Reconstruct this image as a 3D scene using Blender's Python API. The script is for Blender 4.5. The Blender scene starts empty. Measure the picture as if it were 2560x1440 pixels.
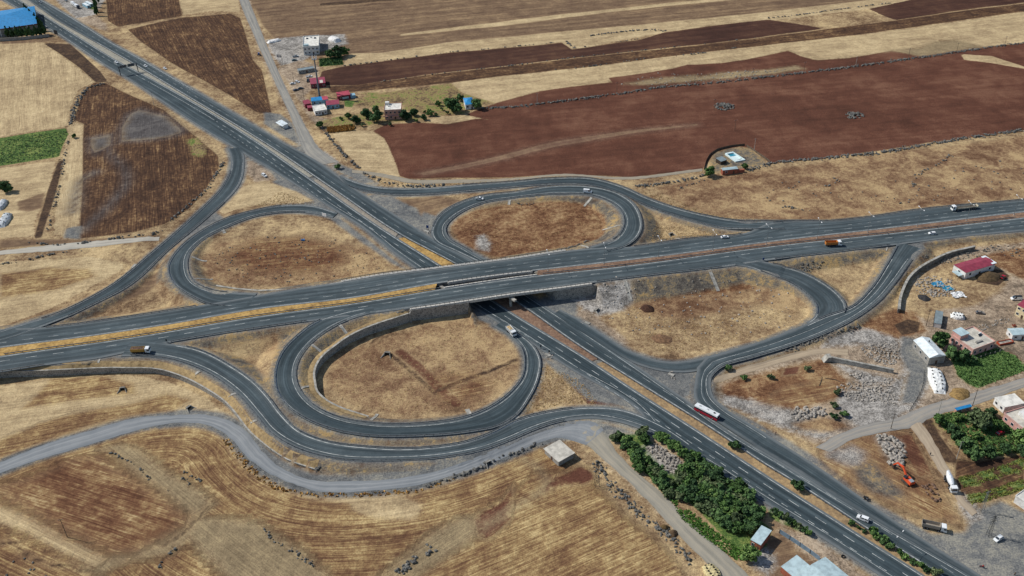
import bpy, math, random
import numpy as np
from mathutils import Matrix, Vector
random.seed(7); RNG = np.random.default_rng(7)
S = bpy.context.scene
COL = S.collection
# ------------------------------------------------------------------ camera
FPX, PITCH, ROLL, CAMH = 2380.0, math.radians(34), math.radians(-1.5), 289.0
cp, sp, cr, sr = math.cos(PITCH), math.sin(PITCH), math.cos(ROLL), math.sin(ROLL)
FWD = np.array([0, cp, -sp]); UP = np.array([0, sp, cp]); RT = np.array([1.0, 0, 0])
CX = cr * RT + sr * UP          # camera right
CY = -sr * RT + cr * UP         # camera up
CAMP = np.array([0, 0, CAMH])
cam = bpy.data.cameras.new("camera"); camo = bpy.data.objects.new("camera", cam); COL.objects.link(camo)
cam.sensor_width = 36; cam.lens = 36 * FPX / 2560; cam.clip_start = 1; cam.clip_end = 20000
camo.matrix_world = Matrix(((CX[0], CY[0], -FWD[0], 0), (CX[1], CY[1], -FWD[1], 0), (CX[2], CY[2], -FWD[2], CAMH), (0, 0, 0, 1)))
S.camera = camo
def ray(u, v):
    return FWD + CX * ((u - 1280) / FPX) + CY * (-(v - 720) / FPX)
def gz(u, v, z=0.0):            # where the sight line through (u,v) of the survey photo meets height z
    d = ray(u, v); t = (z - CAMH) / d[2]
    return np.array([d[0] * t, d[1] * t, z])
def px(s):                      # "x,y x,y" -> list
    return [tuple(float(k) for k in q.split(",")) for q in s.split()]

# ------------------------------------------------------------------ world, sun
w = bpy.data.worlds.new("World"); S.world = w; w.use_nodes = True
wn = w.node_tree; bg = wn.nodes["Background"]; sky = wn.nodes.new("ShaderNodeTexSky")
sky.sky_type = 'NISHITA'; sky.sun_disc = False
EL, AZ = math.radians(44), math.radians(180 - 19)      # sun stands up and to the left, a little beyond
sky.sun_elevation = EL; sky.sun_rotation = math.pi / 2 - AZ
sky.air_density = 1.0; sky.dust_density = 1.0; sky.altitude = 600
wn.links.new(sky.outputs[0], bg.inputs[0]); bg.inputs[1].default_value = 0.1
sl = bpy.data.lights.new("sun", 'SUN'); sl.energy = 4.0; sl.angle = math.radians(0.5); sl.color = (1, .965, .91)
so = bpy.data.objects.new("sun", sl); COL.objects.link(so)
sd = Vector((math.cos(AZ) * math.cos(EL), math.sin(AZ) * math.cos(EL), math.sin(EL)))
so.rotation_euler = sd.to_track_quat('Z', 'Y').to_euler()
S.view_settings.view_transform = 'Standard'; S.view_settings.look = 'None'; S.view_settings.gamma = 1
S.view_settings.use_curve_mapping = False; S.view_settings.exposure = 0.12

# ------------------------------------------------------------------ material helpers
def lin(r, g, b):
    f = lambda c: ((c / 255) / 12.92 if c / 255 <= .04045 else (((c / 255) + .055) / 1.055) ** 2.4)
    return (f(r), f(g), f(b), 1)
class NT:
    def __init__(s, name):
        s.m = bpy.data.materials.new(name); s.m.use_nodes = True; s.t = s.m.node_tree
        s.b = s.t.nodes["Principled BSDF"]; s.b.inputs["Specular IOR Level"].default_value = .2
    def n(s, t, **k):
        n = s.t.nodes.new(t)
        for a, v in k.items(): setattr(n, a, v)
        return n
    def put(s, sock, v):
        if isinstance(v, bpy.types.NodeSocket): s.t.links.new(v, sock)
        else: sock.default_value = v
    def math(s, op, a, b=0.0, c=None):
        n = s.n("ShaderNodeMath", operation=op); s.put(n.inputs[0], a); s.put(n.inputs[1], b)
        if c is not None: s.put(n.inputs[2], c)
        return n.outputs[0]
    def noise(s, vec, scale, det=3, rough=.55, dist=0):
        n = s.n("ShaderNodeTexNoise"); s.put(n.inputs["Vector"], vec); n.inputs["Scale"].default_value = scale
        n.inputs["Detail"].default_value = det; n.inputs["Roughness"].default_value = rough; n.inputs["Distortion"].default_value = dist
        return n.outputs[0]
    def mapv(s, vec, sc, rot=(0, 0, 0), loc=(0, 0, 0)):
        n = s.n("ShaderNodeMapping"); s.put(n.inputs[0], vec); n.inputs[3].default_value = sc; n.inputs[2].default_value = rot; n.inputs[1].default_value = loc
        return n.outputs[0]
    def mix(s, f, a, b):
        n = s.n("ShaderNodeMix", data_type='RGBA'); s.put(n.inputs[0], f); s.put(n.inputs[6], a); s.put(n.inputs[7], b)
        return n.outputs[2]
    def ramp(s, f, stops):
        n = s.n("ShaderNodeValToRGB"); s.put(n.inputs[0], f); e = n.color_ramp.elements
        while len(e) < len(stops): e.new(.5)
        for k, (p, c) in enumerate(stops): e[k].position = p; e[k].color = c
        return n.outputs[0]
    def step(s, x, a, b):       # smooth 0..1
        n = s.n("ShaderNodeMapRange", interpolation_type='SMOOTHSTEP'); s.put(n.inputs[0], x)
        n.inputs[1].default_value = a; n.inputs[2].default_value = b
        return n.outputs[0]
    def attr(s, name):
        return s.n("ShaderNodeAttribute", attribute_name=name).outputs["Vector"]
    def xyz(s, v):
        n = s.n("ShaderNodeSeparateXYZ"); s.put(n.inputs[0], v); return n.outputs
    def obj(s): return s.n("ShaderNodeTexCoord").outputs["Object"]
    def pos(s): return s.n("ShaderNodeNewGeometry").outputs["Position"]
    def bump(s, h, strength=.3, dist=.1):
        n = s.n("ShaderNodeBump"); s.put(n.inputs["Height"], h); n.inputs["Strength"].default_value = strength; n.inputs["Distance"].default_value = dist
        s.t.links.new(n.outputs[0], s.b.inputs["Normal"])
_mc = {}
def mat(name, c, c2=None, rough=.8, metal=0, scale=1.0, stretch=None, bump=0, spec=.25):
    """two-tone noisy painted / mineral surface"""
    if name in _mc: return _mc[name]
    q = NT(name); p = q.pos() if stretch is None else q.mapv(q.obj(), stretch)
    c2 = c2 or tuple(min(1, k * .78) for k in c[:3]) + (1,)
    f = q.noise(p, scale, 4, .6)
    q.put(q.b.inputs["Base Color"], q.mix(q.step(f, .38, .64), c, c2)); q.b.inputs["Roughness"].default_value = rough
    q.b.inputs["Metallic"].default_value = metal; q.b.inputs["Specular IOR Level"].default_value = spec
    if bump: q.bump(f, bump, .3)
    _mc[name] = q.m; return q.m

# ------------------------------------------------------------------ mesh helpers
class MB:
    def __init__(s): s.v = []; s.f = []
    def add(s, vs, fs):
        o = len(s.v); s.v += [tuple(map(float, q)) for q in vs]; s.f += [tuple(i + o for i in f) for f in fs]; return s
    def box(s, x0, x1, y0, y1, z0, z1, tx=0, ty=0):
        """box; tx,ty = inset of the top face"""
        return s.add([(x0, y0, z0), (x1, y0, z0), (x1, y1, z0), (x0, y1, z0), (x0 + tx, y0 + ty, z1), (x1 - tx, y0 + ty, z1), (x1 - tx, y1 - ty, z1), (x0 + tx, y1 - ty, z1)],
                     [(3, 2, 1, 0), (4, 5, 6, 7), (0, 1, 5, 4), (1, 2, 6, 5), (2, 3, 7, 6), (3, 0, 4, 7)])
    def prism(s, poly, z0, z1):
        n = len(poly)
        return s.add([(x, y, z0) for x, y in poly] + [(x, y, z1) for x, y in poly],
                     [tuple(range(n))[::-1], tuple(range(n, 2 * n))] + [(i, (i + 1) % n, n + (i + 1) % n, n + i) for i in range(n)])
    def side(s, prof, y0, y1):
        """profile in x,z pulled along y"""
        n = len(prof)
        return s.add([(x, y0, z) for x, z in prof] + [(x, y1, z) for x, z in prof],
                     [tuple(range(n)), tuple(range(n, 2 * n))[::-1]] + [(i, n + i, n + (i + 1) % n, (i + 1) % n) for i in range(n)])
    def tube(s, a, b, r0, r1=None, n=8):
        r1 = r0 if r1 is None else r1; a = Vector(a); b = Vector(b); d = (b - a).normalized()
        u = d.orthogonal().normalized(); w_ = d.cross(u); vs = []
        for c, r in ((a, r0), (b, r1)):
            for i in range(n):
                t = 2 * math.pi * i / n; vs.append(c + u * math.cos(t) * r + w_ * math.sin(t) * r)
        return s.add(vs, [tuple(range(n))[::-1], tuple(range(n, 2 * n))] + [(i, (i + 1) % n, n + (i + 1) % n, n + i) for i in range(n)])
    def rock(s, x, y, z, r, sz=.7):
        p = RNG.uniform(.72, 1.2, 12); a = RNG.uniform(0, 6.28); ca, sa = math.cos(a), math.sin(a); q = RNG.uniform(.7, 1.25)
        vs = []
        for (i, j, k), m in zip(ICO, p):
            i *= m * r * q; j *= m * r; k *= m * r * sz
            vs.append((x + i * ca - j * sa, y + i * sa + j * ca, z + k))
        return s.add(vs, ICF)
    def build(s, name, m, parent=None, smooth=False, uv=None):
        me = bpy.data.meshes.new(name); me.from_pydata(s.v, [], s.f); me.update()
        ms = m if isinstance(m, (list, tuple)) else [m]
        for k in ms: me.materials.append(k)
        if smooth: me.polygons.foreach_set("use_smooth", [True] * len(me.polygons))
        o = bpy.data.objects.new(name, me); COL.objects.link(o)
        if parent: o.parent = parent
        return o
_g = (1 + 5 ** .5) / 2
ICO = [tuple(c / 1.9 for c in q) for q in [(-1, _g, 0), (1, _g, 0), (-1, -_g, 0), (1, -_g, 0), (0, -1, _g), (0, 1, _g), (0, -1, -_g), (0, 1, -_g), (_g, 0, -1), (_g, 0, 1), (-_g, 0, -1), (-_g, 0, 1)]]
ICF = [(0, 11, 5), (0, 5, 1), (0, 1, 7), (0, 7, 10), (0, 10, 11), (1, 5, 9), (5, 11, 4), (11, 10, 2), (10, 7, 6), (7, 1, 8), (3, 9, 4), (3, 4, 2), (3, 2, 6), (3, 6, 8), (3, 8, 9), (4, 9, 5), (2, 4, 11), (6, 2, 10), (8, 6, 7), (9, 8, 1)]
def tag(o, label=None, cat=None, group=None, kind=None):
    if label: o["label"] = label
    if cat: o["category"] = cat
    if group: o["group"] = group
    if kind: o["kind"] = kind
    return o
def empty(name, loc, rz=0, label=None, cat=None, group=None):
    o = bpy.data.objects.new(name, None); COL.objects.link(o); o.location = tuple(map(float, loc)); o.rotation_euler = (0, 0, rz); o.empty_display_size = .5
    return tag(o, label, cat, group)
def copy_thing(root, loc, rz=0, scale=1, label=None, group=None):
    r = root.copy(); COL.objects.link(r); r.location = tuple(map(float, loc)); r.rotation_euler = (0, 0, rz)
    r.scale = (scale,) * 3 if not isinstance(scale, (tuple, list)) else scale
    if label: r["label"] = label
    if group: r["group"] = group
    for ch in list(root.children):
        c = ch.copy(); COL.objects.link(c); c.parent = r
        for g in ch.children:
            d = g.copy(); COL.objects.link(d); d.parent = c
    return r

# ------------------------------------------------------------------ curves
def resample(P, n):
    P = np.asarray(P, float); d = np.r_[0, np.cumsum(np.linalg.norm(np.diff(P, axis=0), axis=1))]
    t = np.linspace(0, d[-1], n)
    return np.stack([np.interp(t, d, P[:, k]) for k in range(P.shape[1])], 1)
def catmull(P, sub=8):
    P = np.asarray(P, float)
    if len(P) < 3: return P
    Q = np.vstack([2 * P[0] - P[1], P, 2 * P[-1] - P[-2]]); out = []
    for i in range(1, len(Q) - 2):
        p0, p1, p2, p3 = Q[i - 1:i + 3]
        # centripetal-ish: limit overshoot with chord length tangents
        d1 = np.linalg.norm(p2[:2] - p1[:2]) + 1e-6; d0 = np.linalg.norm(p1[:2] - p0[:2]) + 1e-6; d2 = np.linalg.norm(p3[:2] - p2[:2]) + 1e-6
        m1 = ((p2 - p1) / d1 * d0 + (p1 - p0) / d0 * d1) / (d0 + d1) * d1
        m2 = ((p3 - p2) / d2 * d1 + (p2 - p1) / d1 * d2) / (d1 + d2) * d1
        for t in np.linspace(0, 1, sub, endpoint=False):
            out.append((2 * t**3 - 3 * t**2 + 1) * p1 + (t**3 - 2 * t**2 + t) * m1 + (-2 * t**3 + 3 * t**2) * p2 + (t**3 - t**2) * m2)
    out.append(P[-1]); return np.array(out)
def zew(x):      # height profile of the east-west highway
    return float(np.interp(x, [-420, -300, -150, -60, -10, 40, 80, 150, 250, 350, 500], [4.4, 4.8, 5.8, 6.9, 7.3, 7.2, 6.7, 4.9, 2.6, 1.5, 1.2]))
def to_world(P, z):
    """z: number, list of heights spread over the length, or 'ew'"""
    P = [tuple(q) for q in P]; A = np.array(P); d = np.r_[0, np.cumsum(np.linalg.norm(np.diff(A, axis=0), axis=1))]; d /= d[-1]
    out = []
    for (u, v), f in zip(P, d):
        if z == 'ew':
            g = gz(u, v, 5)
            for _ in range(4): g = gz(u, v, zew(g[0]))
        elif isinstance(z, (int, float)): g = gz(u, v, z)
        else: g = gz(u, v, float(np.interp(f, np.linspace(0, 1, len(z)), z)))
        out.append(g)
    return np.array(out)
ROADS = []
def road(key, L, R, z, dz=0.0, snap=None, verge=1.9, width_cols=10, step=3.0, flat=1.6):
    Lw = catmull(to_world(px(L), z)); Rw = catmull(to_world(px(R), z))
    n = int(max(np.linalg.norm(np.diff(Lw, axis=0), axis=1).sum(), np.linalg.norm(np.diff(Rw, axis=0), axis=1).sum()) / step) + 2
    Ld = resample(Lw, n * 4); Rd = resample(Rw, n * 4); Lw = resample(Lw, n); Rw = resample(Rw, n)
    for it in range(4):                      # square the two rims up with each other
        C = resample((Lw + Rw) / 2, n)
        near = lambda Q: Q[((C[:, None, :2] - Q[None, :, :2]) ** 2).sum(2).argmin(1)]
        Lw, Rw = near(Ld), near(Rd)
    for (main, f0, f1) in (snap or []):
        m = [r for r in ROADS if r['key'] == main][0]; C = (m['L'] + m['R']) / 2
        for A in (Lw, Rw):
            for i in range(n):
                f = i / (n - 1)
                if not (min(f0, f1) <= f <= max(f0, f1)): continue
                d = np.linalg.norm(C[:, :2] - A[i, :2], axis=1); k = d.argmin(); hw = np.linalg.norm(m['L'][k, :2] - m['R'][k, :2]) / 2
                e = max(0, d[k] - hw); t = np.clip(1 - e / 14, 0, 1); t = t * t * (3 - 2 * t)
                A[i, 2] = A[i, 2] * (1 - t) + C[k, 2] * t
    r = dict(key=key, L=Lw, R=Rw, dz=dz, verge=verge, cols=width_cols, flat=flat)
    sh = dict(ewn=.75, ews=.75, dsw=1.1, dne=.7).get(key, 0)      # paving runs on a little past the white inner line
    if sh: N = (Lw - Rw)[:, :2]; N /= np.linalg.norm(N, axis=1)[:, None] + 1e-6; Lw[:, :2] += N * sh
    ROADS.append(r); return r
def across(r, f, lo=0.0, hi=1.0):
    n = len(r['L']); a, b = int(lo * (n - 1)), int(math.ceil(hi * (n - 1))) + 1
    P = r['L'][a:b] * (1 - f) + r['R'][a:b] * f; P = P.copy(); P[:, 2] += r['dz']; return P
def offset(P, o):
    T = np.gradient(P[:, :2], axis=0); T /= np.linalg.norm(T, axis=1)[:, None] + 1e-9
    Q = P.copy(); Q[:, 0] += -T[:, 1] * o; Q[:, 1] += T[:, 0] * o; return Q
def strip_mesh(Ps, name, m, uvw=True, parent=None):
    """surface through several parallel polylines (n x 3 each)"""
    k = len(Ps); n = len(Ps[0]); V = np.stack(Ps, 1).reshape(-1, 3)
    F = [(i * k + j, i * k + j + 1, (i + 1) * k + j + 1, (i + 1) * k + j) for i in range(n - 1) for j in range(k - 1)]
    a, b, c = V[F[0][0]], V[F[0][1]], V[F[0][2]]
    if np.cross(b - a, c - b)[2] < 0: F = [f[::-1] for f in F]
    me = bpy.data.meshes.new(name); me.from_pydata(V.tolist(), [], F); me.update(); me.materials.append(m)
    mid = Ps[k // 2]; s = np.r_[0, np.cumsum(np.linalg.norm(np.diff(mid, axis=0), axis=1))]
    at = me.attributes.new("rd", 'FLOAT_VECTOR', 'POINT'); W = np.linalg.norm(Ps[0] - Ps[-1], axis=1)
    A = np.zeros((n, k, 3)); A[:, :, 0] = s[:, None]; A[:, :, 1] = np.linspace(0, 1, k)[None]; A[:, :, 2] = W[:, None]
    at.data.foreach_set("vector", A.reshape(-1))
    o = bpy.data.objects.new(name, me); COL.objects.link(o)
    if parent: o.parent = parent
    return o
# ------------------------------------------------------------------ the roads (edges surveyed on the photo)
road('ewn', "-150,891 0,868 217,840 425,809 640,772 890,742 1105,705 1280,681 1372,671 1655,639 1920,604 2240,567 2560,529 2800,503",
     "-150,846 0,824 111,818 330,790 520,760 760,719 850,706 940,691 1105,670 1280,648 1475,621 1570,617 1720,597 1867,581 1920,559 2095,551 2320,521 2560,499 2800,473", 'ew', 0.0)
road('ews', "-150,916 0,892 325,846 640,793 890,759 1115,722 1280,698 1555,667 1920,618 2240,583 2560,545 2800,520",
     "-150,955 0,931 120,912 245,896 417,858 640,822 790,801 915,785 1030,770 1155,752 1280,733 1390,719 1495,705 1650,686 1815,667 1920,651 2080,632 2240,612 2400,592 2560,577 2800,550", 'ew', 0.0)
road('dsw', "-30,-48 20,-16 65,12 112,41 190,90 305,160 345,181 640,355 765,442 952,572 1105,669 1280,785 1460,895 1590,981 1740,1077 1920,1195 2125,1326 2305,1440 2450,1535",
     "-60,-38 10,1 47,23 88,46 117,69 150,88 165,98 242,150 337,208 400,250 470,298 545,345 640,402 735,460 835,525 900,565 985,633 1040,672 1170,760 1290,834 1430,925 1590,1022 1647,1086 1792,1178 1920,1262 2040,1336 2200,1440 2320,1520", 0.0)
road('dne', "-20,-58 76,3 155,57 190,77 322,152 480,247 640,343 667,360 847,482 1000,585 1140,660 1312,768 1455,868 1622,973 1792,1079 1920,1164 1980,1200 2160,1316 2355,1440 2480,1520",
     "20,-52 110,3 167,36 220,69 262,96 362,152 420,186 530,250 640,315 712,358 800,406 877,464 1002,545 1080,594 1190,655 1300,722 1380,774 1440,812 1565,896 1690,982 1830,1080 1960,1158 2080,1232 2205,1306 2320,1372 2445,1445 2560,1520", 0.0)
road('ra', "545,330 562,360 575,388 577,412 555,467 487,537 375,635 267,720 150,780 0,829 -140,862",
     "600,368 609,385 611,410 600,460 515,547 425,622 315,720 212,772 111,820 20,850 -120,872", [0, 0, 0, .6, 1.5, 2.5, 3.4, 4.2, 4.8, 4.8], .025, [('dsw', 0, .3), ('ewn', .6, 1)])
road('rb', "845,532 777,514 702,514 640,525 567,545 490,585 437,632 419,665 430,705 475,740 522,762 620,766",
     "870,562 827,543 790,535 715,531 640,541 575,565 512,597 475,635 470,667 488,705 535,726 585,733 640,736 760,722", [0, 0, .2, .9, 1.8, 2.8, 3.8, 4.8, 5.7, 6.3], .025, [('dsw', 0, .25), ('ewn', .7, 1)])
road('rc', "790,392 865,445 935,466 1065,470 1190,460 1280,454 1380,445 1480,446 1555,466 1617,494 1705,524 1805,546 1920,558 1985,556",
     "850,445 877,468 925,481 977,488 1065,487 1190,477 1280,469 1380,462 1470,464 1555,489 1615,516 1705,546 1780,566 1865,580 1985,578", [0, 0, .3, .8, 1.2, 1.6, 2.0, 2.5, 3, 3.6], .025, [('dne', 0, .3), ('ewn', .75, 1)])
road('rd', "1205,660 1137,628 1087,602 1077,580 1082,562 1102,534 1152,505 1215,487 1280,480 1380,465 1455,464 1530,477 1577,502 1602,540 1603,578 1565,618 1500,636",
     "1226,654 1165,620 1122,592 1116,568 1140,541 1215,507 1280,497 1405,486 1480,490 1530,510 1557,542 1557,565 1530,600 1475,621 1400,632", [0, 0, .3, 1.0, 1.8, 2.6, 3.4, 4.3, 5.2, 6.0, 6.5], .025, [('dne', 0, .3), ('ewn', .75, 1)])
road('re', "1840,640 1920,660 1995,676 2060,708 2100,740 2116,765 2100,800 2062,832",
     "1770,672 1815,668 1860,672 1920,688 1975,708 2022,742 2040,768 2036,790 1996,817", [4.6, 4.2, 3.8, 3.2, 2.6, 1.9, 1.6, 1.5], .025, [('ews', 0, .3)])
road('rf', "2395,588 2340,600 2290,640 2238,708 2200,752 2134,800 2060,836 1960,872 1880,896 1800,922 1779,945 1777,965 1784,992 1805,1014 1880,1062 1960,1112 2050,1170 2140,1234 2235,1300 2340,1368 2455,1440",
     "2245,608 2215,660 2172,724 2125,767 2060,790 1996,818 1920,847 1850,870 1780,889 1735,900 1742,920 1738,950 1738,1000 1770,1035 1830,1078 1900,1122 2000,1182 2090,1242 2208,1312 2320,1378 2440,1448", [2.2, 2.1, 1.9, 1.7, 1.4, 1.1, .8, .5, .2, 0, 0, 0, 0], .05, [('ews', 0, .15), ('dne', .7, 1)])
road('re2', "1990,818 1920,848 1850,868 1780,888 1720,902 1680,905 1592,885 1495,827 1440,794 1380,763",
     "2020,850 1930,880 1850,897 1780,918 1730,930 1672,930 1590,910 1490,852 1440,822 1385,785", [1.1, .9, .6, .3, .1, 0, 0, 0, 0], .075, [('dne', .6, 1)])
road('rg', "930,766 860,780 795,801 740,840 702,882 685,932 692,982 722,1020 780,1056 840,1077 905,1089 1040,1092 1190,1079 1240,1069 1280,1049 1325,995 1350,935 1352,895 1330,858 1290,828 1240,798",
     "1030,771 915,787 847,812 777,860 745,907 741,945 752,975 790,1015 865,1047 927,1057 1065,1057 1165,1041 1240,1007 1280,974 1302,945 1310,907 1302,870 1280,845 1235,816", [6.8, 6.6, 6.2, 5.7, 5.1, 4.4, 3.7, 3.0, 2.3, 1.6, 1.0, .5, 0, 0], .025, [('ews', 0, .2), ('dsw', .85, 1)])
road('rh', "330,850 417,859 500,875 575,912 640,958 672,992 705,1035 752,1078 815,1102 915,1116 1065,1118 1165,1103 1227,1081 1280,1054 1405,1023 1455,1018 1555,1023 1640,1055 1760,1132",
     "120,914 245,896 325,891 425,900 500,925 587,982 640,1042 672,1080 740,1122 840,1149 977,1154 1115,1145 1215,1125 1280,1101 1340,1075 1405,1055 1492,1047 1570,1062 1650,1095 1740,1150", [5.3, 5.5, 5.3, 4.9, 4.4, 3.9, 3.3, 2.8, 2.2, 1.6, 1.0, .5, .1, 0, 0], .05, [('ews', 0, .25), ('dsw', .85, 1)])
def R_(k): return [r for r in ROADS if r['key'] == k][0]
# ------------------------------------------------------------------ tracks and lanes on the natural ground
TRACKS = {}
def track(key, L, R, step=3.0):
    Lw = catmull(to_world(px(L), 0.0)); Rw = catmull(to_world(px(R), 0.0))
    n = int(np.linalg.norm(np.diff(Lw, axis=0), axis=1).sum() / step) + 2
    TRACKS[key] = (resample(Lw, n), resample(Rw, n))
track('t1', "-60,1182 0,1156 150,1100 225,1078 325,1047 425,1037 512,1036 575,1052 615,1078 655,1128 700,1168 765,1197 890,1203 1015,1195 1140,1165 1280,1110 1340,1082 1405,1062 1487,1056 1510,1075",
     "-60,1208 0,1183 175,1127 325,1080 375,1066 475,1056 530,1066 570,1090 620,1145 690,1192 745,1214 802,1229 915,1228 1040,1215 1140,1186 1280,1137 1355,1104 1400,1094 1465,1112")
track('t2', "1495,1060 1555,1145 1655,1235 1755,1332 1867,1435 1900,1470", "1440,1085 1500,1140 1580,1213 1705,1345 1795,1440 1815,1470")
track('t3', "-60,644 0,637 145,621 350,601 400,596", "-60,652 0,646 150,635 350,611 398,604")
track('t4', "622,0 640,45 672,125 706,200 740,270 775,335 800,372 845,405", "592,-20 598,0 640,100 690,212 722,282 747,345 765,385 800,412")
track('t5', "880,425 902,427 990,441 1015,447 1140,449 1280,446 1405,436 1567,445 1755,426", "880,432 902,434 980,449 1015,457 1140,458 1280,453 1405,442 1567,451 1755,433")
track('t6', "1784,948 1840,925 1920,902 1980,884 2060,872 2120,872", "1784,960 1850,937 1920,917 1985,900 2055,885 2120,890")
track('t7', "2275,1068 2300,1100 2330,1150 2370,1210 2400,1262 2430,1290", "2300,1052 2335,1105 2368,1165 2395,1212 2412,1250 2445,1280")
track('t8', "2040,1118 2100,1085 2170,1060 2240,1045 2300,1020 2420,985 2560,945 2620,925", "2075,1130 2120,1105 2200,1082 2280,1068 2340,1040 2440,1012 2560,968 2620,950")
# ------------------------------------------------------------------ retaining walls (top edge, heights)
WALLS = {}
def wall(key, P, z): WALLS[key] = resample(catmull(to_world(px(P), z), 6), 40)
wall('sw', "-40,935 0,930 100,927 200,922 250,920 325,920 390,922 430,932 475,950 520,975 560,1002 590,1035 620,1075 660,1110 720,1150 790,1174", [3.6, 3.6, 3.6, 3.5, 3.5, 3.4, 3.2, 3.0, 2.8, 2.4, 2.0, 1.6, 1.2, .9, .7])
wall('loop', "1022,784 997,792 915,820 870,842 835,867 810,887 795,907 787,932 790,957 793,974 815,997 852,1017 890,1030 922,1040", [5.6, 5.6, 5.2, 4.9, 4.7, 4.5, 4.2, 3.9, 3.5, 3.1, 2.6, 2.0, 1.5, 1.0])
wall('east', "2245,772 2248,745 2258,715 2272,690 2300,665 2330,648 2370,630 2436,614", 2.6)
wall('wingw', "1024,775 1090,766 1172,755", 7.3)
wall('winge', "1391,723 1430,720 1462,715 1490,711", 6.9)
_a, _b = WALLS['wingw'][0], WALLS['loop'][0]; _n = _a + (_a - _b) / np.linalg.norm((_a - _b)[:2]) * 1.0; PLUG = np.array([_n, _a, _b, _b + (WALLS['loop'][3] - _b) * .5])
PLUG[0][:2] = _a[:2] + np.array([-.5, 2.5])
# ------------------------------------------------------------------ terrain
def axis(a, b, c, d, fine, mid, far):
    x = np.concatenate([np.arange(a, b, mid), np.arange(b, c, fine), np.arange(c, d + .1, mid)])
    g = [mid * 2]
    while sum(g) < far: g.append(g[-1] * 1.5)
    g = np.cumsum(g); return np.concatenate([a - g[::-1], x, d + g])
GX = axis(-600, -265, 215, 600, 1.15, 3.0, 6000); GY = axis(150, 305, 525, 1200, 1.15, 3.0, 6000)
XX, YY = np.meshgrid(GX, GY, indexing='ij'); SH = XX.shape; VX = XX.ravel(); VY = YY.ravel()
def gauss(cx, cy, sx, sy, h): return h * np.exp(-((VX - cx) / sx) ** 2 - ((VY - cy) / sy) ** 2)
gL = gz(130, 700); gR = gz(2100, 500)
BASE = gauss(gL[0] - 25, gL[1] + 45, 90, 42, 3.0) + gauss(gR[0], gR[1] + 35, 130, 45, 2.2)
def smooth_noise(n, scale, amp):
    k = RNG.uniform(-1, 1, (n, 2)); k /= np.linalg.norm(k, axis=1)[:, None]; ph = RNG.uniform(0, 6.28, n); f = RNG.uniform(.5, 1.6, n) / scale; o = 0
    for (a, b), p, q in zip(k, ph, f): o = o + np.sin((VX * a + VY * b) * q * 6.28 + p)
    return o * amp / math.sqrt(n)
BASE = BASE + smooth_noise(10, 60, .18) + smooth_noise(14, 9, .07)
# keep natural ground calm near the diagonal highway
def seg_dist(Px, Py, C):
    """distance to polyline C, interpolated 3rd.. columns, nearest point"""
    best = np.full(Px.shape, 1e9); ext = [np.zeros_like(Px) for _ in range(C.shape[1] - 2)]; NX = np.zeros_like(Px); NY = np.zeros_like(Px); AL = np.zeros_like(Px); s = 0
    for i in range(len(C) - 1):
        a, b = C[i], C[i + 1]; d = b[:2] - a[:2]; l2 = d @ d + 1e-9
        t = np.clip(((Px - a[0]) * d[0] + (Py - a[1]) * d[1]) / l2, 0, 1); qx = a[0] + t * d[0]; qy = a[1] + t * d[1]
        dd = (Px - qx) ** 2 + (Py - qy) ** 2; m = dd < best
        best = np.where(m, dd, best); NX = np.where(m, qx, NX); NY = np.where(m, qy, NY); AL = np.where(m, s + t * math.sqrt(l2), AL); s += math.sqrt(l2)
        for k in range(len(ext)): ext[k] = np.where(m, a[k + 2] + t * (b[k + 2] - a[k + 2]), ext[k])
    return np.sqrt(best), NX, NY, AL, ext
def crosses(ax, ay, bx, by, W):
    o = np.zeros(ax.shape, bool)
    for i in range(len(W) - 1):
        cx, cy = W[i][:2]; dx, dy = W[i + 1][:2]
        d1 = (bx - ax) * (cy - ay) - (by - ay) * (cx - ax); d2 = (bx - ax) * (dy - ay) - (by - ay) * (dx - ax)
        d3 = (dx - cx) * (ay - cy) - (dy - cy) * (ax - cx); d4 = (dx - cx) * (by - cy) - (dy - cy) * (bx - cx)
        o |= (d1 * d2 < 0) & (d3 * d4 < 0)
    return o
dA = gz(265, 146)[:2]; dB = gz(1060, 622)[:2]; DDIR = (gz(2189, 1390)[:2] - gz(1740, 1099)[:2]); DDIR /= np.linalg.norm(DDIR)
CW = gz(1178, 783)[:2]; CE = gz(1391, 752)[:2]
CORR = np.array([CW + DDIR * 30, CE + DDIR * 30, CE - DDIR * 55, CW - DDIR * 55])
def inside(Px, Py, poly):
    o = np.zeros(Px.shape, bool); n = len(poly)
    for i in range(n):
        x1, y1 = poly[i][:2]; x2, y2 = poly[(i + 1) % n][:2]
        c = ((y1 > Py) != (y2 > Py)) & (Px < (x2 - x1) * (Py - y1) / (y2 - y1 + 1e-12) + x1); o ^= c
    return o
HH = BASE.copy(); VERGE = np.full(VX.shape, -99.0); SURF_I = np.full(VX.shape, -1); SURF = np.full(VX.shape, -99.0)
incorr = inside(VX, VY, CORR); cuts = []
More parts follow.
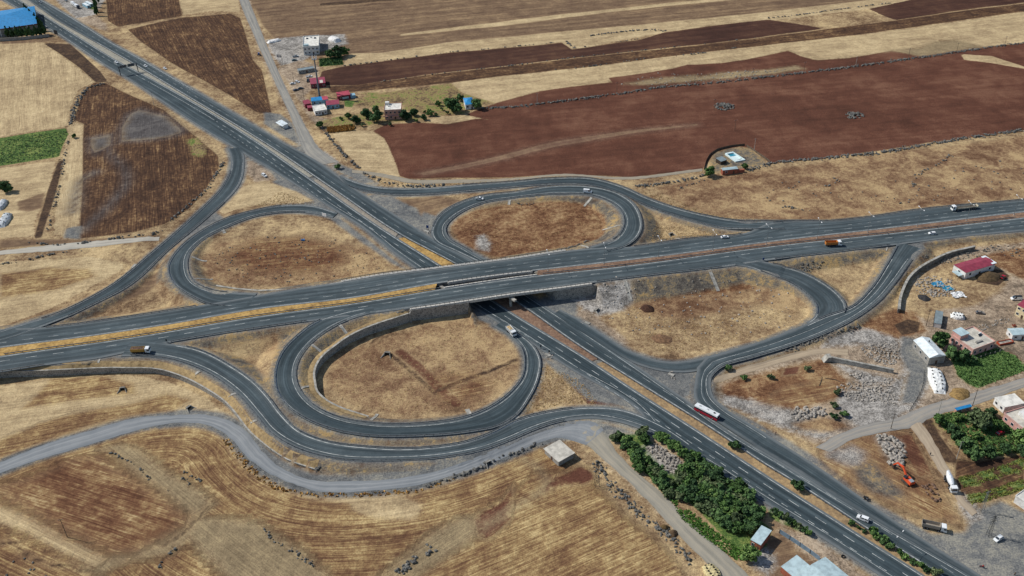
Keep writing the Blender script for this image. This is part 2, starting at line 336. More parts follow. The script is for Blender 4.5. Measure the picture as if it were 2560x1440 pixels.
for ri, r in enumerate(ROADS):
    C = (r['L'] + r['R']) / 2; hw = np.linalg.norm((r['L'] - r['R'])[:, :2], axis=1) / 2; C4 = np.c_[C, hw]
    m = np.where((VX > C[:, 0].min() - 28) & (VX < C[:, 0].max() + 28) & (VY > C[:, 1].min() - 28) & (VY < C[:, 1].max() + 28))[0]
    d, nx, ny, al, (zr, h) = seg_dist(VX[m], VY[m], C4); e = d - h; ok = e < 26
    m = m[ok]; e = e[ok]; zr = zr[ok]; nx = nx[ok]; ny = ny[ok]
    blocked = np.zeros(m.shape, bool)
    for W in list(WALLS.values()) + [PLUG]: dx_, dy_ = VX[m] - nx, VY[m] - ny; dl_ = np.hypot(dx_, dy_) + 1e-6; blocked |= crosses(nx, ny, VX[m] + dx_ / dl_ * 1.5, VY[m] + dy_ / dl_ * 1.5, W)
    up = r['key'] in ('ewn', 'ews')
    if up: blocked |= incorr[m]
    c = np.where(e < r['flat'], zr - .14, zr - .14 - (e - r["flat"]) * .5)
    hh = np.where(blocked | (e > 24), -99, c)
    # flat roads cut into high natural ground too
    b = HH[m]; cutd = np.clip((e - r['flat']) / 9, 0, 1); low = np.where(blocked | (e > 11), b, zr - .14 + (np.maximum(b - zr, 0)) * cutd)
    HH[m] = np.where(b > zr, np.minimum(b, np.maximum(low, -99)), b) if not up else b
    HH[m] = np.maximum(HH[m], hh)
    VERGE[m] = np.maximum(VERGE[m], np.where(blocked, -99, r['verge'] - e))
    cuts.append((m, e, zr, blocked, up))
    s = (e < 0); mm = m[s]; SURF[mm] = np.maximum(SURF[mm], zr[s])
for m, e, zr, blocked, up in cuts:
    s = (e < 1.3) & ~(blocked & (e > 0)) & ~(up & incorr[m]); mm = m[s]; HH[mm] = np.minimum(HH[mm], zr[s] - .3 + np.clip(e[s], 0, 1.3) * .1)
HH[incorr & (HH > .2)] = -.1
HS = np.maximum(HH, SURF).reshape(SH); HG = HH.reshape(SH)
def samp(G, x, y):
    i = int(np.clip(np.searchsorted(GX, x) - 1, 0, len(GX) - 2)); j = int(np.clip(np.searchsorted(GY, y) - 1, 0, len(GY) - 2))
    a = (x - GX[i]) / (GX[i + 1] - GX[i]); b = (y - GY[j]) / (GY[j + 1] - GY[j])
    return float(G[i, j] * (1 - a) * (1 - b) + G[i + 1, j] * a * (1 - b) + G[i, j + 1] * (1 - a) * b + G[i + 1, j + 1] * a * b)
def hg(x, y): return samp(HG, x, y)
def hit(u, v, G=None):
    """first point of the surface on the sight line"""
    G = HS if G is None else G; d = ray(u, v); t0 = (9.0 - CAMH) / d[2]; t1 = (-1.0 - CAMH) / d[2]; pr = t0
    for k in range(1, 41):
        t = t0 + (t1 - t0) * k / 40; p = CAMP + d * t
        if p[2] <= samp(G, p[0], p[1]):
            lo, hi = pr, t
            for _ in range(18):
                m = (lo + hi) / 2; q = CAMP + d * m
                if q[2] <= samp(G, q[0], q[1]): hi = m
                else: lo = m
            q = CAMP + d * hi; return np.array([q[0], q[1], samp(G, q[0], q[1])])
        pr = t
    return gz(u, v, 0)
# ------------------------------------------------------------------ what covers the ground (traced patches, cascading)
CLS = ['pale', 'brn', 'red', 'org', 'olv', 'grn', 'pink', 'gry', 'conc', 'drk', 'mix', 'fal', 'pas', 'dst', 'spl', 'rst', 'xa', 'xb', 'sta', 'xc', 'xd']
order = {k: i for i, k in enumerate(CLS)}
FLD = {k: np.full(VX.shape, -9.0) for k in CLS}
fdir = lambda a, b, c, d: (gz(c, d)[:2] - gz(a, b)[:2])
FU = np.zeros((len(VX), 3)); dd = fdir(1280, 62, 2000, -8); dd /= np.linalg.norm(dd)
FU[:, 0] = VX * dd[0] + VY * dd[1]; FU[:, 1] = -VX * dd[1] + VY * dd[0]
def poly_sd(P, m):
    d = np.full(m.shape, 1e9); X, Y = VX[m], VY[m]; n = len(P)
    for i in range(n):
        a, b = P[i][:2], P[(i + 1) % n][:2]; q = b - a; l2 = q @ q + 1e-9
        t = np.clip(((X - a[0]) * q[0] + (Y - a[1]) * q[1]) / l2, 0, 1)
        d = np.minimum(d, (X - a[0] - t * q[0]) ** 2 + (Y - a[1] - t * q[1]) ** 2)
    d = np.sqrt(d); return np.where(inside(X, Y, P), d, -d)
def apply(c, m, s):
    for k in CLS:
        if k == c: FLD[k][m] = np.maximum(FLD[k][m], s)
        else: FLD[k][m] = np.minimum(FLD[k][m], -s + (1.2 if c and order[k] < order[c] else 0))
def patch(c, pts, fd=None, curve=None, flatz=None):
    P = np.array([hit(u, v, HG) if flatz is None else gz(u, v, flatz) for u, v in px(pts)])
    m = np.where((VX > P[:, 0].min() - 12) & (VX < P[:, 0].max() + 12) & (VY > P[:, 1].min() - 12) & (VY < P[:, 1].max() + 12))[0]
    s = poly_sd(P, m)
    if c: apply(c if c != 'dry' else None, m, s)
    i = m[s > -1]
    if fd is not None:
        q = fdir(*fd); q /= np.linalg.norm(q); FU[i, 0] = VX[i] * q[0] + VY[i] * q[1]; FU[i, 1] = -VX[i] * q[1] + VY[i] * q[0]
    if curve is not None:
        d, _, _, al, _ = seg_dist(VX[i], VY[i], curve); FU[i, 0] = al; FU[i, 1] = d
def band(c, P, hw):
    """along a world polyline"""
    C = np.c_[P, np.full(len(P), 0.0)] if P.shape[1] == 2 else P
    m = np.where((VX > C[:, 0].min() - 14) & (VX < C[:, 0].max() + 14) & (VY > C[:, 1].min() - 14) & (VY < C[:, 1].max() + 14))[0]
    d, _, _, _, _ = seg_dist(VX[m], VY[m], C[:, :3]); apply(c if c != 'dry' else None, m, hw - d)
def bandpx(c, s, hw): band(c, catmull(np.array([hit(u, v, HG) for u, v in px(s)]), 5), hw)
T1C = (TRACKS['t1'][0] + TRACKS['t1'][1]) / 2
UPD = (1280, 62, 2000, -8)
# northern strips
patch('olv', "600,-60 600,0 640,20 655,60 700,110 870,140 960,133 1115,107 1280,92 1430,77 1605,62 1920,30 2200,0 2700,-60")
patch('pale', "1280,62 1530,30 1700,12 1850,-2 1850,-8 1700,4 1530,22 1280,50 1000,85 1000,90")
patch('drk', "800,8 900,0 1010,-6 1000,0 880,10 800,14")
patch('pale', "862,140 880,133 960,131 1115,106 1280,91 1430,76 1605,61 1920,29 2100,8 2300,-12 2360,-5 2200,18 1960,48 1805,61 1662,80 1480,116 1430,123 1405,106 1280,118 1115,132 1015,145 860,165")
patch('xa', "2172,22 2300,-5 2700,-60 2700,-10 2560,6 2370,30 2240,50 2215,42 2190,30", UPD)
patch('xa', "805,178 860,166 1015,146 1115,133 1280,119 1405,107 1430,124 1480,117 1592,101 1662,81 1805,62 1920,49 1995,60 2062,71 1920,90 1740,112 1530,134 1280,163 1065,187 890,213 815,213 800,195", UPD)
patch('brn', "820,216 890,213 1065,188 1280,165 1530,136 1740,114 1920,92 2062,73 2237,52 2370,32 2560,9 2700,-10 2700,10 2560,28 2320,62 2135,88 1920,112 1655,143 1480,166 1280,187 1115,208 900,228 830,232", UPD)
patch('pale', "1127,207 1280,188 1480,167 1655,144 1920,113 2135,90 2320,64 2560,30 2700,12 2700,90 2560,107 2462,117 2395,104 2350,98 2320,113 2300,118 2230,127 2120,145 2040,150 2002,140 1970,126 1920,137 1860,150 1805,158 1717,162 1680,172 1560,190 1522,195 1530,205 1430,216 1350,227 1280,246 1240,257 1190,243 1155,232", UPD)
patch('fal', "2230,125 2300,119 2335,103 2390,100 2462,117 2400,128 2280,146 2180,150", UPD)
patch('xb', "900,245 960,232 1040,222 1127,208 1155,232 1190,243 1235,258 1170,268 1040,262 930,268 880,262", UPD)
# the wide red field on both sides of the long stone wall
patch('red', "932,327 965,311 1040,306 1115,311 1190,297 1222,299 1165,287 1200,272 1240,258 1280,247 1350,228 1430,217 1530,206 1522,195 1560,190 1680,172 1717,162 1805,158 1860,150 1920,138 1970,127 2002,141 2040,151 2120,146 2230,127 2300,140 2420,122 2560,108 2700,92 2700,310 2560,325 2320,356 2270,366 2045,398 1925,408 1880,372 1850,366 1790,378 1768,408 1755,425 1655,434 1575,443 1505,439 1405,435 1280,443 1140,444 1020,447 1000,440 990,410 970,362 960,345", (1100, 330, 1900, 262))
patch('fal', "1560,210 1640,196 1740,188 1760,200 1700,206 1620,212", UPD)
patch('fal', "1720,196 1800,182 1900,176 1990,165 2010,172 1930,185 1820,196 1730,202", UPD)
patch('pale', "2402,135 2480,140 2560,166 2600,180 2560,172 2480,158 2410,150")
patch('dst', "1040,432 1200,400 1400,350 1600,322 1745,308 1750,314 1600,332 1400,366 1200,414 1060,440", (1100, 425, 1700, 315))
patch('pale', "832,334 885,326 932,328 960,346 970,362 990,410 1000,441 960,446 907,426 865,383 845,355", (870, 350, 960, 350))
patch('pale', "1065,302 1090,292 1165,287 1222,299 1190,297 1115,310")
patch('pas', "1640,470 1800,440 2000,415 2200,385 2560,340 2700,325 2700,480 2560,490 2300,520 2100,545 1900,552 1780,535 1700,508")
patch('dry', "1560,445 1660,436 1760,426 1780,440 1700,455 1610,470")
# north west
patch('brn', "262,-30 268,25 270,52 295,67 455,40 447,0 440,-30", (330, 10, 335, 60))
patch('pale', "445,-30 449,0 457,38 520,28 598,30 600,25 592,-30")
patch('brn', "320,74 455,44 575,34 600,45 612,80 632,150 655,176 672,250 680,288 640,280 575,238 425,155 350,102", (440, 60, 500, 170))
patch('pale', "0,105 60,100 100,101 140,130 220,190 235,205 195,225 175,270 168,315 0,343 -60,350 -60,110", (60, 120, 60, 300))
patch('drk', "107,107 175,110 215,145 250,178 270,205 240,206 200,170 140,128")
patch('brn', "235,206 265,208 330,240 410,275 450,310 500,350 545,390 548,417 515,472 475,520 412,560 337,580 200,597 206,460 207,360 210,310 185,300 200,250 215,222", (300, 420, 296, 560))
patch('pale', "168,318 182,305 208,312 206,460 198,560 175,590 135,585 140,520 155,430", (180, 340, 170, 560))
patch('sta', "322,284 350,272 425,292 462,330 420,345 375,350 300,356 300,320")
patch('sta', "222,345 282,335 280,362 235,388 225,370")
patch('xb', "478,372 468,350 490,345 518,372 508,392 484,388")
bandpx('sta', "268,350 272,385 300,410 318,440 310,468 285,500 240,545 205,575", .9)
bandpx('sta', "235,432 205,450 190,490 180,530", 2.2)
patch('gry', "165,570 205,565 200,598 160,595")
patch('grn', "-60,355 0,345 165,320 172,335 157,362 148,392 0,415 -60,425", (60, 352, 55, 410))
patch('pale', "-60,430 0,420 140,402 120,472 85,560 87,592 0,595 -60,600")
patch('olv', "45,505 110,480 105,520 70,530 45,525")
patch('drk', "148,395 160,400 128,520 104,595 86,596 118,480")
patch('olv', "0,600 200,600 330,592 380,590 300,602 100,612 0,620")
patch('pale', "0,656 225,642 300,655 310,672 225,720 130,770 0,815 -60,835 -60,656", (0, 700, 250, 668))
patch('mix', "0,685 120,670 220,672 240,690 140,725 0,745", (0, 700, 250, 668))
# inside of the loops and gores
patch('org', "1122,560 1190,525 1260,510 1400,500 1480,505 1540,545 1548,575 1500,612 1380,636 1230,640 1150,610", (1150, 600, 1400, 540))
patch('conc', "1190,590 1212,587 1228,610 1222,628 1196,625")
patch('pas', "500,650 540,610 640,590 800,600 920,620 980,665 860,700 640,712 520,700")
patch('mix', "600,620 720,600 830,625 850,660 740,672 640,665")
patch('olv', "1000,500 1100,490 1180,505 1110,540 1060,552 1010,515", (1000, 520, 1150, 490))
patch('olv', "370,690 420,660 408,700 330,745 230,790 180,800 280,740")
patch('olv', "540,862 640,842 700,835 690,880 640,890")
patch('pas', "1560,700 1800,680 1960,710 2010,750 1990,800 1780,800 1600,790 1570,745")
patch('conc', "1436,752 1480,716 1500,700 1572,690 1590,752 1560,775 1500,790 1460,775")
patch('gry', "1500,700 1650,690 1640,712 1580,715 1590,700")
patch('pink', "1380,760 1480,780 1560,845 1590,890 1520,860 1440,812")
patch('gry', "1180,700 1262,785 1300,830 1240,815 1180,790")
patch('pas', "960,850 1100,800 1180,790 1260,840 1300,900 1290,960 1180,1020 1000,1040 880,1010 815,960 830,890")
patch('conc', "1182,842 1195,840 1202,846 1192,853 1180,850")
for s in ("925,870 935,850 960,838", "940,900 928,885 922,870", "948,905 938,890 932,872", "1020,862 1045,890 1072,910 1108,912", "1010,855 1035,880 1060,905 1100,908", "1003,862 1030,888 1055,912 1095,915", "935,905 950,900 965,905", "1170,960 1210,935 1260,915"): bandpx('drk', s, .45)
patch('rst', "560,640 640,600 760,590 850,620 870,655 780,680 640,680", (600, 640, 850, 620))
patch('org', "1590,705 1720,695 1850,690 1900,720 1800,735 1680,740 1600,735")
patch('org', "1200,540 1330,518 1470,520 1500,560 1440,590 1300,600 1200,580", (1200, 580, 1460, 530))
patch('rst', "620,845 700,830 730,825 690,880 670,900 620,870")
patch('pas', "960,850 1100,800 1180,790 1260,840 1300,900 1290,960 1180,1020 1000,1040 880,1010 815,960 830,890")
patch('rst', "1090,940 1180,930 1230,960 1180,1000 1110,1010 1080,980")
patch('dry', "1540,790 1700,800 1900,760 2000,790 1850,850 1700,895 1620,880 1560,830")
patch('spl', "1775,430 1785,385 1820,372 1870,370 1900,395 1915,410 1860,425 1800,432")
bandpx('red', "1000,880 1060,930 1110,985 1140,1010", 2.6)
bandpx('drk', "975,885 1040,940 1090,985", 1.1)
bandpx('drk', "1098,975 1160,950 1230,925 1290,900", 1.3)
# south west fields
patch('pale', "0,966 175,940 325,937 425,955 525,1000 562,1038 425,1035 300,1050 200,1080 0,1150 -60,1170 -60,966", (0, 1040, 400, 985))
patch('mix', "-60,1120 0,1100 100,1058 200,1030 330,1010 420,985 480,1000 430,1028 300,1044 200,1072 0,1146", (0, 1080, 400, 1010))
patch('mix', "130,945 260,940 330,960 340,985 200,1000 60,1020", (0, 1040, 400, 985))
patch('mix', "-60,1200 0,1188 175,1133 325,1086 375,1072 475,1062 525,1070 565,1095 615,1150 690,1200 745,1222 802,1236 915,1236 1040,1224 1140,1196 1280,1150 1350,1120 1400,1150 1470,1170 1500,1220 1560,1290 1640,1350 1700,1420 1740,1540 -80,1540", None, T1C)
patch('pale', "560,1090 620,1160 690,1208 760,1232 900,1240 1040,1230 1000,1250 900,1262 780,1250 690,1225 620,1180 575,1130", None, T1C)
patch('pale', "870,1250 1000,1240 1060,1262 1040,1300 940,1300 880,1275", None, T1C)
patch('fal', "240,1125 300,1110 350,1125 420,1180 500,1225 540,1260 500,1285 480,1300 460,1285 400,1230 330,1180 285,1130", (285, 1130, 480, 1290))
patch('fal', "470,1292 500,1290 640,1305 760,1380 820,1440 860,1540 640,1540 560,1440 500,1380 470,1350 430,1385 330,1400 260,1430 200,1460 180,1430 270,1390 400,1340 455,1318", (640, 1320, 800, 1440))
patch('rst', "0,1212 87,1187 187,1142 250,1139 300,1175 400,1235 468,1290 452,1318 400,1350 325,1386 270,1384 162,1336 60,1275 0,1240 -60,1235", (100, 1200, 420, 1300))
patch('pale', "-60,1250 0,1262 80,1290 170,1345 270,1392 240,1420 150,1380 60,1330 -60,1290", (0, 1270, 250, 1400))
patch('mix', "-60,1300 0,1320 60,1350 150,1395 250,1440 330,1540 -60,1540", (0, 1320, 200, 1410))
patch('fal', "1010,1390 1080,1330 1160,1290 1240,1300 1180,1350 1050,1440 950,1440", (1000, 1440, 1230, 1290))
patch('mix', "1040,1440 1200,1350 1280,1240 1340,1180 1450,1180 1500,1240 1560,1300 1640,1360 1700,1420 1740,1540 950,1540", (1050, 1440, 1400, 1290))
patch('red', "1185,1290 1260,1250 1282,1215 1276,1300 1220,1350 1195,1340", (1180, 1300, 1280, 1240))
patch('red', "1370,1200 1420,1180 1450,1165 1480,1180 1487,1200 1460,1210 1400,1215 1350,1235", (1300, 1250, 1450, 1190))
bandpx('drk', "0,1355 30,1357 70,1390 120,1408 190,1420 260,1440", 1.1)
bandpx('drk', "412,1362 450,1340 480,1310 532,1258", .9)
bandpx('fal', "1075,1370 1110,1345 1190,1325 1240,1300 1290,1265 1355,1225 1363,1205 1340,1165 1310,1150", .7)
# gravel slopes round the south west ramp
patch('gry', "245,900 330,895 430,905 505,930 590,990 640,1048 670,1088 740,1130 840,1158 977,1162 1115,1153 1215,1133 1280,1108 1200,1140 1100,1165 960,1195 880,1196 790,1170 720,1145 655,1105 600,1045 540,990 470,945 390,918 250,916")
patch('pale', "700,1140 760,1155 800,1168 780,1172 720,1152")
patch('gry', "1340,1078 1405,1060 1495,1052 1560,1070 1640,1100 1560,1110 1500,1090 1440,1090 1390,1098 1340,1100")
# along the diagonal highway
patch('gry', "760,365 800,372 850,410 900,430 925,445 955,462 900,455 850,430 780,395 730,365")
patch('gry', "660,280 700,285 760,330 800,380 760,370 700,335 660,310")
patch('conc', "742,352 765,345 800,372 850,408 838,412 790,392")
patch('gry', "905,486 980,492 1040,520 1080,570 1075,600 1020,560 950,510")
patch('gry', "1060,530 1105,545 1090,600 1140,640 1060,590 1040,560")
patch('gry', "1020,575 1060,600 1110,625 1160,650 1120,660 1060,620")
patch('gry', "600,395 700,410 800,500 850,545 980,645 1030,680 980,660 820,545 780,520 700,470")
patch('pink', "620,400 670,420 690,450 640,455 610,430")
patch('pale', "540,515 600,470 660,450 740,478 790,505 700,508 620,515 560,535")
patch('gry', "490,560 540,530 560,545 500,580")
patch('gry', "470,560 530,520 505,575 440,625")
patch('gry', "1365,775 1440,818 1500,855 1600,895 1690,925 1745,930 1745,990 1700,995 1565,902 1440,830")
patch('gry', "1360,740 1450,745 1440,790 1480,830 1420,800 1330,760")
patch('gry', "1280,835 1340,850 1380,895 1360,900 1320,880")
patch('red', "1390,900 1420,920 1500,960 1560,1000 1540,1015 1470,1010 1400,930")
patch('gry', "1340,885 1440,930 1560,1000 1640,1040 1650,1050 1560,1018 1470,1000 1380,920")
patch('gry', "1800,1012 1880,1050 1960,1095 2060,1155 2140,1225 2200,1262 2330,1335 2410,1330 2440,1275 2500,1252 2560,1280 2700,1310 2700,1600 2560,1540 2440,1450 2200,1308 1960,1160 1840,1080")
patch('conc', "2410,1235 2450,1265 2460,1300 2420,1310 2395,1260")
# the work yard east of the highway
patch('pink', "1785,985 1800,1005 1880,1035 1960,1075 2060,1118 2170,1070 2275,1068 2330,1040 2420,1000 2560,968 2700,950 2700,600 2560,605 2440,620 2340,650 2290,690 2250,775 2200,812 2100,850 1980,890 1850,935 1800,960")
patch('dry', "2260,745 2300,690 2360,655 2450,650 2520,690 2500,730 2440,765 2350,775 2320,800 2260,780")
patch('org', "2100,820 2240,770 2290,780 2320,830 2240,850 2140,850")
patch('drk', "2235,812 2270,798 2300,806 2295,830 2255,838")
patch('drk', "2450,678 2500,672 2525,690 2495,715 2440,705")
patch('org', "2440,640 2560,615 2700,600 2700,720 2560,700 2500,670 2430,655")
patch('conc', "2070,830 2170,822 2250,850 2310,880 2320,960 2290,1020 2240,1040 2170,1000 2260,930 2250,880 2150,860 2060,868")
patch('conc', "2075,905 2230,945 2245,955 2160,965 2120,930")
patch('org', "1800,960 1920,925 2060,895 2120,950 2110,990 1990,1030 1900,1045 1850,1020 1810,995")
patch('org', "1830,950 1900,935 1930,955 1860,975 1825,970")
patch('red', "1960,920 2000,915 1995,935 1955,940")
patch('rst', "1950,965 2060,945 2100,965 2060,1000 1960,1010 1900,1020 1920,985")
patch('conc', "2100,980 2180,965 2250,1000 2255,1040 2240,1060 2160,1075 2100,1040 2090,1000")
patch('conc', "1800,985 1880,1000 1970,1020 2090,1045 2140,1065 2060,1100 1990,1080 1880,1040 1810,1008")
patch('pas', "1980,1060 2060,1040 2110,1055 2130,1070 2080,1080 2010,1075")
patch('gry', "2255,840 2300,850 2330,900 2325,950 2290,1010 2250,1010 2270,930 2245,880")
patch('grn', "2377,895 2440,880 2495,868 2540,890 2570,915 2560,928 2445,972 2420,962 2395,942")
patch('pink', "2525,870 2560,860 2620,860 2620,920 2575,915")
patch('drk', "2305,1052 2330,1048 2350,1090 2392,1145 2400,1150 2390,1158 2360,1155 2335,1105")
patch('brn', "2390,1150 2440,1155 2560,1135 2560,1228 2430,1262 2415,1255 2390,1205", (2400, 1225, 2560, 1165))
for s in ("2400,1200 2470,1180 2560,1150", "2410,1215 2480,1195 2560,1170", "2420,1245 2490,1225 2560,1200", "2425,1258 2500,1238 2560,1218"): bandpx('grn', s, 1.0)
patch('xb', "2330,1038 2400,1025 2560,1050 2700,1060 2700,1130 2560,1132 2470,1145 2430,1145 2380,1100 2340,1060")
patch('org', "2380,1060 2420,1055 2430,1075 2400,1080")
patch('rst', "2050,1122 2120,1100 2190,1084 2268,1078 2295,1117 2325,1180 2365,1250 2395,1292 2400,1312 2340,1300 2300,1290 2220,1262 2145,1228 2060,1160", (2100, 1150, 2300, 1250))
patch('conc', "2060,1125 2130,1110 2170,1130 2160,1180 2100,1160 2060,1145")
patch('spl', "2130,1170 2180,1150 2230,1200 2270,1235 2250,1255 2180,1235 2140,1205")
patch('red', "2225,1092 2275,1085 2300,1125 2328,1185 2300,1190 2270,1150")
patch('conc', "2182,1092 2215,1082 2250,1105 2262,1140 2240,1165 2215,1150 2200,1120")
# houses on the north road, garden
patch('conc', "665,100 700,95 760,90 860,85 870,110 800,130 760,150 740,160 700,165 680,130")
patch('pink', "690,170 750,150 800,165 790,215 760,240 790,290 830,300 800,320 775,300 740,240 715,200")
patch('grn', "797,146 855,141 859,162 798,167", (820, 150, 822, 165))
patch('xb', "905,232 945,232 975,248 960,256 930,250")
patch('grn', "860,250 890,252 880,268 862,266")
patch('xb', "1010,262 1110,258 1160,256 1190,262 1160,285 1090,288 1010,276")
patch('xb', "800,303 880,285 960,290 1040,285 1060,298 960,308 880,318 815,326")
patch('conc', "150,-30 270,-30 262,0 236,38 190,46 140,0 110,-30")
patch('grn', "215,18 240,8 245,30")
patch('pink', "190,48 240,38 265,60 270,80 215,60")
patch('olv', "0,95 100,95 130,85 140,100 100,106 0,110")
# grove ground and the plots at the bottom
patch('grn', "1540,1085 1600,1085 1700,1150 1780,1220 1900,1300 1935,1330 1900,1400 1860,1395 1760,1290 1650,1190")
patch('conc', "1610,1118 1640,1108 1715,1160 1700,1190 1665,1180 1630,1145")
patch('olv', "1935,1300 1990,1320 2070,1370 2200,1470 2100,1500 1960,1500 1900,1420")
patch('pink', "1960,1300 2040,1345 2130,1410 2160,1450 2100,1450 2000,1370 1950,1330")
patch('conc', "1885,1370 1930,1375 1945,1405 1920,1440 1880,1420")
patch('grn', "1920,1262 1960,1290 2035,1330 2025,1342 1970,1318 1922,1290")
# gravel shoulders of every paved road
el = HH - BASE; m = np.where((el > .15) & (np.abs(VX) < 500) & ~incorr)[0]; apply('spl', m, np.clip((el[m] - .8) * 2.2, -9, 5))
for c_, pts in (('pas', '540,862 640,845 740,820 700,835 690,900 670,950 640,920 600,880'), ('dry', '490,870 600,860 640,850 690,900 670,945 620,900'), ('dry', '400,700 425,725 470,755 300,790 250,785 340,745'), ('conc', '1436,752 1480,716 1500,700 1572,690 1590,752 1560,775 1500,790 1460,775')): patch(c_, pts)
for s_, w_ in (('20,925 120,912 245,905 400,912 480,930 560,980 620,1040', .8), ('850,830 900,810 990,788', 1.6), ('765,930 770,960 800,1000 860,1035', 1.2)): bandpx('dry', s_, w_)
for k_, hw_ in (('t1', 6.2), ('t2', 3.4), ('t4', 4.2)): band('gry' if k_ == 't1' else 'pink', (TRACKS[k_][0] + TRACKS[k_][1]) / 2, hw_)
s = VERGE; m = np.where(s > -8)[0]; apply('gry', m, s[m])
# build the sheet
idx = np.arange(len(VX)).reshape(SH)
q = np.stack([idx[:-1, :-1], idx[1:, :-1], idx[1:, 1:], idx[:-1, 1:]], -1).reshape(-1, 4)
me = bpy.data.meshes.new("ground"); nv = len(VX); nf = len(q)
me.vertices.add(nv); me.vertices.foreach_set("co", np.stack([VX, VY, HH], 1).ravel().astype(np.float32))
me.loops.add(nf * 4); me.loops.foreach_set("vertex_index", q.ravel().astype(np.int32))
me.polygons.add(nf); me.polygons.foreach_set("loop_start", np.arange(0, nf * 4, 4, dtype=np.int32)); me.polygons.foreach_set("loop_total", np.full(nf, 4, np.int32))
me.update(calc_edges=True); me.polygons.foreach_set("use_smooth", [True] * nf)
def vattr(name, a):
    t = me.attributes.new(name, 'FLOAT_VECTOR', 'POINT'); t.data.foreach_set("vector", np.ascontiguousarray(a, np.float32).ravel())
vattr("fur", FU)
for g in range(7): vattr("cl%d" % g, np.stack([np.clip(FLD[CLS[g * 3 + k]], -9, 9) for k in range(3)], 1))
ground = bpy.data.objects.new("ground", me); COL.objects.link(ground); tag(ground, kind='structure')
# ---- ground material
G = NT("dry_land"); P0 = G.pos(); fur = G.attr("fur")
nBig = G.noise(P0, .018, 3, .6); nMid = G.noise(P0, .085, 4, .6, .6); nSm = G.noise(P0, .42, 4, .65); nFi = G.noise(P0, 1.5, 2, .6)
stF = G.noise(G.mapv(fur, (.06, 1.35, 1)), 1.0, 3, .65, .35); stB = G.noise(G.mapv(fur, (.012, .2, 1), loc=(5, 3, 0)), 1.0, 3, .6, .2)
stW = G.math('SINE', G.math('MULTIPLY', G.math('ADD', G.xyz(fur)[1], G.math('MULTIPLY', nMid, 2.0)), 2.4))
def combo(ws, contrast=1.0):
    src = dict(B=nBig, M=nMid, S=nSm, F=nFi, f=stF, b=stB); tot = sum(ws.values()); o = None
    for k, v in ws.items():
        t = G.math('MULTIPLY', G.math('SUBTRACT', src[k], .5), v / tot * contrast * 2.6); o = t if o is None else G.math('ADD', o, t)
    return G.math('ADD', o, .5)
def L3(a, b, c): return [(.12, lin(*a)), (.5, lin(*b)), (.88, lin(*c))]
base = G.ramp(combo(dict(M=1.5, S=1.5, F=.8, B=1.4), 1.8), [(.05, lin(96, 76, 58)), (.28, lin(126, 102, 76)), (.52, lin(154, 131, 99)), (.72, lin(175, 151, 112)), (.92, lin(196, 171, 128))])
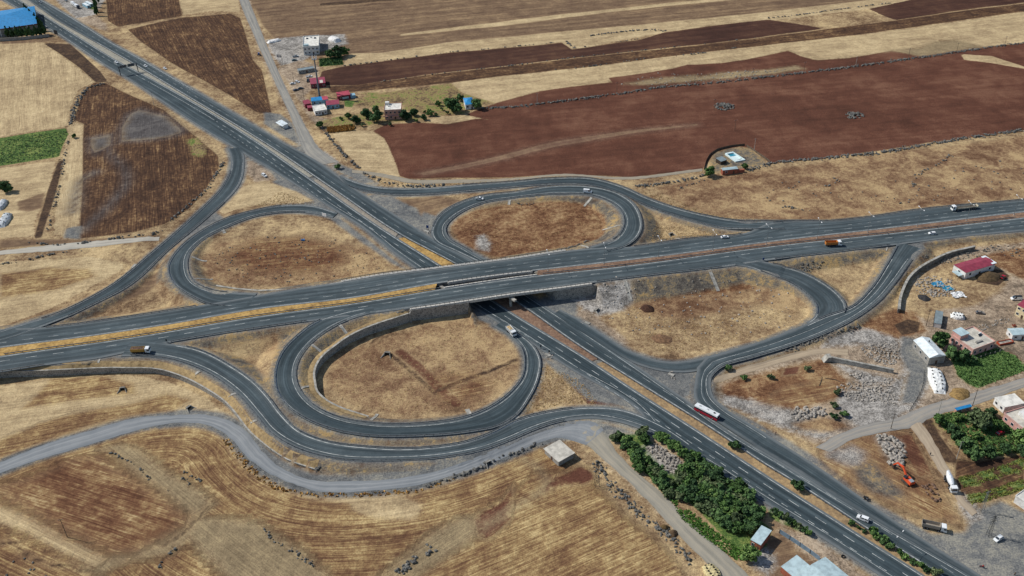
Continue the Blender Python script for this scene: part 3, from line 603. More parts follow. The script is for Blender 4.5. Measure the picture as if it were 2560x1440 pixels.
T = dict(
    pale=(combo(dict(f=1.3, b=1.0, M=1.3, S=1.1, F=.7, B=.8), 1.8), L3((138, 118, 90), (174, 152, 116), (204, 182, 140)), 1.2, .5),
    brn=(combo(dict(f=1.7, b=.9, S=1.4, M=1.2, B=.6), 1.9), [(.08, lin(56, 43, 36)), (.42, lin(78, 58, 45)), (.7, lin(106, 80, 58)), (.93, lin(150, 122, 86))], 1.0, .5),
    red=(combo(dict(b=.8, M=1.1, B=1.8, f=.5, F=.7), 1.5), L3((76, 50, 40), (95, 62, 49), (118, 84, 66)), 1.6, .5),
    org=(combo(dict(M=1.6, S=1.5, f=.8, F=.8, B=.8), 2.0), L3((86, 58, 42), (124, 92, 66), (162, 134, 98)), 2.0, 1.5),
    olv=(combo(dict(b=1.5, f=1.1, S=1.0, M=1.1, B=.8), 1.8), L3((94, 75, 60), (118, 96, 75), (148, 124, 94)), 2.5, 1.5),
    grn=(combo(dict(S=1.3, F=1, f=.7, M=.9), 1.6), L3((50, 68, 38), (78, 102, 52), (130, 138, 78)), 1.2, .5),
    pink=(combo(dict(M=1.6, S=1.5, F=1.0, B=1), 2.1), L3((104, 92, 78), (146, 128, 108), (180, 162, 138)), 3.0, 2.0),
    gry=(combo(dict(S=1.3, F=1.1, M=1.6, B=1), 1.9), L3((88, 90, 90), (112, 112, 109), (142, 138, 126)), 1.2, 1.6),
    conc=(combo(dict(S=1.4, F=1.3, M=1.4), 2.0), L3((100, 96, 90), (138, 133, 126), (178, 172, 162)), 2.6, 2.2),
    drk=(combo(dict(S=1.2, M=1, F=.6), 1.4), L3((56, 46, 40), (76, 60, 48), (102, 82, 62)), .3, .45),
    mix=(combo(dict(f=1.9, b=.9, M=1.3, S=1.0, B=1.0, F=.5), 2.0), [(.08, lin(92, 66, 50)), (.34, lin(118, 90, 64)), (.6, lin(150, 124, 86)), (.92, lin(194, 170, 122))], 3.0, 2.5),
    fal=(combo(dict(M=1.2, S=1.0, f=1.4, F=.6, B=.6), 1.5), L3((114, 99, 76), (138, 121, 93), (164, 145, 110)), 3.0, 4.5),
    pas=(combo(dict(M=1.8, S=1.2, F=.9, B=1.6), 1.9), [(.08, lin(96, 70, 52)), (.35, lin(124, 97, 73)), (.6, lin(150, 124, 92)), (.85, lin(174, 148, 109))], 3.2, 3.0),
    dst=(combo(dict(M=1.2, b=.8), .8), L3((94, 68, 57), (110, 84, 70), (130, 104, 84)), 2.0, 6.0),
    rst=(combo(dict(f=1.8, b=1.0, M=1.2, S=1.1, B=.8), 2.0), [(.1, lin(84, 56, 42)), (.45, lin(112, 80, 58)), (.72, lin(142, 114, 80)), (.95, lin(176, 152, 112))], 4.0, 6.0),
    sta=(combo(dict(M=1.4, S=1.0, f=.8), 1.6), L3((70, 66, 64), (86, 82, 80), (106, 101, 96)), 4.0, 8.0),
    xa=(combo(dict(b=1.2, M=1.0, B=1.2, f=.6, F=.4), 1.5), L3((60, 42, 36), (76, 53, 44), (98, 72, 56)), 1.6, .5),
    xb=(combo(dict(S=1.6, M=1.6, F=1.0), 2.3), [(.1, lin(86, 72, 56)), (.4, lin(132, 112, 80)), (.62, lin(152, 132, 90)), (.8, lin(118, 124, 66)), (.95, lin(90, 108, 54))], 2.0, 2.0),
    spl=(combo(dict(M=1.6, S=1.6, F=.9, B=.6), 2.1), [(.1, lin(80, 74, 68)), (.45, lin(108, 102, 92)), (.7, lin(134, 118, 92)), (.92, lin(160, 134, 92))], 3.0, 2.0))
edge = G.math('ADD', G.math('MULTIPLY', G.math('SUBTRACT', nSm, .5), 2.2), G.math('MULTIPLY', G.math('SUBTRACT', nMid, .5), 1.6))
edgeF = G.math('MULTIPLY', G.math('SUBTRACT', nFi, .5), .9)
col = base; comps = {}
for g in range(7):
    o = G.xyz(G.attr("cl%d" % g))
    for k in range(3): comps[CLS[g * 3 + k]] = o[k]
for k in CLS:
    if k not in T: continue
    f, stops, amp, soft = T[k]
    d = G.math('ADD', comps[k], G.math('ADD', G.math('MULTIPLY', edge, amp), edgeF))
    col = G.mix(G.step(d, -soft, soft), col, G.ramp(f, stops))
# ploughing grooves and pebbles
gro = G.math('MULTIPLY', G.step(comps['brn'], 0, 1), G.step(stW, .2, 1))
col = G.mix(G.math('MULTIPLY', gro, .3), col, lin(56, 38, 30))
fine = G.math('ADD', .78, G.math('MULTIPLY', nFi, .42))
hs = G.n("ShaderNodeHueSaturation"); G.put(hs.inputs["Value"], fine); G.put(hs.inputs["Color"], col)
G.put(G.b.inputs["Base Color"], hs.outputs[0]); G.b.inputs["Roughness"].default_value = .95; G.b.inputs["Specular IOR Level"].default_value = .05
G.bump(G.math('ADD', G.math('MULTIPLY', nSm, 1.0), G.math('ADD', G.math('MULTIPLY', nFi, .4), G.math('MULTIPLY', stF, .8))), .75, .55)
me.materials.append(G.m)
# ------------------------------------------------------------------ paved surfaces
q = NT("asphalt"); rd = q.attr("rd"); x = q.xyz(rd); P = q.pos(); tn = q.xyz(q.attr("tone"))
strk = q.noise(q.mapv(rd, (.015, 13, 0)), 1.0, 3, .5); pat = q.noise(P, .045, 3, .6); fi = q.noise(P, 1.3, 3, .65); md = q.noise(P, .25, 3, .6)
f = q.math('ADD', q.math('MULTIPLY', strk, .5), q.math('ADD', q.math('MULTIPLY', pat, .25), q.math('ADD', q.math('MULTIPLY', fi, .12), q.math('MULTIPLY', md, .13))))
ca = q.ramp(f, [(.36, lin(42, 52, 56)), (.5, lin(54, 65, 69)), (.64, lin(76, 87, 90))]); cb = q.ramp(f, [(.36, lin(56, 66, 69)), (.5, lin(72, 81, 84)), (.64, lin(98, 106, 107))])
c = q.mix(tn[0], ca, cb)
vo = q.n("ShaderNodeTexVoronoi", distance='CHEBYCHEV'); q.put(vo.inputs[0], q.mapv(rd, (.022, 2.6, 0))); vo.inputs["Scale"].default_value = 1.0
mt = q.math('MULTIPLY', x[1], x[2]); ln = q.math('SINE', q.math('MULTIPLY', q.math('SUBTRACT', mt, 1.9), 6.283 / 3.75))
hv = q.n("ShaderNodeHueSaturation"); q.put(hv.inputs["Color"], c)
q.put(hv.inputs["Value"], q.math('ADD', .88, q.math('ADD', q.math('MULTIPLY', q.xyz(vo.outputs["Color"])[0], .26), q.math('MULTIPLY', ln, -.13)))); c = hv.outputs[0]
e = q.math('MULTIPLY', q.math('MINIMUM', x[1], q.math('SUBTRACT', 1.0, x[1])), x[2])
e = q.math('ADD', e, q.math('MULTIPLY', q.math('SUBTRACT', md, .5), 2.0))
c = q.mix(q.math('MULTIPLY', q.math('MULTIPLY', q.step(e, 2.2, .4), .8), tn[1]), c, lin(108, 112, 112))
q.put(q.b.inputs["Base Color"], c); q.b.inputs["Roughness"].default_value = .9; q.b.inputs["Specular IOR Level"].default_value = .15
q.bump(fi, .15, .05); A_ = q.m
M_line = mat("road_paint", lin(196, 198, 192), lin(134, 138, 136), .7, scale=.4)
M_lineold = mat("road_paint_worn", lin(165, 165, 160), lin(112, 114, 113), .8, scale=.5)
M_conc = mat("concrete", lin(168, 164, 154), lin(130, 127, 118), .85, scale=.5)
M_concd = mat("concrete_weathered", lin(128, 124, 116), lin(92, 89, 84), .9, scale=.45, bump=.3)
M_steel = mat("galvanised_steel", lin(150, 155, 158), lin(110, 115, 118), .45, metal=.6, scale=.8)
M_steeld = mat("dark_steel", lin(70, 74, 78), lin(50, 53, 56), .5, metal=.5)
TONE = dict(ewn=.75, ews=.75, dsw=.12, dne=.12, ra=.35, rb=.3, rc=.3, rd=.4, re=.6, rf=.6, re2=.6, rg=.12, rh=.55)
SNAPT = dict(ra=('dsw', 'ewn'), rb=('dsw', 'ewn'), rc=('dne', 'ewn'), rd=('dne', 'ewn'), re=('ews', 're2'), rf=('ews', 'dne'), re2=('re', 'dne'), rg=('ews', 'dsw'), rh=('ews', 'dsw'))
def inside_depth(r, X, Y):
    C = (r['L'] + r['R']) / 2; hw = np.linalg.norm((r['L'] - r['R'])[:, :2], axis=1) / 2
    dd_, _, _, _, (h,) = seg_dist(X, Y, np.c_[C[:, :2], hw]); return h - dd_
for r in ROADS:
    top = [across(r, f) for f in np.linspace(0, 1, r['cols'])]
    a, b = top[0].copy(), top[-1].copy(); a[:, 2] -= .35; b[:, 2] -= .35
    o = strip_mesh([a] + top + [b], "road", A_); r['obj'] = o; tag(o, kind='structure')
    at = o.data.attributes["rd"]; n = len(a); k = r['cols'] + 2; A = np.zeros(n * k * 3); at.data.foreach_get("vector", A); A = A.reshape(n, k, 3)
    A[:, 1:-1, 1] = np.linspace(0, 1, r['cols'])[None]; A[:, 0, 1] = 0; A[:, -1, 1] = 1; at.data.foreach_set("vector", A.ravel())
    tone = np.full((n, k), TONE[r['key']]); rim = np.ones((n, k)); vv = A[:, :, 1]; up_ = dict(dne=(.5, .66, .6), dsw=(.62, .8, .45), ews=(.6, .8, .3), ewn=(.7, .9, .2), rh=(.62, .75, .35), rg=(.6, .75, .3), rb=(.6, .75, .3), rd=(.62, .75, .25)).get(r['key'])
    if up_: t_ = np.clip((vv - up_[0]) / (up_[1] - up_[0]), 0, 1); tone = tone + t_ * up_[2]
    V = np.stack([a] + top + [b], 1)
    for mk in set(SNAPT.get(r['key'], ())):
        dep = inside_depth(R_(mk), V[:, :, 0].ravel(), V[:, :, 1].ravel()).reshape(n, k); t_ = np.clip((dep + 9) / 10, 0, 1); t_ = t_ * t_ * (3 - 2 * t_)
        if mk in ('ewn', 'ews', 'dsw', 'dne', 're2', 're', 'rf'): tone = tone * (1 - t_) + TONE[mk] * t_; rim = np.minimum(rim, 1 - np.clip((dep + 1.0) / 2.0, 0, 1))
    ta = o.data.attributes.new("tone", 'FLOAT_VECTOR', 'POINT'); ta.data.foreach_set("vector", np.stack([tone, rim, rim * 0], -1).ravel())
# lane lines: ribbons lying on the asphalt
def lines(r, specs, m=None, name="lane_marking"):
    mb = MB(); W = np.linalg.norm((r['L'] - r['R'])[:, :2], axis=1)
    for (f, off, w_, dash, lo, hi) in specs:
        # f fraction across, off metres from that edge (towards the middle), dash None or (on, period)
        n = len(W); a, b = int(lo * (n - 1)), int(math.ceil(hi * (n - 1))) + 1
        ff = np.clip(f + off / np.maximum(W, .1), 0, 1)
        def at(k): return (r['L'] * (1 - k[:, None]) + r['R'] * k[:, None])[a:b]
        P1 = at(ff - w_ / 2 / W); P2 = at(ff + w_ / 2 / W); mid = (P1 + P2) / 2
        s = np.r_[0, np.cumsum(np.linalg.norm(np.diff(mid, axis=0), axis=1))]
        if dash is None: iv = [(0, s[-1])]
        else: iv = [(t, min(t + dash[0], s[-1])) for t in np.arange(dash[2] if len(dash) > 2 else 0, s[-1], dash[1])]
        for t0, t1 in iv:
            ts = np.unique(np.r_[t0, s[(s > t0) & (s < t1)], t1]); vs = []
            for t in ts:
                for P in (P1, P2): vs.append((np.interp(t, s, P[:, 0]), np.interp(t, s, P[:, 1]), np.interp(t, s, P[:, 2]) + r['dz'] + .03))
            mb.add(vs, [(2 * i, 2 * i + 1, 2 * i + 3, 2 * i + 2) for i in range(len(ts) - 1)])
    # faces up
    mb.f = [f if np.cross(np.array(mb.v[f[1]]) - mb.v[f[0]], np.array(mb.v[f[2]]) - mb.v[f[0]])[2] > 0 else f[::-1] for f in mb.f]
    if mb.f: mb.build(name, m or M_line, parent=r['obj'])
D = (5, 12.5)
lines(R_('dsw'), [(0, 1.2, .28, None, 0, 1), (0, 5.0, .24, D + (2.0,), 0, .37), (0, 5.0, .24, None, .37, .47), (0, 5.0, .24, D, .47, 1), (1, -3.2, .2, None, .62, 1), (0, 8.7, .2, (2.5, 6.2), .48, .62), (0, 8.6, .22, (3, 6.2), .74, 1), (1, -1.0, .16, None, .05, .3)])
lines(R_('dne'), [(0, 1.0, .3, None, .25, 1), (1, -1.0, .26, None, 0, .4), (1, -2.2, .2, None, .72, 1), (0, 5.0, .14, (5, 12.5), .05, 1), (0, 8.7, .16, (2.5, 6.2), .33, .4)], M_line)
lines(R_('ewn'), [(0, .85, .26, None, 0, 1), (0, 4.6, .2, D, 0, 1), (0, 8.5, .14, (3, 9), .3, .62), (0, 8.6, .16, (2.5, 6.2), .74, 1)], M_line)
lines(R_('ews'), [(0, .85, .28, None, 0, 1), (0, 4.7, .22, D, 0, 1), (1, -1.2, .14, None, .32, .72), (0, 8.6, .16, (2.5, 6.2), .84, 1)], M_line)
lines(R_('ra'), [(0, 1.3, .2, None, .08, .98), (1, -1.2, .16, None, .1, .95)], M_lineold)
lines(R_('rb'), [(0, 1.0, .2, None, .02, .94), (1, -2.3, .2, None, .02, .9)], M_line)
lines(R_('rc'), [(0, 1.2, .22, None, .02, .95), (1, -1.0, .2, None, .1, .98)], M_line)
lines(R_('rd'), [(0, 1.2, .24, None, .02, .95), (1, -2.4, .2, None, .02, .95)], M_line)
lines(R_('re'), [(0, 1.0, .2, None, .3, .9), (1, -1.0, .2, None, .1, .98)], M_line)
lines(R_('rf'), [(0, 2.2, .2, None, .05, .7), (1, -1.6, .24, None, .06, .33), (.5, .6, .16, None, .1, .62)], M_line)
lines(R_('rg'), [(0, 1.0, .26, None, .02, .97), (1, -1.9, .2, None, .02, .95)], M_line)
lines(R_('rh'), [(0, 1.0, .26, None, .08, .97), (1, -2.6, .24, None, .06, .95)], M_line)
# medians (soil between the carriageways)
def soil(name, a, b, c, sc=.5):
    q = NT(name); P = q.pos(); f = q.math('ADD', q.math('MULTIPLY', q.noise(P, sc, 4, .65), .6), q.math('MULTIPLY', q.noise(P, sc * .2, 3, .6), .4))
    q.put(q.b.inputs["Base Color"], q.ramp(f, [(.36, a), (.5, b), (.64, c)])); q.b.inputs["Roughness"].default_value = .95; q.bump(f, .8, .5); return q.m
M_gold = soil("median_gold", lin(118, 92, 56), lin(164, 132, 78), lin(196, 162, 100), .7)
M_redm = soil("median_red", lin(94, 74, 60), lin(122, 96, 78), lin(148, 122, 98), .7)
M_palem = soil("median_pale", lin(122, 120, 110), lin(144, 140, 127), lin(164, 157, 138), .7)
M_drym = soil("median_dry", lin(118, 98, 74), lin(146, 122, 90), lin(180, 152, 108), .6)
def median(ka, kb, lo, hi, m, ra=1.0):
    """strip between the inner edges of two carriageways"""
    A = across(R_(ka), 0); B = across(R_(kb), 0)
    x0 = lo[0]; sel = lambda C: C[(C @ np.array([hi[0], hi[1], 0]) >= lo[0]) & (C @ np.array([hi[0], hi[1], 0]) <= lo[1])]
    A = sel(A); B = sel(B); n = max(len(A), 3); A = resample(A, n); B = resample(B, n)
    jit = lambda P, B_, a: P + (B_ - P) / np.linalg.norm(B_ - P, axis=1)[:, None] * a
    A2 = jit(A, B, -.05); B2 = jit(B, A, -.05); mid = (A + B) / 2; mid[:, 2] += .12; A2[:, 2] -= .02; B2[:, 2] -= .02
    o = strip_mesh([A2, mid, B2], "median", m); tag(o, kind='structure'); return o
wx = lambda u, v, z=0: gz(u, v, z)
median('ewn', 'ews', (-600, wx(1105, 712, 7.3)[0] - 1), (1, 0), M_gold)
median('ewn', 'ews', (wx(1335, 682, 7.2)[0] + 1, 600), (1, 0), M_redm)
dk = lambda u, v: float(gz(u, v, 0)[:2] @ DDIR)
median('dsw', 'dne', (dk(-60, -60), dk(765, 452)), tuple(DDIR), M_palem)
median('dsw', 'dne', (dk(765, 452) + .5, dk(1000, 590)), tuple(DDIR), soil("median_grey", lin(116, 112, 104), lin(136, 128, 116), lin(152, 142, 124), .6))
median('dsw', 'dne', (dk(1000, 590) + .5, dk(1125, 670)), tuple(DDIR), M_gold)
median('dsw', 'dne', (dk(1125, 670) + .5, dk(1500, 900)), tuple(DDIR), M_redm)
median('dsw', 'dne', (dk(1500, 900) + .5, dk(2500, 1540)), tuple(DDIR), M_drym)
# tracks
def drape(C, dz=.05):
    C = C.copy(); C[:, 2] = [hg(x, y) + dz for x, y in C[:, :2]]; return C
def tmat(name, a, b, c):
    q = NT(name); rd = q.attr("rd"); x = q.xyz(rd); P = q.pos(); f = q.math('ADD', q.math('MULTIPLY', q.noise(q.mapv(rd, (.03, 7, 0)), 1.0, 3, .6), .7), q.math('MULTIPLY', q.noise(P, .12, 3, .6), .3)); fi = q.noise(P, 1.3, 2, .6)
    c0 = q.ramp(f, [(.32, a), (.52, b), (.72, c)])
    v = x[1]; w1 = q.math('ABSOLUTE', q.math('SUBTRACT', q.math('ABSOLUTE', q.math('SUBTRACT', v, .5)), .17))
    c0 = q.mix(q.math('MULTIPLY', q.step(w1, .1, .02), .4), c0, c)
    c0 = q.mix(q.math('MULTIPLY', q.step(q.math('ABSOLUTE', q.math('SUBTRACT', v, .5)), .34, .5), .5), c0, a)
    q.put(q.b.inputs["Base Color"], c0); q.b.inputs["Roughness"].default_value = .95; q.bump(fi, .4, .1); return q.m
TM = dict(t1=tmat("gravel_track", lin(112, 116, 118), lin(126, 129, 130), lin(150, 151, 149)), t2=tmat("lane_tar", lin(128, 124, 112), lin(146, 140, 126), lin(164, 154, 134)),
          t3=tmat("pale_gravel", lin(150, 144, 132), lin(172, 166, 152), lin(186, 178, 162)), t4=tmat("old_tar", lin(118, 116, 110), lin(136, 133, 125), lin(160, 154, 140)),
          t5=tmat("narrow_path", lin(128, 120, 106), lin(142, 134, 118), lin(160, 148, 126)), t6=tmat("dirt_track", lin(142, 126, 106), lin(162, 145, 121), lin(178, 160, 134)),
          t7=tmat("site_track", lin(144, 128, 110), lin(162, 146, 124), lin(178, 162, 138)), t8=tmat("village_tar", lin(124, 120, 114), lin(142, 138, 130), lin(164, 152, 134)))
ST = np.random.default_rng(3)
for k, (L, R) in TRACKS.items():
    n = len(L); w_ = np.linalg.norm((L - R)[:, :2], axis=1)[:, None]; j1 = ST.uniform(-.25, .35, (n, 1)); j2 = ST.uniform(-.25, .35, (n, 1)); D2 = (R - L) / w_
    L2 = L - D2 * j1; R2 = R + D2 * j2; cols = [L2 * (1 - f) + R2 * f for f in np.linspace(0, 1, 5)]
    zs = [.0, .07, .1, .07, .0]; cc = [drape(c, .05 + z) for c, z in zip(cols, zs)]
    o = strip_mesh(cc, "path" if k in ('t5', 't6', 't7', 't3') else "track", TM[k]); tag(o, kind='structure')
# ------------------------------------------------------------------ bridge
M_stone = NT("ashlar_stone"); _v = M_stone.n("ShaderNodeTexVoronoi", feature='DISTANCE_TO_EDGE'); M_stone.put(_v.inputs[0], M_stone.pos()); _v.inputs["Scale"].default_value = .9
_v2 = M_stone.n("ShaderNodeTexVoronoi"); M_stone.put(_v2.inputs[0], M_stone.pos()); _v2.inputs["Scale"].default_value = .9
_c = M_stone.ramp(M_stone.xyz(_v2.outputs["Color"])[0], [(0, lin(104, 102, 98)), (1, lin(142, 138, 130))])
M_stone.put(M_stone.b.inputs["Base Color"], M_stone.mix(M_stone.step(_v.outputs[0], .1, .02), _c, lin(166, 162, 152))); M_stone.b.inputs["Roughness"].default_value = .9
M_stone = M_stone.m
def wall_mesh(P, th, name, m, parent=None, bottom=None, side=1):
    """solid wall under the polyline P (x,y,top z); thickness towards the +side normal"""
    A = P.copy(); B = offset(P, th * side); k = len(P); V = []; 
    for i in range(k):
        zb = (min(hg(A[i, 0], A[i, 1]), hg(B[i, 0], B[i, 1])) - .6) if bottom is None else bottom
        zb = min(zb, P[i, 2] - .3)
        V += [(A[i, 0], A[i, 1], zb), (A[i, 0], A[i, 1], P[i, 2]), (B[i, 0], B[i, 1], P[i, 2]), (B[i, 0], B[i, 1], zb)]
    F = []
    for i in range(k - 1):
        for j in range(4): F.append((i * 4 + j, i * 4 + (j + 1) % 4, (i + 1) * 4 + (j + 1) % 4, (i + 1) * 4 + j))
    F += [(0, 3, 2, 1), ((k - 1) * 4, (k - 1) * 4 + 1, (k - 1) * 4 + 2, (k - 1) * 4 + 3)]
    return MB().add(V, F).build(name, m, parent)
def rail_mesh(P, name, m, parent=None, h=.85, post=4.0, band=.34, th=.14, two=False):
    P = P[np.r_[True, np.linalg.norm(np.diff(P[:, :2], axis=0), axis=1) > .05]]
    mb = MB(); k = len(P); Q = offset(P, th)
    for z0, z1 in ([(h - band, h)] + ([(h + .25, h + .33)] if two else [])):
        V = []
        for i in range(k):
            V += [(P[i, 0], P[i, 1], P[i, 2] + z0), (P[i, 0], P[i, 1], P[i, 2] + z1), (Q[i, 0], Q[i, 1], P[i, 2] + z1), (Q[i, 0], Q[i, 1], P[i, 2] + z0)]
        mb.add(V, [(i * 4 + j, i * 4 + (j + 1) % 4, (i + 1) * 4 + (j + 1) % 4, (i + 1) * 4 + j) for i in range(k - 1) for j in range(4)])
    s = np.r_[0, np.cumsum(np.linalg.norm(np.diff(P[:, :2], axis=0), axis=1))]
    for t in np.arange(.5, s[-1], post):
        x, y, z = (np.interp(t, s, P[:, j]) for j in range(3)); mb.box(x - .08, x + .08, y - .08, y + .08, z - .3, z + h + (.33 if two else -.02))
    return mb.build(name, m, parent)
bc = gz(1260, 740, 5)
bridge = empty("road_bridge", (0, 0, 0), 0, "grey concrete road bridge carrying the east west highway over the diagonal highway", "bridge")
def incor(x, y, pad=0):
    s = np.array([x, y]) - CW; e2 = CE - CW; nrm = np.array([-DDIR[1], DDIR[0]]); wdt = abs(e2 @ nrm); sgn = np.sign(e2 @ nrm); d = (s @ nrm) * sgn
    return -pad <= d <= wdt + pad
for k in ('ewn', 'ews'):
    A, B = across(R_(k), 0), across(R_(k), 1); sel = [i for i in range(len(A)) if incor(*((A[i] + B[i]) / 2)[:2], 4)]
    i0, i1 = sel[0], sel[-1] + 1; A, B = A[i0:i1], B[i0:i1]; V = []
    for i in range(len(A)):
        for P, dz in ((A, -.37), (B, -.37), (B, -1.5), (A, -1.5)): V.append((P[i, 0], P[i, 1], P[i, 2] + dz))
    MB().add(V, [(i * 4 + j, i * 4 + (j + 1) % 4, (i + 1) * 4 + (j + 1) % 4, (i + 1) * 4 + j) for i in range(len(A) - 1) for j in range(4)] + [(0, 1, 2, 3), tuple(len(V) - 4 + j for j in (3, 2, 1, 0))]).build("deck", M_concd, bridge)
def edgepart(k, f, x0, x1, z_off=0.0):
    P = across(R_(k), f); P = P[(P[:, 0] > min(x0, x1)) & (P[:, 0] < max(x0, x1))]; P = P.copy(); P[:, 2] += z_off; return P
xa, xb = wx(1022, 776, 7.3)[0], wx(1490, 711, 6.9)[0]
def parapet(P, side, th=1.5, h=.28):
    Q = P.copy(); Q[:, 2] += h; R = offset(P, th * side); V = []; n = len(P)
    for i in range(n): V += [(P[i, 0], P[i, 1], P[i, 2] - 1.15), (P[i, 0], P[i, 1], P[i, 2] + h), (R[i, 0], R[i, 1], P[i, 2] + h), (R[i, 0], R[i, 1], P[i, 2] - 1.1)]
    return MB().add(V, [(i * 4 + j, i * 4 + (j + 1) % 4, (i + 1) * 4 + (j + 1) % 4, (i + 1) * 4 + j) for i in range(n - 1) for j in range(4)] + [(0, 3, 2, 1), (4 * n - 4, 4 * n - 3, 4 * n - 2, 4 * n - 1)]).build("parapet", mat("parapet_concrete", lin(196, 192, 182), lin(158, 154, 144), .85, scale=1.2), bridge)
def sidesign(k, f): # +1 if the outside of edge f lies to the left of travel
    A, B = across(R_(k), f), across(R_(k), 1 - f); i = len(A) // 2; T = A[i + 1] - A[i]; N = np.array([-T[1], T[0]]); return 1 if (A[i] - B[i])[:2] @ N > 0 else -1
for k, f, u0, u1 in (('ews', 1, xa, xb), ('ews', 0, wx(1110, 716, 7.3)[0], wx(1345, 690, 7.1)[0]), ('ewn', 0, wx(1110, 708, 7.3)[0], wx(1335, 680, 7.1)[0]), ('ewn', 1, wx(850, 708, 6.8)[0], wx(1420, 630, 6.8)[0])):
    P = edgepart(k, f, u0, u1); sg = sidesign(k, f); parapet(P, sg, 1.5 if f else 1.0)
    P2 = offset(P, sg * (1.1 if f else .5)); P2[:, 2] += .28; rail_mesh(P2, "railing", M_steeld, bridge, h=.75, post=2.5, band=.12, th=.1, two=True)
nrm = np.array([-DDIR[1], DDIR[0]]); out = -np.sign((CE - CW) @ nrm)
for C0, o_, s0, s1 in ((CW, out, -.8, -40), (CE, -out, -.8, -42)):
    P = [C0 + DDIR * s0, C0 + DDIR * s1, C0 + DDIR * s1 + nrm * o_ * 1.5, C0 + DDIR * s0 + nrm * o_ * 1.5]
    MB().prism([tuple(q) for q in P], -.6, 5.75).build("abutment", M_stone, bridge)
W = WALLS['wingw'].copy(); W[:, 2] -= .35; wall_mesh(W, .9, "wing_wall", M_stone, bridge, bottom=-.6, side=1)
W = WALLS['winge'].copy(); W[:, 2] -= .45; wall_mesh(W, .9, "wing_wall", M_stone, bridge, bottom=-.6, side=1)
P_ = np.array([WALLS['wingw'][0], WALLS['loop'][0] + [0, 0, .0]]); P_[:, 2] = [6.6, 5.8]; wall_mesh(resample(P_, 4), .9, "corner_wall", M_stone, bridge, bottom=-.6, side=1)
# piers stand in the median
for (u, v) in ((1277, 765),):
    c = gz(u, v, 0)[:2]
    for sft in (0, -13, -26):
        q = c + DDIR * sft; MB().tube((q[0], q[1], -.5), (q[0], q[1], 4.9), .75, .75, 14).build("pier", M_conc, bridge)
    P = [c + DDIR * 4 + nrm * .8, c - DDIR * 31 + nrm * .8, c - DDIR * 31 - nrm * .8, c + DDIR * 4 - nrm * .8]
    MB().prism([tuple(q) for q in P], 4.9, 5.78).build("pier_cap", M_conc, bridge)
# ------------------------------------------------------------------ retaining walls
M_wallst = M_stone; M_fill = soil('backfill_soil', lin(116, 96, 66), lin(150, 128, 92), lin(176, 150, 106), .6)
def wall_thing(key, name, label, th=.6, cap=True, m=None, side=1, up=0.0):
    P = WALLS[key].copy(); P[:, 2] += up
    r = empty(name, (0, 0, 0), 0, label, "wall"); wall_mesh(P, th, "face", m or M_wallst, r, side=side)
    A = offset(P, .3 * side); B = offset(P, 3.4 * side); A[:, 2] = P[:, 2] - .06; B[:, 2] = [hg(x, y) + .12 for x, y in B[:, :2]]; C = (A + B) / 2; C[:, 2] = np.maximum(C[:, 2] + .1, [hg(x, y) + .1 for x, y in C[:, :2]])
    if key != 'east': strip_mesh([A, C, B], "backfill", M_fill, parent=r)
    if cap:
        Q = P.copy(); Q[:, 2] += .12; A = offset(Q, -.12 * side); B = offset(Q, (th + .2) * side); V = []; n = len(P)
        for i in range(n): V += [(A[i, 0], A[i, 1], A[i, 2] - .22), (A[i, 0], A[i, 1], A[i, 2]), (B[i, 0], B[i, 1], A[i, 2]), (B[i, 0], B[i, 1], A[i, 2] - .22)]
        MB().add(V, [(i * 4 + j, i * 4 + (j + 1) % 4, (i + 1) * 4 + (j + 1) % 4, (i + 1) * 4 + j) for i in range(n - 1) for j in range(4)] + [(0, 3, 2, 1), (4 * n - 4, 4 * n - 3, 4 * n - 2, 4 * n - 1)]).build("coping", M_conc, r)
    return r
wall_thing('sw', "retaining_wall", "long curved grey stone retaining wall below the southwest ramp")
wall_thing('loop', "retaining_wall", "curved stone retaining wall with pale coping inside the southwest loop", .7, side=-1)
wall_thing('east', "retaining_wall", "curved concrete retaining wall beside the yard of the maroon roofed shed", 1.0, m=M_concd, side=-1)
# free standing concrete wall on the rubble yard
P = resample(np.array([gz(2070, 892, 2.6), gz(2235, 925, 2.0)]), 12)
r = empty("concrete_wall", (0, 0, 0), 0, "straight low concrete wall with a sloping end block on the rubble yard", "wall")
wall_mesh(P, 1.1, "wall", M_conc, r, side=1)
a = gz(2078, 905, 0); MB().side([(-3.2, -.3), (3.0, -.3), (1.0, 2.7), (-1.0, 2.7)], -1.6, 1.6).build("end_block", M_conc, r).matrix_local = Matrix.Translation((a[0] - 1, a[1] + 1.5, 0)) @ Matrix.Rotation(.15, 4, 'Z')
# ------------------------------------------------------------------ guard rails
M_rail = mat("rail_steel", lin(112, 116, 118), lin(84, 88, 90), .55, metal=.3, scale=.8)
GRP = "steel guardrails along the ramps"
def grail(key, f, lo, hi, label, inset=.35, h=.85):
    P = across(R_(key), f, lo, hi); sg = sidesign(key, f); P = offset(P, -sg * inset)
    o = rail_mesh(P, "guardrail", M_rail, None, h=h, band=.42, th=.2); tag(o, label, "guardrail", GRP)
grail('ra', 0, .14, .84, "guardrail on the outer rim of the northwest ramp beside the ploughed field")
grail('ra', 1, .3, .8, "guardrail on the inner side of the northwest ramp facing the northwest loop")
grail('rb', 0, .2, .93, "guardrail around the outside of the northwest loop")
grail('rb', 1, .12, .9, "guardrail around the inside of the northwest loop")
grail('rc', 0, .3, 1, "guardrail on the field side of the northeast ramp")
grail('rc', 1, .06, .98, "guardrail on the inner side of the northeast ramp")
grail('rd', 0, .2, .97, "guardrail around the outside of the northeast loop")
grail('rd', 1, .06, .92, "guardrail around the inside of the northeast loop with the red soil")
grail('re', 1, .2, .85, "guardrail on the inner rim of the southeast loop")
grail('re', 0, .25, .75, "guardrail between the southeast loop and its triangle of dry soil")
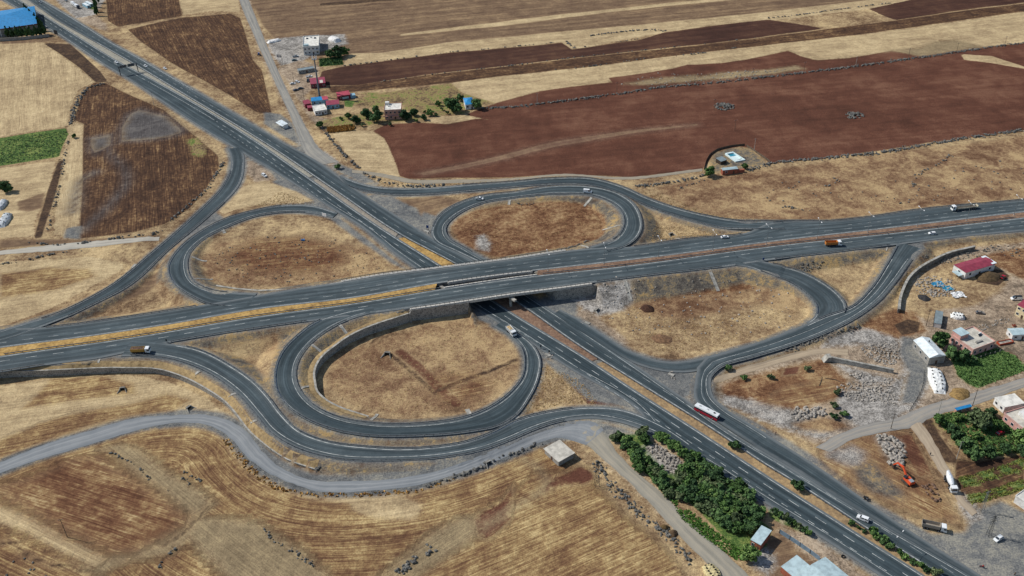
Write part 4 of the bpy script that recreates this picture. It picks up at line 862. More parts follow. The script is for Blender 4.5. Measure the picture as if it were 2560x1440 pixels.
grail('rf', 1, .02, .3, "guardrail on the west side of the southeast ramp")
grail('rf', 0, .05, .55, "guardrail on the east side of the southeast ramp beside the yard")
grail('rg', 0, .1, .95, "guardrail around the outside of the big southwest loop")
grail('rg', 1, .06, .92, "guardrail around the inside of the big southwest loop")
grail('rh', 0, .1, .8, "guardrail on the inner rim of the southwest ramp next to the big loop")
grail('rh', 1, .02, .78, "guardrail on the outer rim of the southwest ramp above the gravel track")
def xr(key, f, u0, v0, u1, v1): 
    P = across(R_(key), f); x0, x1 = wx(u0, v0, 4)[0], wx(u1, v1, 4)[0]; n = len(P); s = np.where((P[:, 0] > min(x0, x1)) & (P[:, 0] < max(x0, x1)))[0]; return s[0] / (n - 1), s[-1] / (n - 1)
grail('ewn', 1, *xr('ewn', 1, 111, 818, 510, 762), "guardrail on the north side of the highway between the two northwest ramps")
grail('ewn', 1, *xr('ewn', 1, 1575, 616, 1860, 582), "guardrail on the north side of the highway below the northeast ramp")
grail('ewn', 1, *xr('ewn', 1, 1930, 560, 2590, 497), "guardrail on the north side of the highway at the right edge")
grail('ews', 1, *xr('ews', 1, 430, 857, 785, 802), "guardrail on the south side of the highway left of the big southwest loop")
grail('ews', 1, *xr('ews', 1, 1500, 704, 1810, 668), "guardrail on the south side of the highway just east of the bridge")
grail('ews', 1, *xr('ews', 1, 1930, 650, 2235, 613), "guardrail on the south side of the highway above the southeast triangle")
grail('ews', 1, *xr('ews', 1, -20, 930, 120, 912), "guardrail on the south side of the highway at the left edge")
grail('ews', 0, *xr('ews', 0, 0, 892, 1105, 723), "guardrail along the golden median of the highway west of the bridge", -.3)
grail('ews', 0, *xr('ews', 0, 1345, 690, 2560, 545), "guardrail along the red median of the highway east of the bridge", -.3)
grail('dne', 0, .1, .52, "guardrail along the median of the diagonal highway north of the bridge", -.3)
grail('dne', 0, .52, .99, "guardrail along the median of the diagonal highway south of the bridge", -.3)
# ------------------------------------------------------------------ drainage chutes and culverts
def chute(s, w_, label):
    P = np.array([hit(u, v) for u, v in px(s)]); P = resample(P, 8); P[:, 2] = [max(hg(x, y), 0) + .18 for x, y in P[:, :2]]
    A, B = offset(P, w_ / 2), offset(P, -w_ / 2); a2, b2 = A.copy(), B.copy(); a2[:, 2] -= .5; b2[:, 2] -= .5; C = P.copy(); C[:, 2] -= .12
    o = strip_mesh([a2, A, C, B, b2], "drain_chute", M_conc); tag(o, label, "drain", "concrete drain chutes on the embankments")
for s, w_, l in (("250,897 247,920", 1.0, "concrete chute below the loaded dump truck, leftmost on the southwest slope"), ("500,928 484,950", 1.4, "concrete chute right of the loaded dump truck on the southwest slope"),
        ("590,983 562,1010", 1.2, "concrete chute midway down the curve of the southwest slope"), ("642,1050 618,1074", 1.2, "concrete chute nearest the gravel track on the southwest slope"),
        ("848,812 875,850", 1.5, "concrete chute at the top of the loop wall slope"), ("778,862 812,890", 1.4, "concrete chute on the upper left of the loop wall slope"), ("752,972 790,970", 1.4, "level concrete chute at the left of the loop wall slope"),
        ("993,780 996,795", 1.0, "short concrete chute beside the west end of the bridge"), ("927,1052 943,1035", 1.4, "concrete chute at the bottom of the loop wall"), ("1168,1024 1174,1036", 2.0, "short concrete apron at the bottom right inside the southwest loop"),
        ("1562,700 1577,752", 1.8, "concrete chute beside the grey shotcrete slope east of the bridge"), ("1773,675 1796,728", 1.8, "concrete chute in the middle of the southeast slope"),
        ("1479,494 1460,516", 1.5, "concrete chute inside the northeast loop near the minibus"), ("1553,563 1506,575", 1.2, "long thin concrete chute at the right inside the northeast loop"), ("1274,500 1272,512", 1.6, "concrete chute inside the northeast loop near the pickup"),
        ("1470,620 1450,614", 1.2, "concrete chute at the bottom right of the northeast loop"), ("1705,601 1688,596", 1.0, "concrete chute beside the culvert right of the northeast loop"),
        ("556,575 562,583", 2.0, "concrete chute at the top left of the northwest loop"), ("480,642 517,653", 1.2, "concrete chute at the left inside the northwest loop"), ("487,697 532,698", 1.0, "concrete chute at the lower left inside the northwest loop"),
        ("340,660 330,670", 1.6, "concrete chute on the outer slope of the northwest ramp"), ("1298,1042 1270,1054", 2.2, "concrete chute between the big loop and the southwest ramp"),
        ("2218,617 2215,627", .8, "concrete chute at the tip of the southeast triangle"), ("540,714 660,728 760,722 850,706 930,690", 1.1, "long pale concrete gutter along the bottom of the northwest loop")):
    chute(s, w_, l)
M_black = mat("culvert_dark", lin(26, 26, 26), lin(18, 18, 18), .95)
def culvert(u, v, rz, label, sc=1.0):
    p = hit(u, v); r = empty("culvert", (p[0], p[1], p[2] - .1), rz, label, "culvert", "box culvert mouths")
    w_, h, d = 1.9 * sc, 1.2 * sc, 2.4 * sc
    MB().box(-w_ / 2 - .3, w_ / 2 + .3, .0, .35, h, h + .4).build("headwall", M_conc, r)
    for s in (-1, 1): MB().add([(s * w_ / 2, .2, 0), (s * w_ / 2, .2, h), (s * (w_ / 2 + d * .45), -d, .25), (s * (w_ / 2 + d * .45), -d, 0), (s * (w_ / 2 + .25), .2, 0), (s * (w_ / 2 + .25), .2, h), (s * (w_ / 2 + d * .45 + .25), -d, .25), (s * (w_ / 2 + d * .45 + .25), -d, 0)],
                                [(0, 1, 2, 3), (4, 7, 6, 5), (1, 5, 6, 2), (0, 3, 7, 4), (2, 6, 7, 3)]).build("wing_wall", M_conc, r)
    MB().box(-w_ / 2, w_ / 2, .1, .16, -.2, h).build("opening", M_black, r)  # thin black slab, its colour stands for the shade inside the culvert mouth
    MB().box(-w_ / 2 - .1, w_ / 2 + .1, .36, 1.4 * sc, -.5, h - .1).build("barrel", M_concd, r)
for u, v, rz, l, s in ((1678, 588, .5, "box culvert mouth in the triangle right of the northeast loop", 1.0), (307, 975, .1, "box culvert mouth on the yellow field below the southwest ramp", 1.0), (968, 888, -.2, "box culvert mouth in the dug pit inside the southwest loop", 1.2),
                       (1493, 778, .9, "box culvert mouth at the foot of the grey shotcrete slope", 1.0), (474, 1022, .9, "box culvert mouth beside the gravel track bend", 1.0), (1222, 1160, .6, "box culvert mouth among rocks south of the gravel track", 1.0)): culvert(u, v, rz, l, s)
# ------------------------------------------------------------------ stones
M_rock = NT("basalt"); _f = M_rock.noise(M_rock.pos(), .55, 3, .7); _h = M_rock.noise(M_rock.pos(), 2.4, 2, .6)
M_rock.put(M_rock.b.inputs["Base Color"], M_rock.ramp(M_rock.math('ADD', M_rock.math('MULTIPLY', _f, .6), M_rock.math('MULTIPLY', _h, .4)), [(.36, lin(58, 58, 57)), (.5, lin(92, 91, 87)), (.64, lin(138, 134, 124))])); M_rock.b.inputs["Roughness"].default_value = .95; M_rock = M_rock.m
M_rockl = mat("pale_stone", lin(168, 160, 148), lin(118, 112, 104), .95, scale=.9)
M_rockr = mat("earthy_stone", lin(120, 96, 80), lin(88, 68, 56), .95, scale=.8)
RG_ = np.random.default_rng(11); RNG = np.random.default_rng(5)
def stone_line(s, w_, size, dens, label, name="stone_wall", m=None, cat="stone wall", heap=.5):
    P = np.array([hit(u, v, HG) for u, v in px(s)]); P = catmull(P, 5); L = np.r_[0, np.cumsum(np.linalg.norm(np.diff(P[:, :2], axis=0), axis=1))]; mb = MB()
    n = int(L[-1] * w_ * dens / (size * size)); T = np.gradient(P[:, :2], axis=0); T /= np.linalg.norm(T, axis=1)[:, None] + 1e-9
    clump = RG_.uniform(0, 6.28, 3)
    for i in range(n):
        t = RG_.uniform(0, L[-1]); x, y = np.interp(t, L, P[:, 0]), np.interp(t, L, P[:, 1]); tx, ty = np.interp(t, L, T[:, 0]), np.interp(t, L, T[:, 1])
        if dens < .8 and math.sin(t * .31 + clump[0]) + math.sin(t * .13 + clump[1]) < RG_.uniform(-1.6, .6): continue
        o = RG_.normal(0, w_ * .33); x += -ty * o; y += tx * o; r = size * float(RG_.uniform(.3, .78)) * (1 - min(abs(o) / w_, .6) * .5)
        mb.rock(x, y, hg(x, y) + r * .25 + heap * max(0, 1 - abs(o) / (w_ * .5)) * RG_.uniform(.2, 1), r)
    if mb.v: tag(mb.build(name, m or M_rock), label, cat, "dry stone walls and stone rows")
for a in (("1205,272 1280,268 1430,250 1540,236 1640,220 1735,212 1850,200 2000,183 2140,166 2275,147 2400,129 2560,108 2640,98", 3.6, 1.5, 1.1, "long dark dry stone wall across the wide red field"),
          ("1590,467 1655,460 1700,452 1745,443 1772,436", 3.4, 1.5, 1.0, "short dark dry stone wall left of the pool compound"),
          ("1868,428 1925,410 2045,397 2180,385 2270,370 2340,358 2440,342 2560,325 2640,317", 4.0, 1.5, 1.2, "dark dry stone wall running right from the pool compound"),
          ("803,316 815,335 835,358 860,387 880,407 897,421", 2.8, 1.6, 1.0, "row of dark boulders beside the pale field north of the junction"),
          ("908,432 935,445 960,455 990,462 1030,466 1110,463", 3.0, 1.6, .9, "row of boulders and scrub between the narrow path and the northeast ramp"),
          ("262,208 235,215 215,225 202,242 190,265 182,290 178,312", 4.6, 1.6, .9, "curved row of dark stones at the top of the big ploughed field"),
          ("170,355 160,410 150,460 142,497 130,535 122,575", 2.2, 1.3, .6, "scattered stone row between the dark strip and the pale strip on the left"),
          ("560,405 537,440 517,475 487,500 450,532 425,552", 2.2, 1.4, .9, "stone row between the ploughed field and the northwest ramp"),
          ("412,572 380,585 320,592 200,608 160,612 60,606", 2.4, 1.4, .7, "broken stone row above the pale gravel road on the left"),
          ("0,660 60,652 110,640 170,632 212,628", 2.2, 1.2, .7, "broken stone row below the pale gravel road on the left"),
          ("1490,1156 1505,1180 1530,1215 1550,1232 1572,1255 1600,1287 1630,1310 1650,1325 1680,1345 1692,1362 1717,1395 1730,1412", 3.6, 1.1, 1.1, "wide bouldery stone row between the furrowed field and the tarred lane"),
          ("1084,1370 1055,1392 1030,1410 982,1437", 3.2, 1.4, 1.1, "short dark heap of boulders at the bottom middle of the furrowed field"),
          ("642,1308 670,1337 692,1355 722,1372 752,1392 777,1410 812,1432", 1.8, .9, .6, "broken stone row running down to the bottom edge in the furrowed field"),
          ("275,1130 315,1152 350,1175 377,1197 410,1220 432,1232", 1.6, .9, .5, "sparse stone row at the top of the brown field lower left"),
          ("440,1372 415,1395 398,1422", 1.6, .9, .6, "small stone row left of the bottom fallow strip"),
          ("1355,1105 1300,1130 1240,1150 1165,1185 1115,1197 1060,1219", 2.6, 1.3, .8, "stones banked along the south rim of the gravel track"),
          ("1475,90 1555,80 1630,75 1665,78", 2.6, 1.4, .9, "dark stone row round the pale islet between the northern strips"), ("1413,103 1425,112 1437,121", 2.6, 1.4, .9, "stone heap at the left tip of the pale islet"),
          ("1445,119 1550,105 1600,97", 1.6, 1.1, .4, "sparse stones on the lower rim of the pale islet"),
          ("2050,467 2080,462 2095,450 2082,445", 2.0, 1.3, .7, "hook shaped ring of stones on the dry pasture"), ("2377,387 2345,412 2315,425 2290,442 2282,458 2300,475 2322,486", 2.4, 1.3, .7, "curved ruined stone wall on the dry pasture at the right"),
          ("2025,462 2030,480 2042,496", 1.4, 1.1, .5, "small stone row on the dry pasture left of the hook"), ("1685,482 1705,470 1742,457 1760,450", 2.0, 1.1, .6, "sparse stones branching below the short wall by the compound"),
          ("1920,500 1950,515 1985,520 2010,528", 2.0, 1.1, .5, "sparse stones on the pasture above the merging lane"),
          ("1965,878 2045,848 2095,830 2150,815", 3.0, 1.0, .8, "grey stones on the verge below the southeast ramp"), ("860,165 960,152 1015,145 1115,132 1280,117 1400,105", 1.2, 1.3, .6, "thin stone row on the upper rim of the dark red strip"),
          ("890,213 1065,188 1280,164 1530,134 1740,112 1920,91", 1.2, 1.3, .5, "thin stone row on the lower rim of the dark red strip"), ("1350,178 1420,172 1500,163 1620,146 1780,130 1850,118", 1.4, 1.4, .55, "thin stone row above the pale strip"),
          ("1920,46 2010,36 2120,21 2230,8", 1.6, 1.3, .9, "thin dark stone line at the top right between two pale plots"),
          ("1290,508 1315,512 1335,510", 1.6, 1.1, .9, "stone cluster at the top inside the northeast loop"), ("1400,628 1430,618 1470,602", 1.6, 1.1, .8, "stone row at the lower right inside the northeast loop"),
          ("790,1172 800,1182 795,1188", 1.6, 1.2, 1.0, "dark boulders at the end of the long curved retaining wall"),
          ("455,1195 475,1210 490,1222", 1.4, .9, .7, "small stone cluster on the fallow hollow in the lower left fields, lower one"), ("460,1180 480,1190 518,1215", 1.4, .9, .6, "small stone cluster on the fallow hollow in the lower left fields, upper one")): stone_line(*a)
def stone_pile(s, size, h, label, m=None, dens=1.2, name="rock_pile", cat="rock pile"):
    kd = 'stuff' if name != 'rock_pile' else None
    P = np.array([hit(u, v, HG) for u, v in px(s)]); mb = MB(); x0, x1, y0, y1 = P[:, 0].min(), P[:, 0].max(), P[:, 1].min(), P[:, 1].max(); ar = 0
    for i in range(len(P)): ar += P[i - 1, 0] * P[i, 1] - P[i, 0] * P[i - 1, 1]
    n = int(abs(ar) / 2 * dens / (size * size)); c = P.mean(0); k = 0; g = 0; ext = max(x1 - x0, y1 - y0) / 2
    while k < n and g < n * 6:
        g += 1; x, y = RG_.uniform(x0, x1), RG_.uniform(y0, y1)
        if not inside(np.array([x]), np.array([y]), P)[0]: continue
        k += 1; r = size * RG_.uniform(.35, .8); e = math.hypot((x - c[0]) / (x1 - x0), (y - c[1]) / (y1 - y0)) * 2
        mb.rock(x, y, hg(x, y) + r * .3 + h * max(0, 1 - e) * RG_.uniform(.4, 1), r)
    tag(mb.build(name, m or M_rock), label, cat, None if kd else "piles of stones", kd)
stone_pile("1785,263 1800,258 1822,259 1838,265 1836,272 1815,277 1792,275", 1.3, .8, "ring of dark field stones alone in the red field, left one")
stone_pile("2113,286 2125,281 2145,281 2160,287 2158,294 2140,298 2122,296", 1.3, .9, "oval heap of dark field stones alone in the red field, right one")
stone_pile("1972,1030 1990,1018 2030,1014 2062,1022 2064,1038 2030,1045 1990,1052", 1.3, 1.0, "heap of big round grey boulders at the dusty yard", M_rockl)
stone_pile("2188,1092 2218,1083 2248,1100 2262,1125 2275,1150 2250,1168 2218,1162 2222,1140 2200,1120", 1.6, 1.6, "large heap of pale quarried rocks beside the orange excavator", M_rockl, 1.5)
stone_pile("1612,1118 1640,1108 1672,1130 1715,1160 1695,1188 1672,1180 1650,1155", 1.1, .6, "collapsed pale rubble of a ruined house inside the green grove", M_rockl, 1.2)
stone_pile("2150,868 2200,856 2240,858 2250,880 2248,905 2220,915 2170,895", .75, .4, "spread of pale rubble above the low concrete wall", M_rockl, .6)
stone_pile("2085,965 2135,955 2230,945 2240,990 2240,1012 2180,1005 2120,1000", .75, .3, "spread of pale rubble below the low concrete wall", M_rockl, .4)
stone_pile("2118,935 2155,930 2160,945 2125,948", 1.2, .6, "small boulder heap under the low concrete wall", M_rockl, 1.0)
stone_pile("2305,1215 2330,1205 2350,1235 2360,1262 2340,1258 2320,1240", 1.1, .4, "brown stones scattered right of the orange excavator", M_rockr, .6)
stone_pile("1990,665 2030,652 2060,655 2050,672 2010,678", .9, .3, "grey gravelly stones in the southeast triangle", None, .5)
stone_pile("1925,445 1990,440 2100,480 2300,440 2500,400 2560,420 2560,470 2300,510 2050,530 1900,520", 1.0, 0, "loose stones lying about the dry pasture", None, .012, "loose_stones", "stones")
stone_pile("0,1395 40,1370 90,1410 130,1440 0,1440", 1.0, 0, "dark boulders lying about the bottom left corner", None, .05, "loose_stones", "stones")
stone_pile("1530,215 1640,182 1760,185 1990,170 1850,196 1700,212", 1.0, 0, "pale stones lying about above the long stone wall", M_rockl, .05, "loose_stones", "stones")
stone_pile("2290,700 2330,690 2380,700 2390,740 2340,745 2290,735", 1.0, .3, "scrap and rubbish heap with pale bits beside the maroon roofed shed", M_rockl, .5, "rubbish_heap", "rubbish")
stone_pile("1490,690 1560,690 1640,700 1900,690 2000,740 1960,830 1600,840 1500,790", .8, 0, "small pale stones strewn inside the southeast loop", M_rockl, .02, "loose_stones", "stones")
stone_pile("520,640 640,590 860,600 980,670 800,705 560,700", .8, 0, "small stones strewn inside the northwest loop", None, .02, "loose_stones", "stones")
stone_pile("2440,820 2490,800 2530,790 2540,800 2490,815 2450,830", .7, .2, "small rubble strewn beside the pink flat roofed house", M_rockl, .25, "loose_stones", "stones")
stone_pile("2300,640 2400,625 2500,610 2560,620 2560,640 2460,640 2360,660", .8, .2, "scrap and stones strewn above the maroon roofed shed", None, .12, "loose_stones", "stones")
for l, s, c1 in (("round heap of dark brown earth on the dry grass of the southeast loop", (1619, 772, 3.6, 1.6), (70, 46, 34)), ("pale brown kidney shaped earth heap inside the southeast loop", (1655, 848, 4.6, 1.1), (128, 98, 72)),
                 ("round brown haystack heap beside the maroon roofed shed", (2470, 692, 6.0, 2.4), (98, 80, 56)), ("small brown bush like earth lump beside the bouldery row", (1660, 1320, 1.9, 1.5), (104, 84, 52)), ("brown lump right of the bouldery row nearer the lane", (1683, 1335, 2.0, 1.4), (88, 70, 50)),
                 ("black rubbish heap with white scraps on the yard", (2310, 745, 3.2, 1.2), (60, 58, 58)), ("tan earth bank at the end of the white tarpaulin mound", (2400, 985, 4.5, 1.8), (150, 122, 76))):
    u, v, r0, h0 = s; p = hit(u, v, HG); mb = MB(); nr, na = 7, 20; V = [(p[0], p[1], p[2] + h0)]
    for i in range(1, nr + 1):
        for j in range(na):
            a_ = 6.283 * j / na; rr = r0 * i / nr * (1 + .14 * math.sin(2 * a_ + u) + .06 * math.sin(5 * a_ + v)); z = h0 * (1 - (i / nr) ** 1.6) * (1 + RG_.uniform(-.1, .1)) - (.25 if i == nr else 0)
            V.append((p[0] + rr * math.cos(a_) * 1.15, p[1] + rr * math.sin(a_), p[2] + z))
    F = [(0, 1 + j, 1 + (j + 1) % na) for j in range(na)] + [(1 + (i - 1) * na + j, 1 + i * na + j, 1 + i * na + (j + 1) % na, 1 + (i - 1) * na + (j + 1) % na) for i in range(1, nr) for j in range(na)]
    c2 = tuple(int(k * .72) for k in c1); tag(mb.add(V, F).build("earth_mound", mat("earth_%d" % u, lin(*c1), lin(*c2), .95, scale=.9, bump=.6), smooth=True), l, "earth mound", "earth heaps")
# ------------------------------------------------------------------ vegetation
def leafmat(name, a, b, c):
    q = NT(name); oi = q.n("ShaderNodeObjectInfo"); P = q.pos(); f = q.math('ADD', q.math('MULTIPLY', q.noise(P, .7, 3, .7), .75), q.math('MULTIPLY', oi.outputs["Random"], .25))
    q.put(q.b.inputs["Base Color"], q.ramp(f, [(.34, a), (.52, b), (.7, c)])); q.b.inputs["Roughness"].default_value = .8; q.b.inputs["Specular IOR Level"].default_value = .15; return q.m
LF = [leafmat("leaf_deep", lin(46, 66, 42), lin(66, 92, 54), lin(98, 124, 72)), leafmat("leaf_mid", lin(58, 80, 44), lin(84, 114, 60), lin(122, 146, 82)), leafmat("leaf_olive", lin(60, 74, 48), lin(88, 102, 68), lin(122, 132, 92))]
M_bark = mat("bark", lin(92, 76, 60), lin(64, 52, 42), .95, scale=3)
LR = np.random.default_rng(21)
def crown_mesh(name, m, n, flat=.8, lobes=9, seed=0, leaf=.24, parent=None, trunk_h=.35, cone=0):
    """leaf clumps through a volume of radius about 1; centre at height 1"""
    g = np.random.default_rng(seed); L = []
    for i in range(lobes):
        d = g.normal(0, 1, 3); d /= np.linalg.norm(d); k = g.uniform(.35, .86); L.append((d[0] * k, d[1] * k, 1 + d[2] * k * flat, g.uniform(.2, .42)))
    L.append((0, 0, 1, .6)); V = []; F = []
    for i in range(n):
        lx, ly, lz, lr = L[g.integers(len(L))]; d = g.normal(0, 1, 3); d /= np.linalg.norm(d); r = lr * g.uniform(.55, 1.12)
        c = np.array([lx, ly, lz]) + d * r * np.array([1, 1, flat]); c[2] = max(c[2], trunk_h * .8)
        if cone: s_ = max(.08, 1 - (c[2] / 2.2)) * 1.5; c[0] *= s_; c[1] *= s_
        nn = d + g.normal(0, .55, 3); nn /= np.linalg.norm(nn); u = np.cross(nn, g.normal(0, 1, 3)); u /= np.linalg.norm(u); w_ = np.cross(nn, u); s = leaf * g.uniform(.55, 1.25); o = len(V)
        for a_, b_ in ((-1, -.6), (.2, -1), (1, .1), (.3, .9), (-.8, .6)): V.append(tuple(c + u * s * a_ + w_ * s * b_))
        F.append((o, o + 1, o + 2, o + 3, o + 4))
    mb = MB(); mb.v = V; mb.f = F; return mb.build(name, m, parent)
def tree_proto(kind, seed, m, n, flat=.85, trunk=.4, lobes=9, leaf=.22, name="tree", cat="tree", cone=0):
    r = empty(name, (0, 0, -500)); r["category"] = cat
    mb = MB().tube((0, 0, -.1), (0.04, .02, trunk + .25), .075, .05, 7)
    g = np.random.default_rng(seed + 50)
    for i in range(4):
        a_ = g.uniform(0, 6.28); mb.tube((.04, .02, trunk), (math.cos(a_) * .42, math.sin(a_) * .42, trunk + g.uniform(.3, .6)), .04, .015, 5)
    mb.build("trunk", M_bark, r); crown_mesh("crown", m, n, flat, lobes, seed, leaf, r, trunk, cone); return r
PT = [tree_proto('a', 1, LF[0], 1500, lobes=16, leaf=.13), tree_proto('b', 2, LF[1], 1500, lobes=20, leaf=.13), tree_proto('c', 3, LF[2], 1300, flat=.8, lobes=14, leaf=.14), tree_proto('d', 4, LF[0], 1300, flat=1.05, lobes=13, leaf=.13)]
PB = [tree_proto('s', 11, LF[0], 260, .7, .1, 6, .26, "shrub", "shrub"), tree_proto('s2', 12, LF[1], 240, .6, .1, 6, .26, "shrub", "shrub"), tree_proto('s3', 13, LF[2], 220, .6, .1, 6, .26, "shrub", "shrub")]
PC = [tree_proto('c', 31, LF[0], 420, 1.2, .2, 8, .2, "conifer", "tree", 1)]
USED = set()
def plant(P, k, u, v, rad, label, group=None, zs=1.0, world=None):
    k = k % len(P); p = hit(u, v, HS) if world is None else world; pr = P[k]; rz = LR.uniform(0, 6.28); sc = (rad, rad * LR.uniform(.88, 1.12), rad * zs)
    if pr.name not in USED:
        USED.add(pr.name); pr.location = (p[0], p[1], p[2] - .05); pr.rotation_euler = (0, 0, rz); pr.scale = sc; tag(pr, label, None, group); return pr
    r = copy_thing(pr, (p[0], p[1], p[2] - .05), rz, sc, label, group)
    if not group and "group" in r.keys(): del r["group"]
    return r
# (u, v of the foot, crown radius m, kind, label)
for u, v, r_, k, l in ((1834, 1122, 2.6, 0, "round dark green bush on the median above the two other median bushes"), (1990, 1224, 3.0, 0, "largest round dark green bush on the median of the diagonal highway"), (2128, 1312, 1.6, 1, "small light bush on the median near the white minivan"),
        (2145, 1322, 1.1, 1, "tiny bush on the median just below the small light one"), (2160, 1332, 1.1, 0, "tiny dark bush on the median above the lamp"), (2182, 1340, 2.8, 1, "tall bushy shrub on the median left of the street lamp"), (2208, 1358, 2.3, 0, "bushy shrub on the median right beside the tall one"),
        (2222, 1372, 1.9, 0, "dark shrub on the median just above the foot of the street lamp"), (2248, 1386, 1.8, 1, "low shrub on the median just right of the street lamp foot"), (2262, 1398, 1.7, 1, "green shrub on the median below the lamp, second from its foot"), (2280, 1408, 1.4, 0, "small shrub on the median below the lamp, third from its foot"),
        (2300, 1418, 2.0, 1, "wide shrub on the median near the bottom edge"), (2315, 1428, 1.6, 0, "dark shrub on the median near the bottom edge"), (2334, 1436, 2.2, 2, "pale green shrub on the median at the bottom edge")):
    plant(PB, k, u, v, r_, l, "bushes on the median of the diagonal highway", .95)
for u, v, r_, k, l in ((2352, 868, 6.2, 1, "large round green tree between the white barn and the pink flat roofed house"), (2378, 900, 5.2, 0, "dark tree left of the lattice mast beside the pink house"), (2410, 905, 4.6, 0, "dark tree at the south corner of the pink flat roofed house"),
        (2445, 1068, 6.6, 2, "big olive green tree in the middle of the village garden"), (2475, 1040, 3.2, 3, "tall narrow dark tree behind the big olive green garden tree"), (2505, 1075, 3.0, 1, "small tree right of the big olive green garden tree"), (2545, 1108, 6.0, 1, "green tree at the right edge below the pink roofed building"),
        (2555, 1140, 4.2, 0, "dark tree at the right edge above the crop rows"), (2350, 1060, 3.8, 1, "green tree at the left corner of the village garden"), (2378, 1085, 3.6, 0, "dark tree on the west edge of the village garden"), (2392, 1108, 4.2, 0, "larger dark tree on the west edge of the village garden"),
        (2412, 1130, 4.8, 0, "dark tree above the pole on the west edge of the village garden"), (2432, 1148, 4.4, 3, "dark tree at the south corner of the village garden"), (2470, 1140, 3.6, 0, "dark tree south of the bright green plot in the garden"), (2510, 1132, 3.4, 0, "low dark tree right of the bright green plot in the garden"),
        (2435, 1095, 2.6, 1, "light green shrubby tree west of the bright green plot"), (2392, 1052, 3.0, 1, "light green tree at the top of the village garden")):
    plant(PT, k, u, v, r_ * .82, l, "village trees", .9)
for u, v, r_, k, l in ((846, 143, 5.5, 0, "dark spreading tree right of the white two storey house"), (826, 146, 4.5, 0, "dark tree against the side of the white two storey house"), (862, 140, 4.6, 1, "green tree furthest right of the white two storey house"),
        (917, 295, 4.2, 0, "round dark tree left of the pink house, second from it"), (942, 305, 5.0, 0, "large dark tree touching the left side of the pink house"), (940, 282, 3.2, 3, "narrow dark tree behind the left of the pink house"), (890, 308, 3.4, 0, "dark tree left of the golden hedge"), (872, 296, 3.0, 1, "green tree right of the white roofed shop"),
        (1013, 300, 4.6, 0, "large dark tree touching the right side of the pink house"), (1035, 290, 3.4, 0, "dark tree second to the right of the pink house"), (1075, 290, 3.0, 1, "small green tree in the middle of the long garden"), (1135, 280, 6.0, 0, "biggest dark tree in front of the blue roofed house"),
        (1120, 262, 3.4, 1, "green tree behind the biggest garden tree"), (1150, 252, 3.2, 0, "dark tree touching the left side of the blue roofed house"), (1192, 272, 4.6, 0, "dark tree touching the right side of the blue roofed house"), (1095, 265, 2.4, 1, "small tree along the garden path"),
        (800, 318, 3.0, 1, "green tree at the left end of the golden hedge"), (1060, 300, 2.6, 0, "small dark tree at the lower edge of the long garden"), (845, 422, 2.0, 0, "dark bush beside the row of boulders"),
        (1770, 440, 4.2, 1, "round green tree at the corner of the pool compound"), (1862, 422, 2.6, 1, "yellow green bush at the right end of the red brick hut"), (18, 480, 4.4, 0, "round dark tree alone on the pale plot at the left edge"),
        (185, 345, 2.0, 1, "small green bush at the corner of the green crop plot")):
    plant(PT, k, u, v, r_, l, "trees round the northern houses", .9)
for i, (u, v) in enumerate(((1090, 290), (1062, 283), (1105, 275), (1118, 285), (1042, 305), (975, 315), (852, 300), (880, 318), (905, 316))): plant(PB, i, u, v, 1.6, "small shrub in the long garden of the northern houses", "garden shrubs of the northern houses")
# conifer screen round the blue roofed factory
for i, (u, v) in enumerate([(20, 88), (32, 90), (45, 88), (57, 88), (68, 88), (80, 88), (92, 86), (103, 84), (112, 82), (107, 72), (100, 62), (93, 54), (80, 44), (72, 37), (66, 30)]): plant(PC, 0, u, v + 6, 3.2, "dark conifer in the screen round the blue roofed factory", "conifers round the blue roofed factory", 1.7)
for i, (u, v) in enumerate([(244, 40), (242, 30), (240, 18), (247, 8), (250, -4)]): plant(PC, 0, u, v, 2.4, "tall dark cypress at the corner of the lorry park", "cypresses at the lorry park", 2.6)
# the grove: every tree its own thing
GV = [("1535,1100 1560,1085 1600,1140 1650,1185 1705,1240 1690,1262 1630,1205 1570,1150", 2.7, 4.0), ("1588,1085 1610,1080 1622,1110 1600,1122 1585,1100", 3.0, 5), ("1635,1088 1660,1090 1700,1120 1760,1160 1790,1180 1775,1195 1715,1150 1670,1120 1640,1105", 2.7, 3.8),
      ("1700,1190 1750,1170 1800,1190 1860,1240 1900,1275 1918,1300 1895,1325 1862,1350 1820,1330 1760,1290 1700,1240 1685,1210", 3.3, 4.3)]
for s, rad, sp_ in GV:
    P = np.array([gz(u, v, 0) for u, v in px(s)]); x0, x1, y0, y1 = P[:, 0].min(), P[:, 0].max(), P[:, 1].min(), P[:, 1].max()
    for x in np.arange(x0, x1, sp_ * .82):
        for y in np.arange(y0, y1, sp_ * .82):
            a_, b_ = x + LR.uniform(-1.1, 1.1), y + LR.uniform(-1.1, 1.1)
            if inside(np.array([a_]), np.array([b_]), P)[0]: plant(PT, int(LR.integers(0, 4)) if LR.uniform() > .2 else 1, 0, 0, rad * LR.uniform(.75, 1.25), "leafy green tree standing in the dense grove beside the diagonal highway", "trees of the dense grove", LR.uniform(.68, .9), (a_, b_, hg(a_, b_)))
plant(PT, 1, 1872, 1402, 3.8, "round green tree at the bottom tip of the grove beside the white roofed shed", None, .95)
for i, (u, v) in enumerate([(1938, 1285), (1950, 1292), (1962, 1298), (1975, 1308), (1988, 1315), (2000, 1322), (2012, 1330), (2022, 1338)]): plant(PB, i, u, v, 1.7, "low green shrub in the row between the shed fence and the highway", "low shrubs beside the highway")
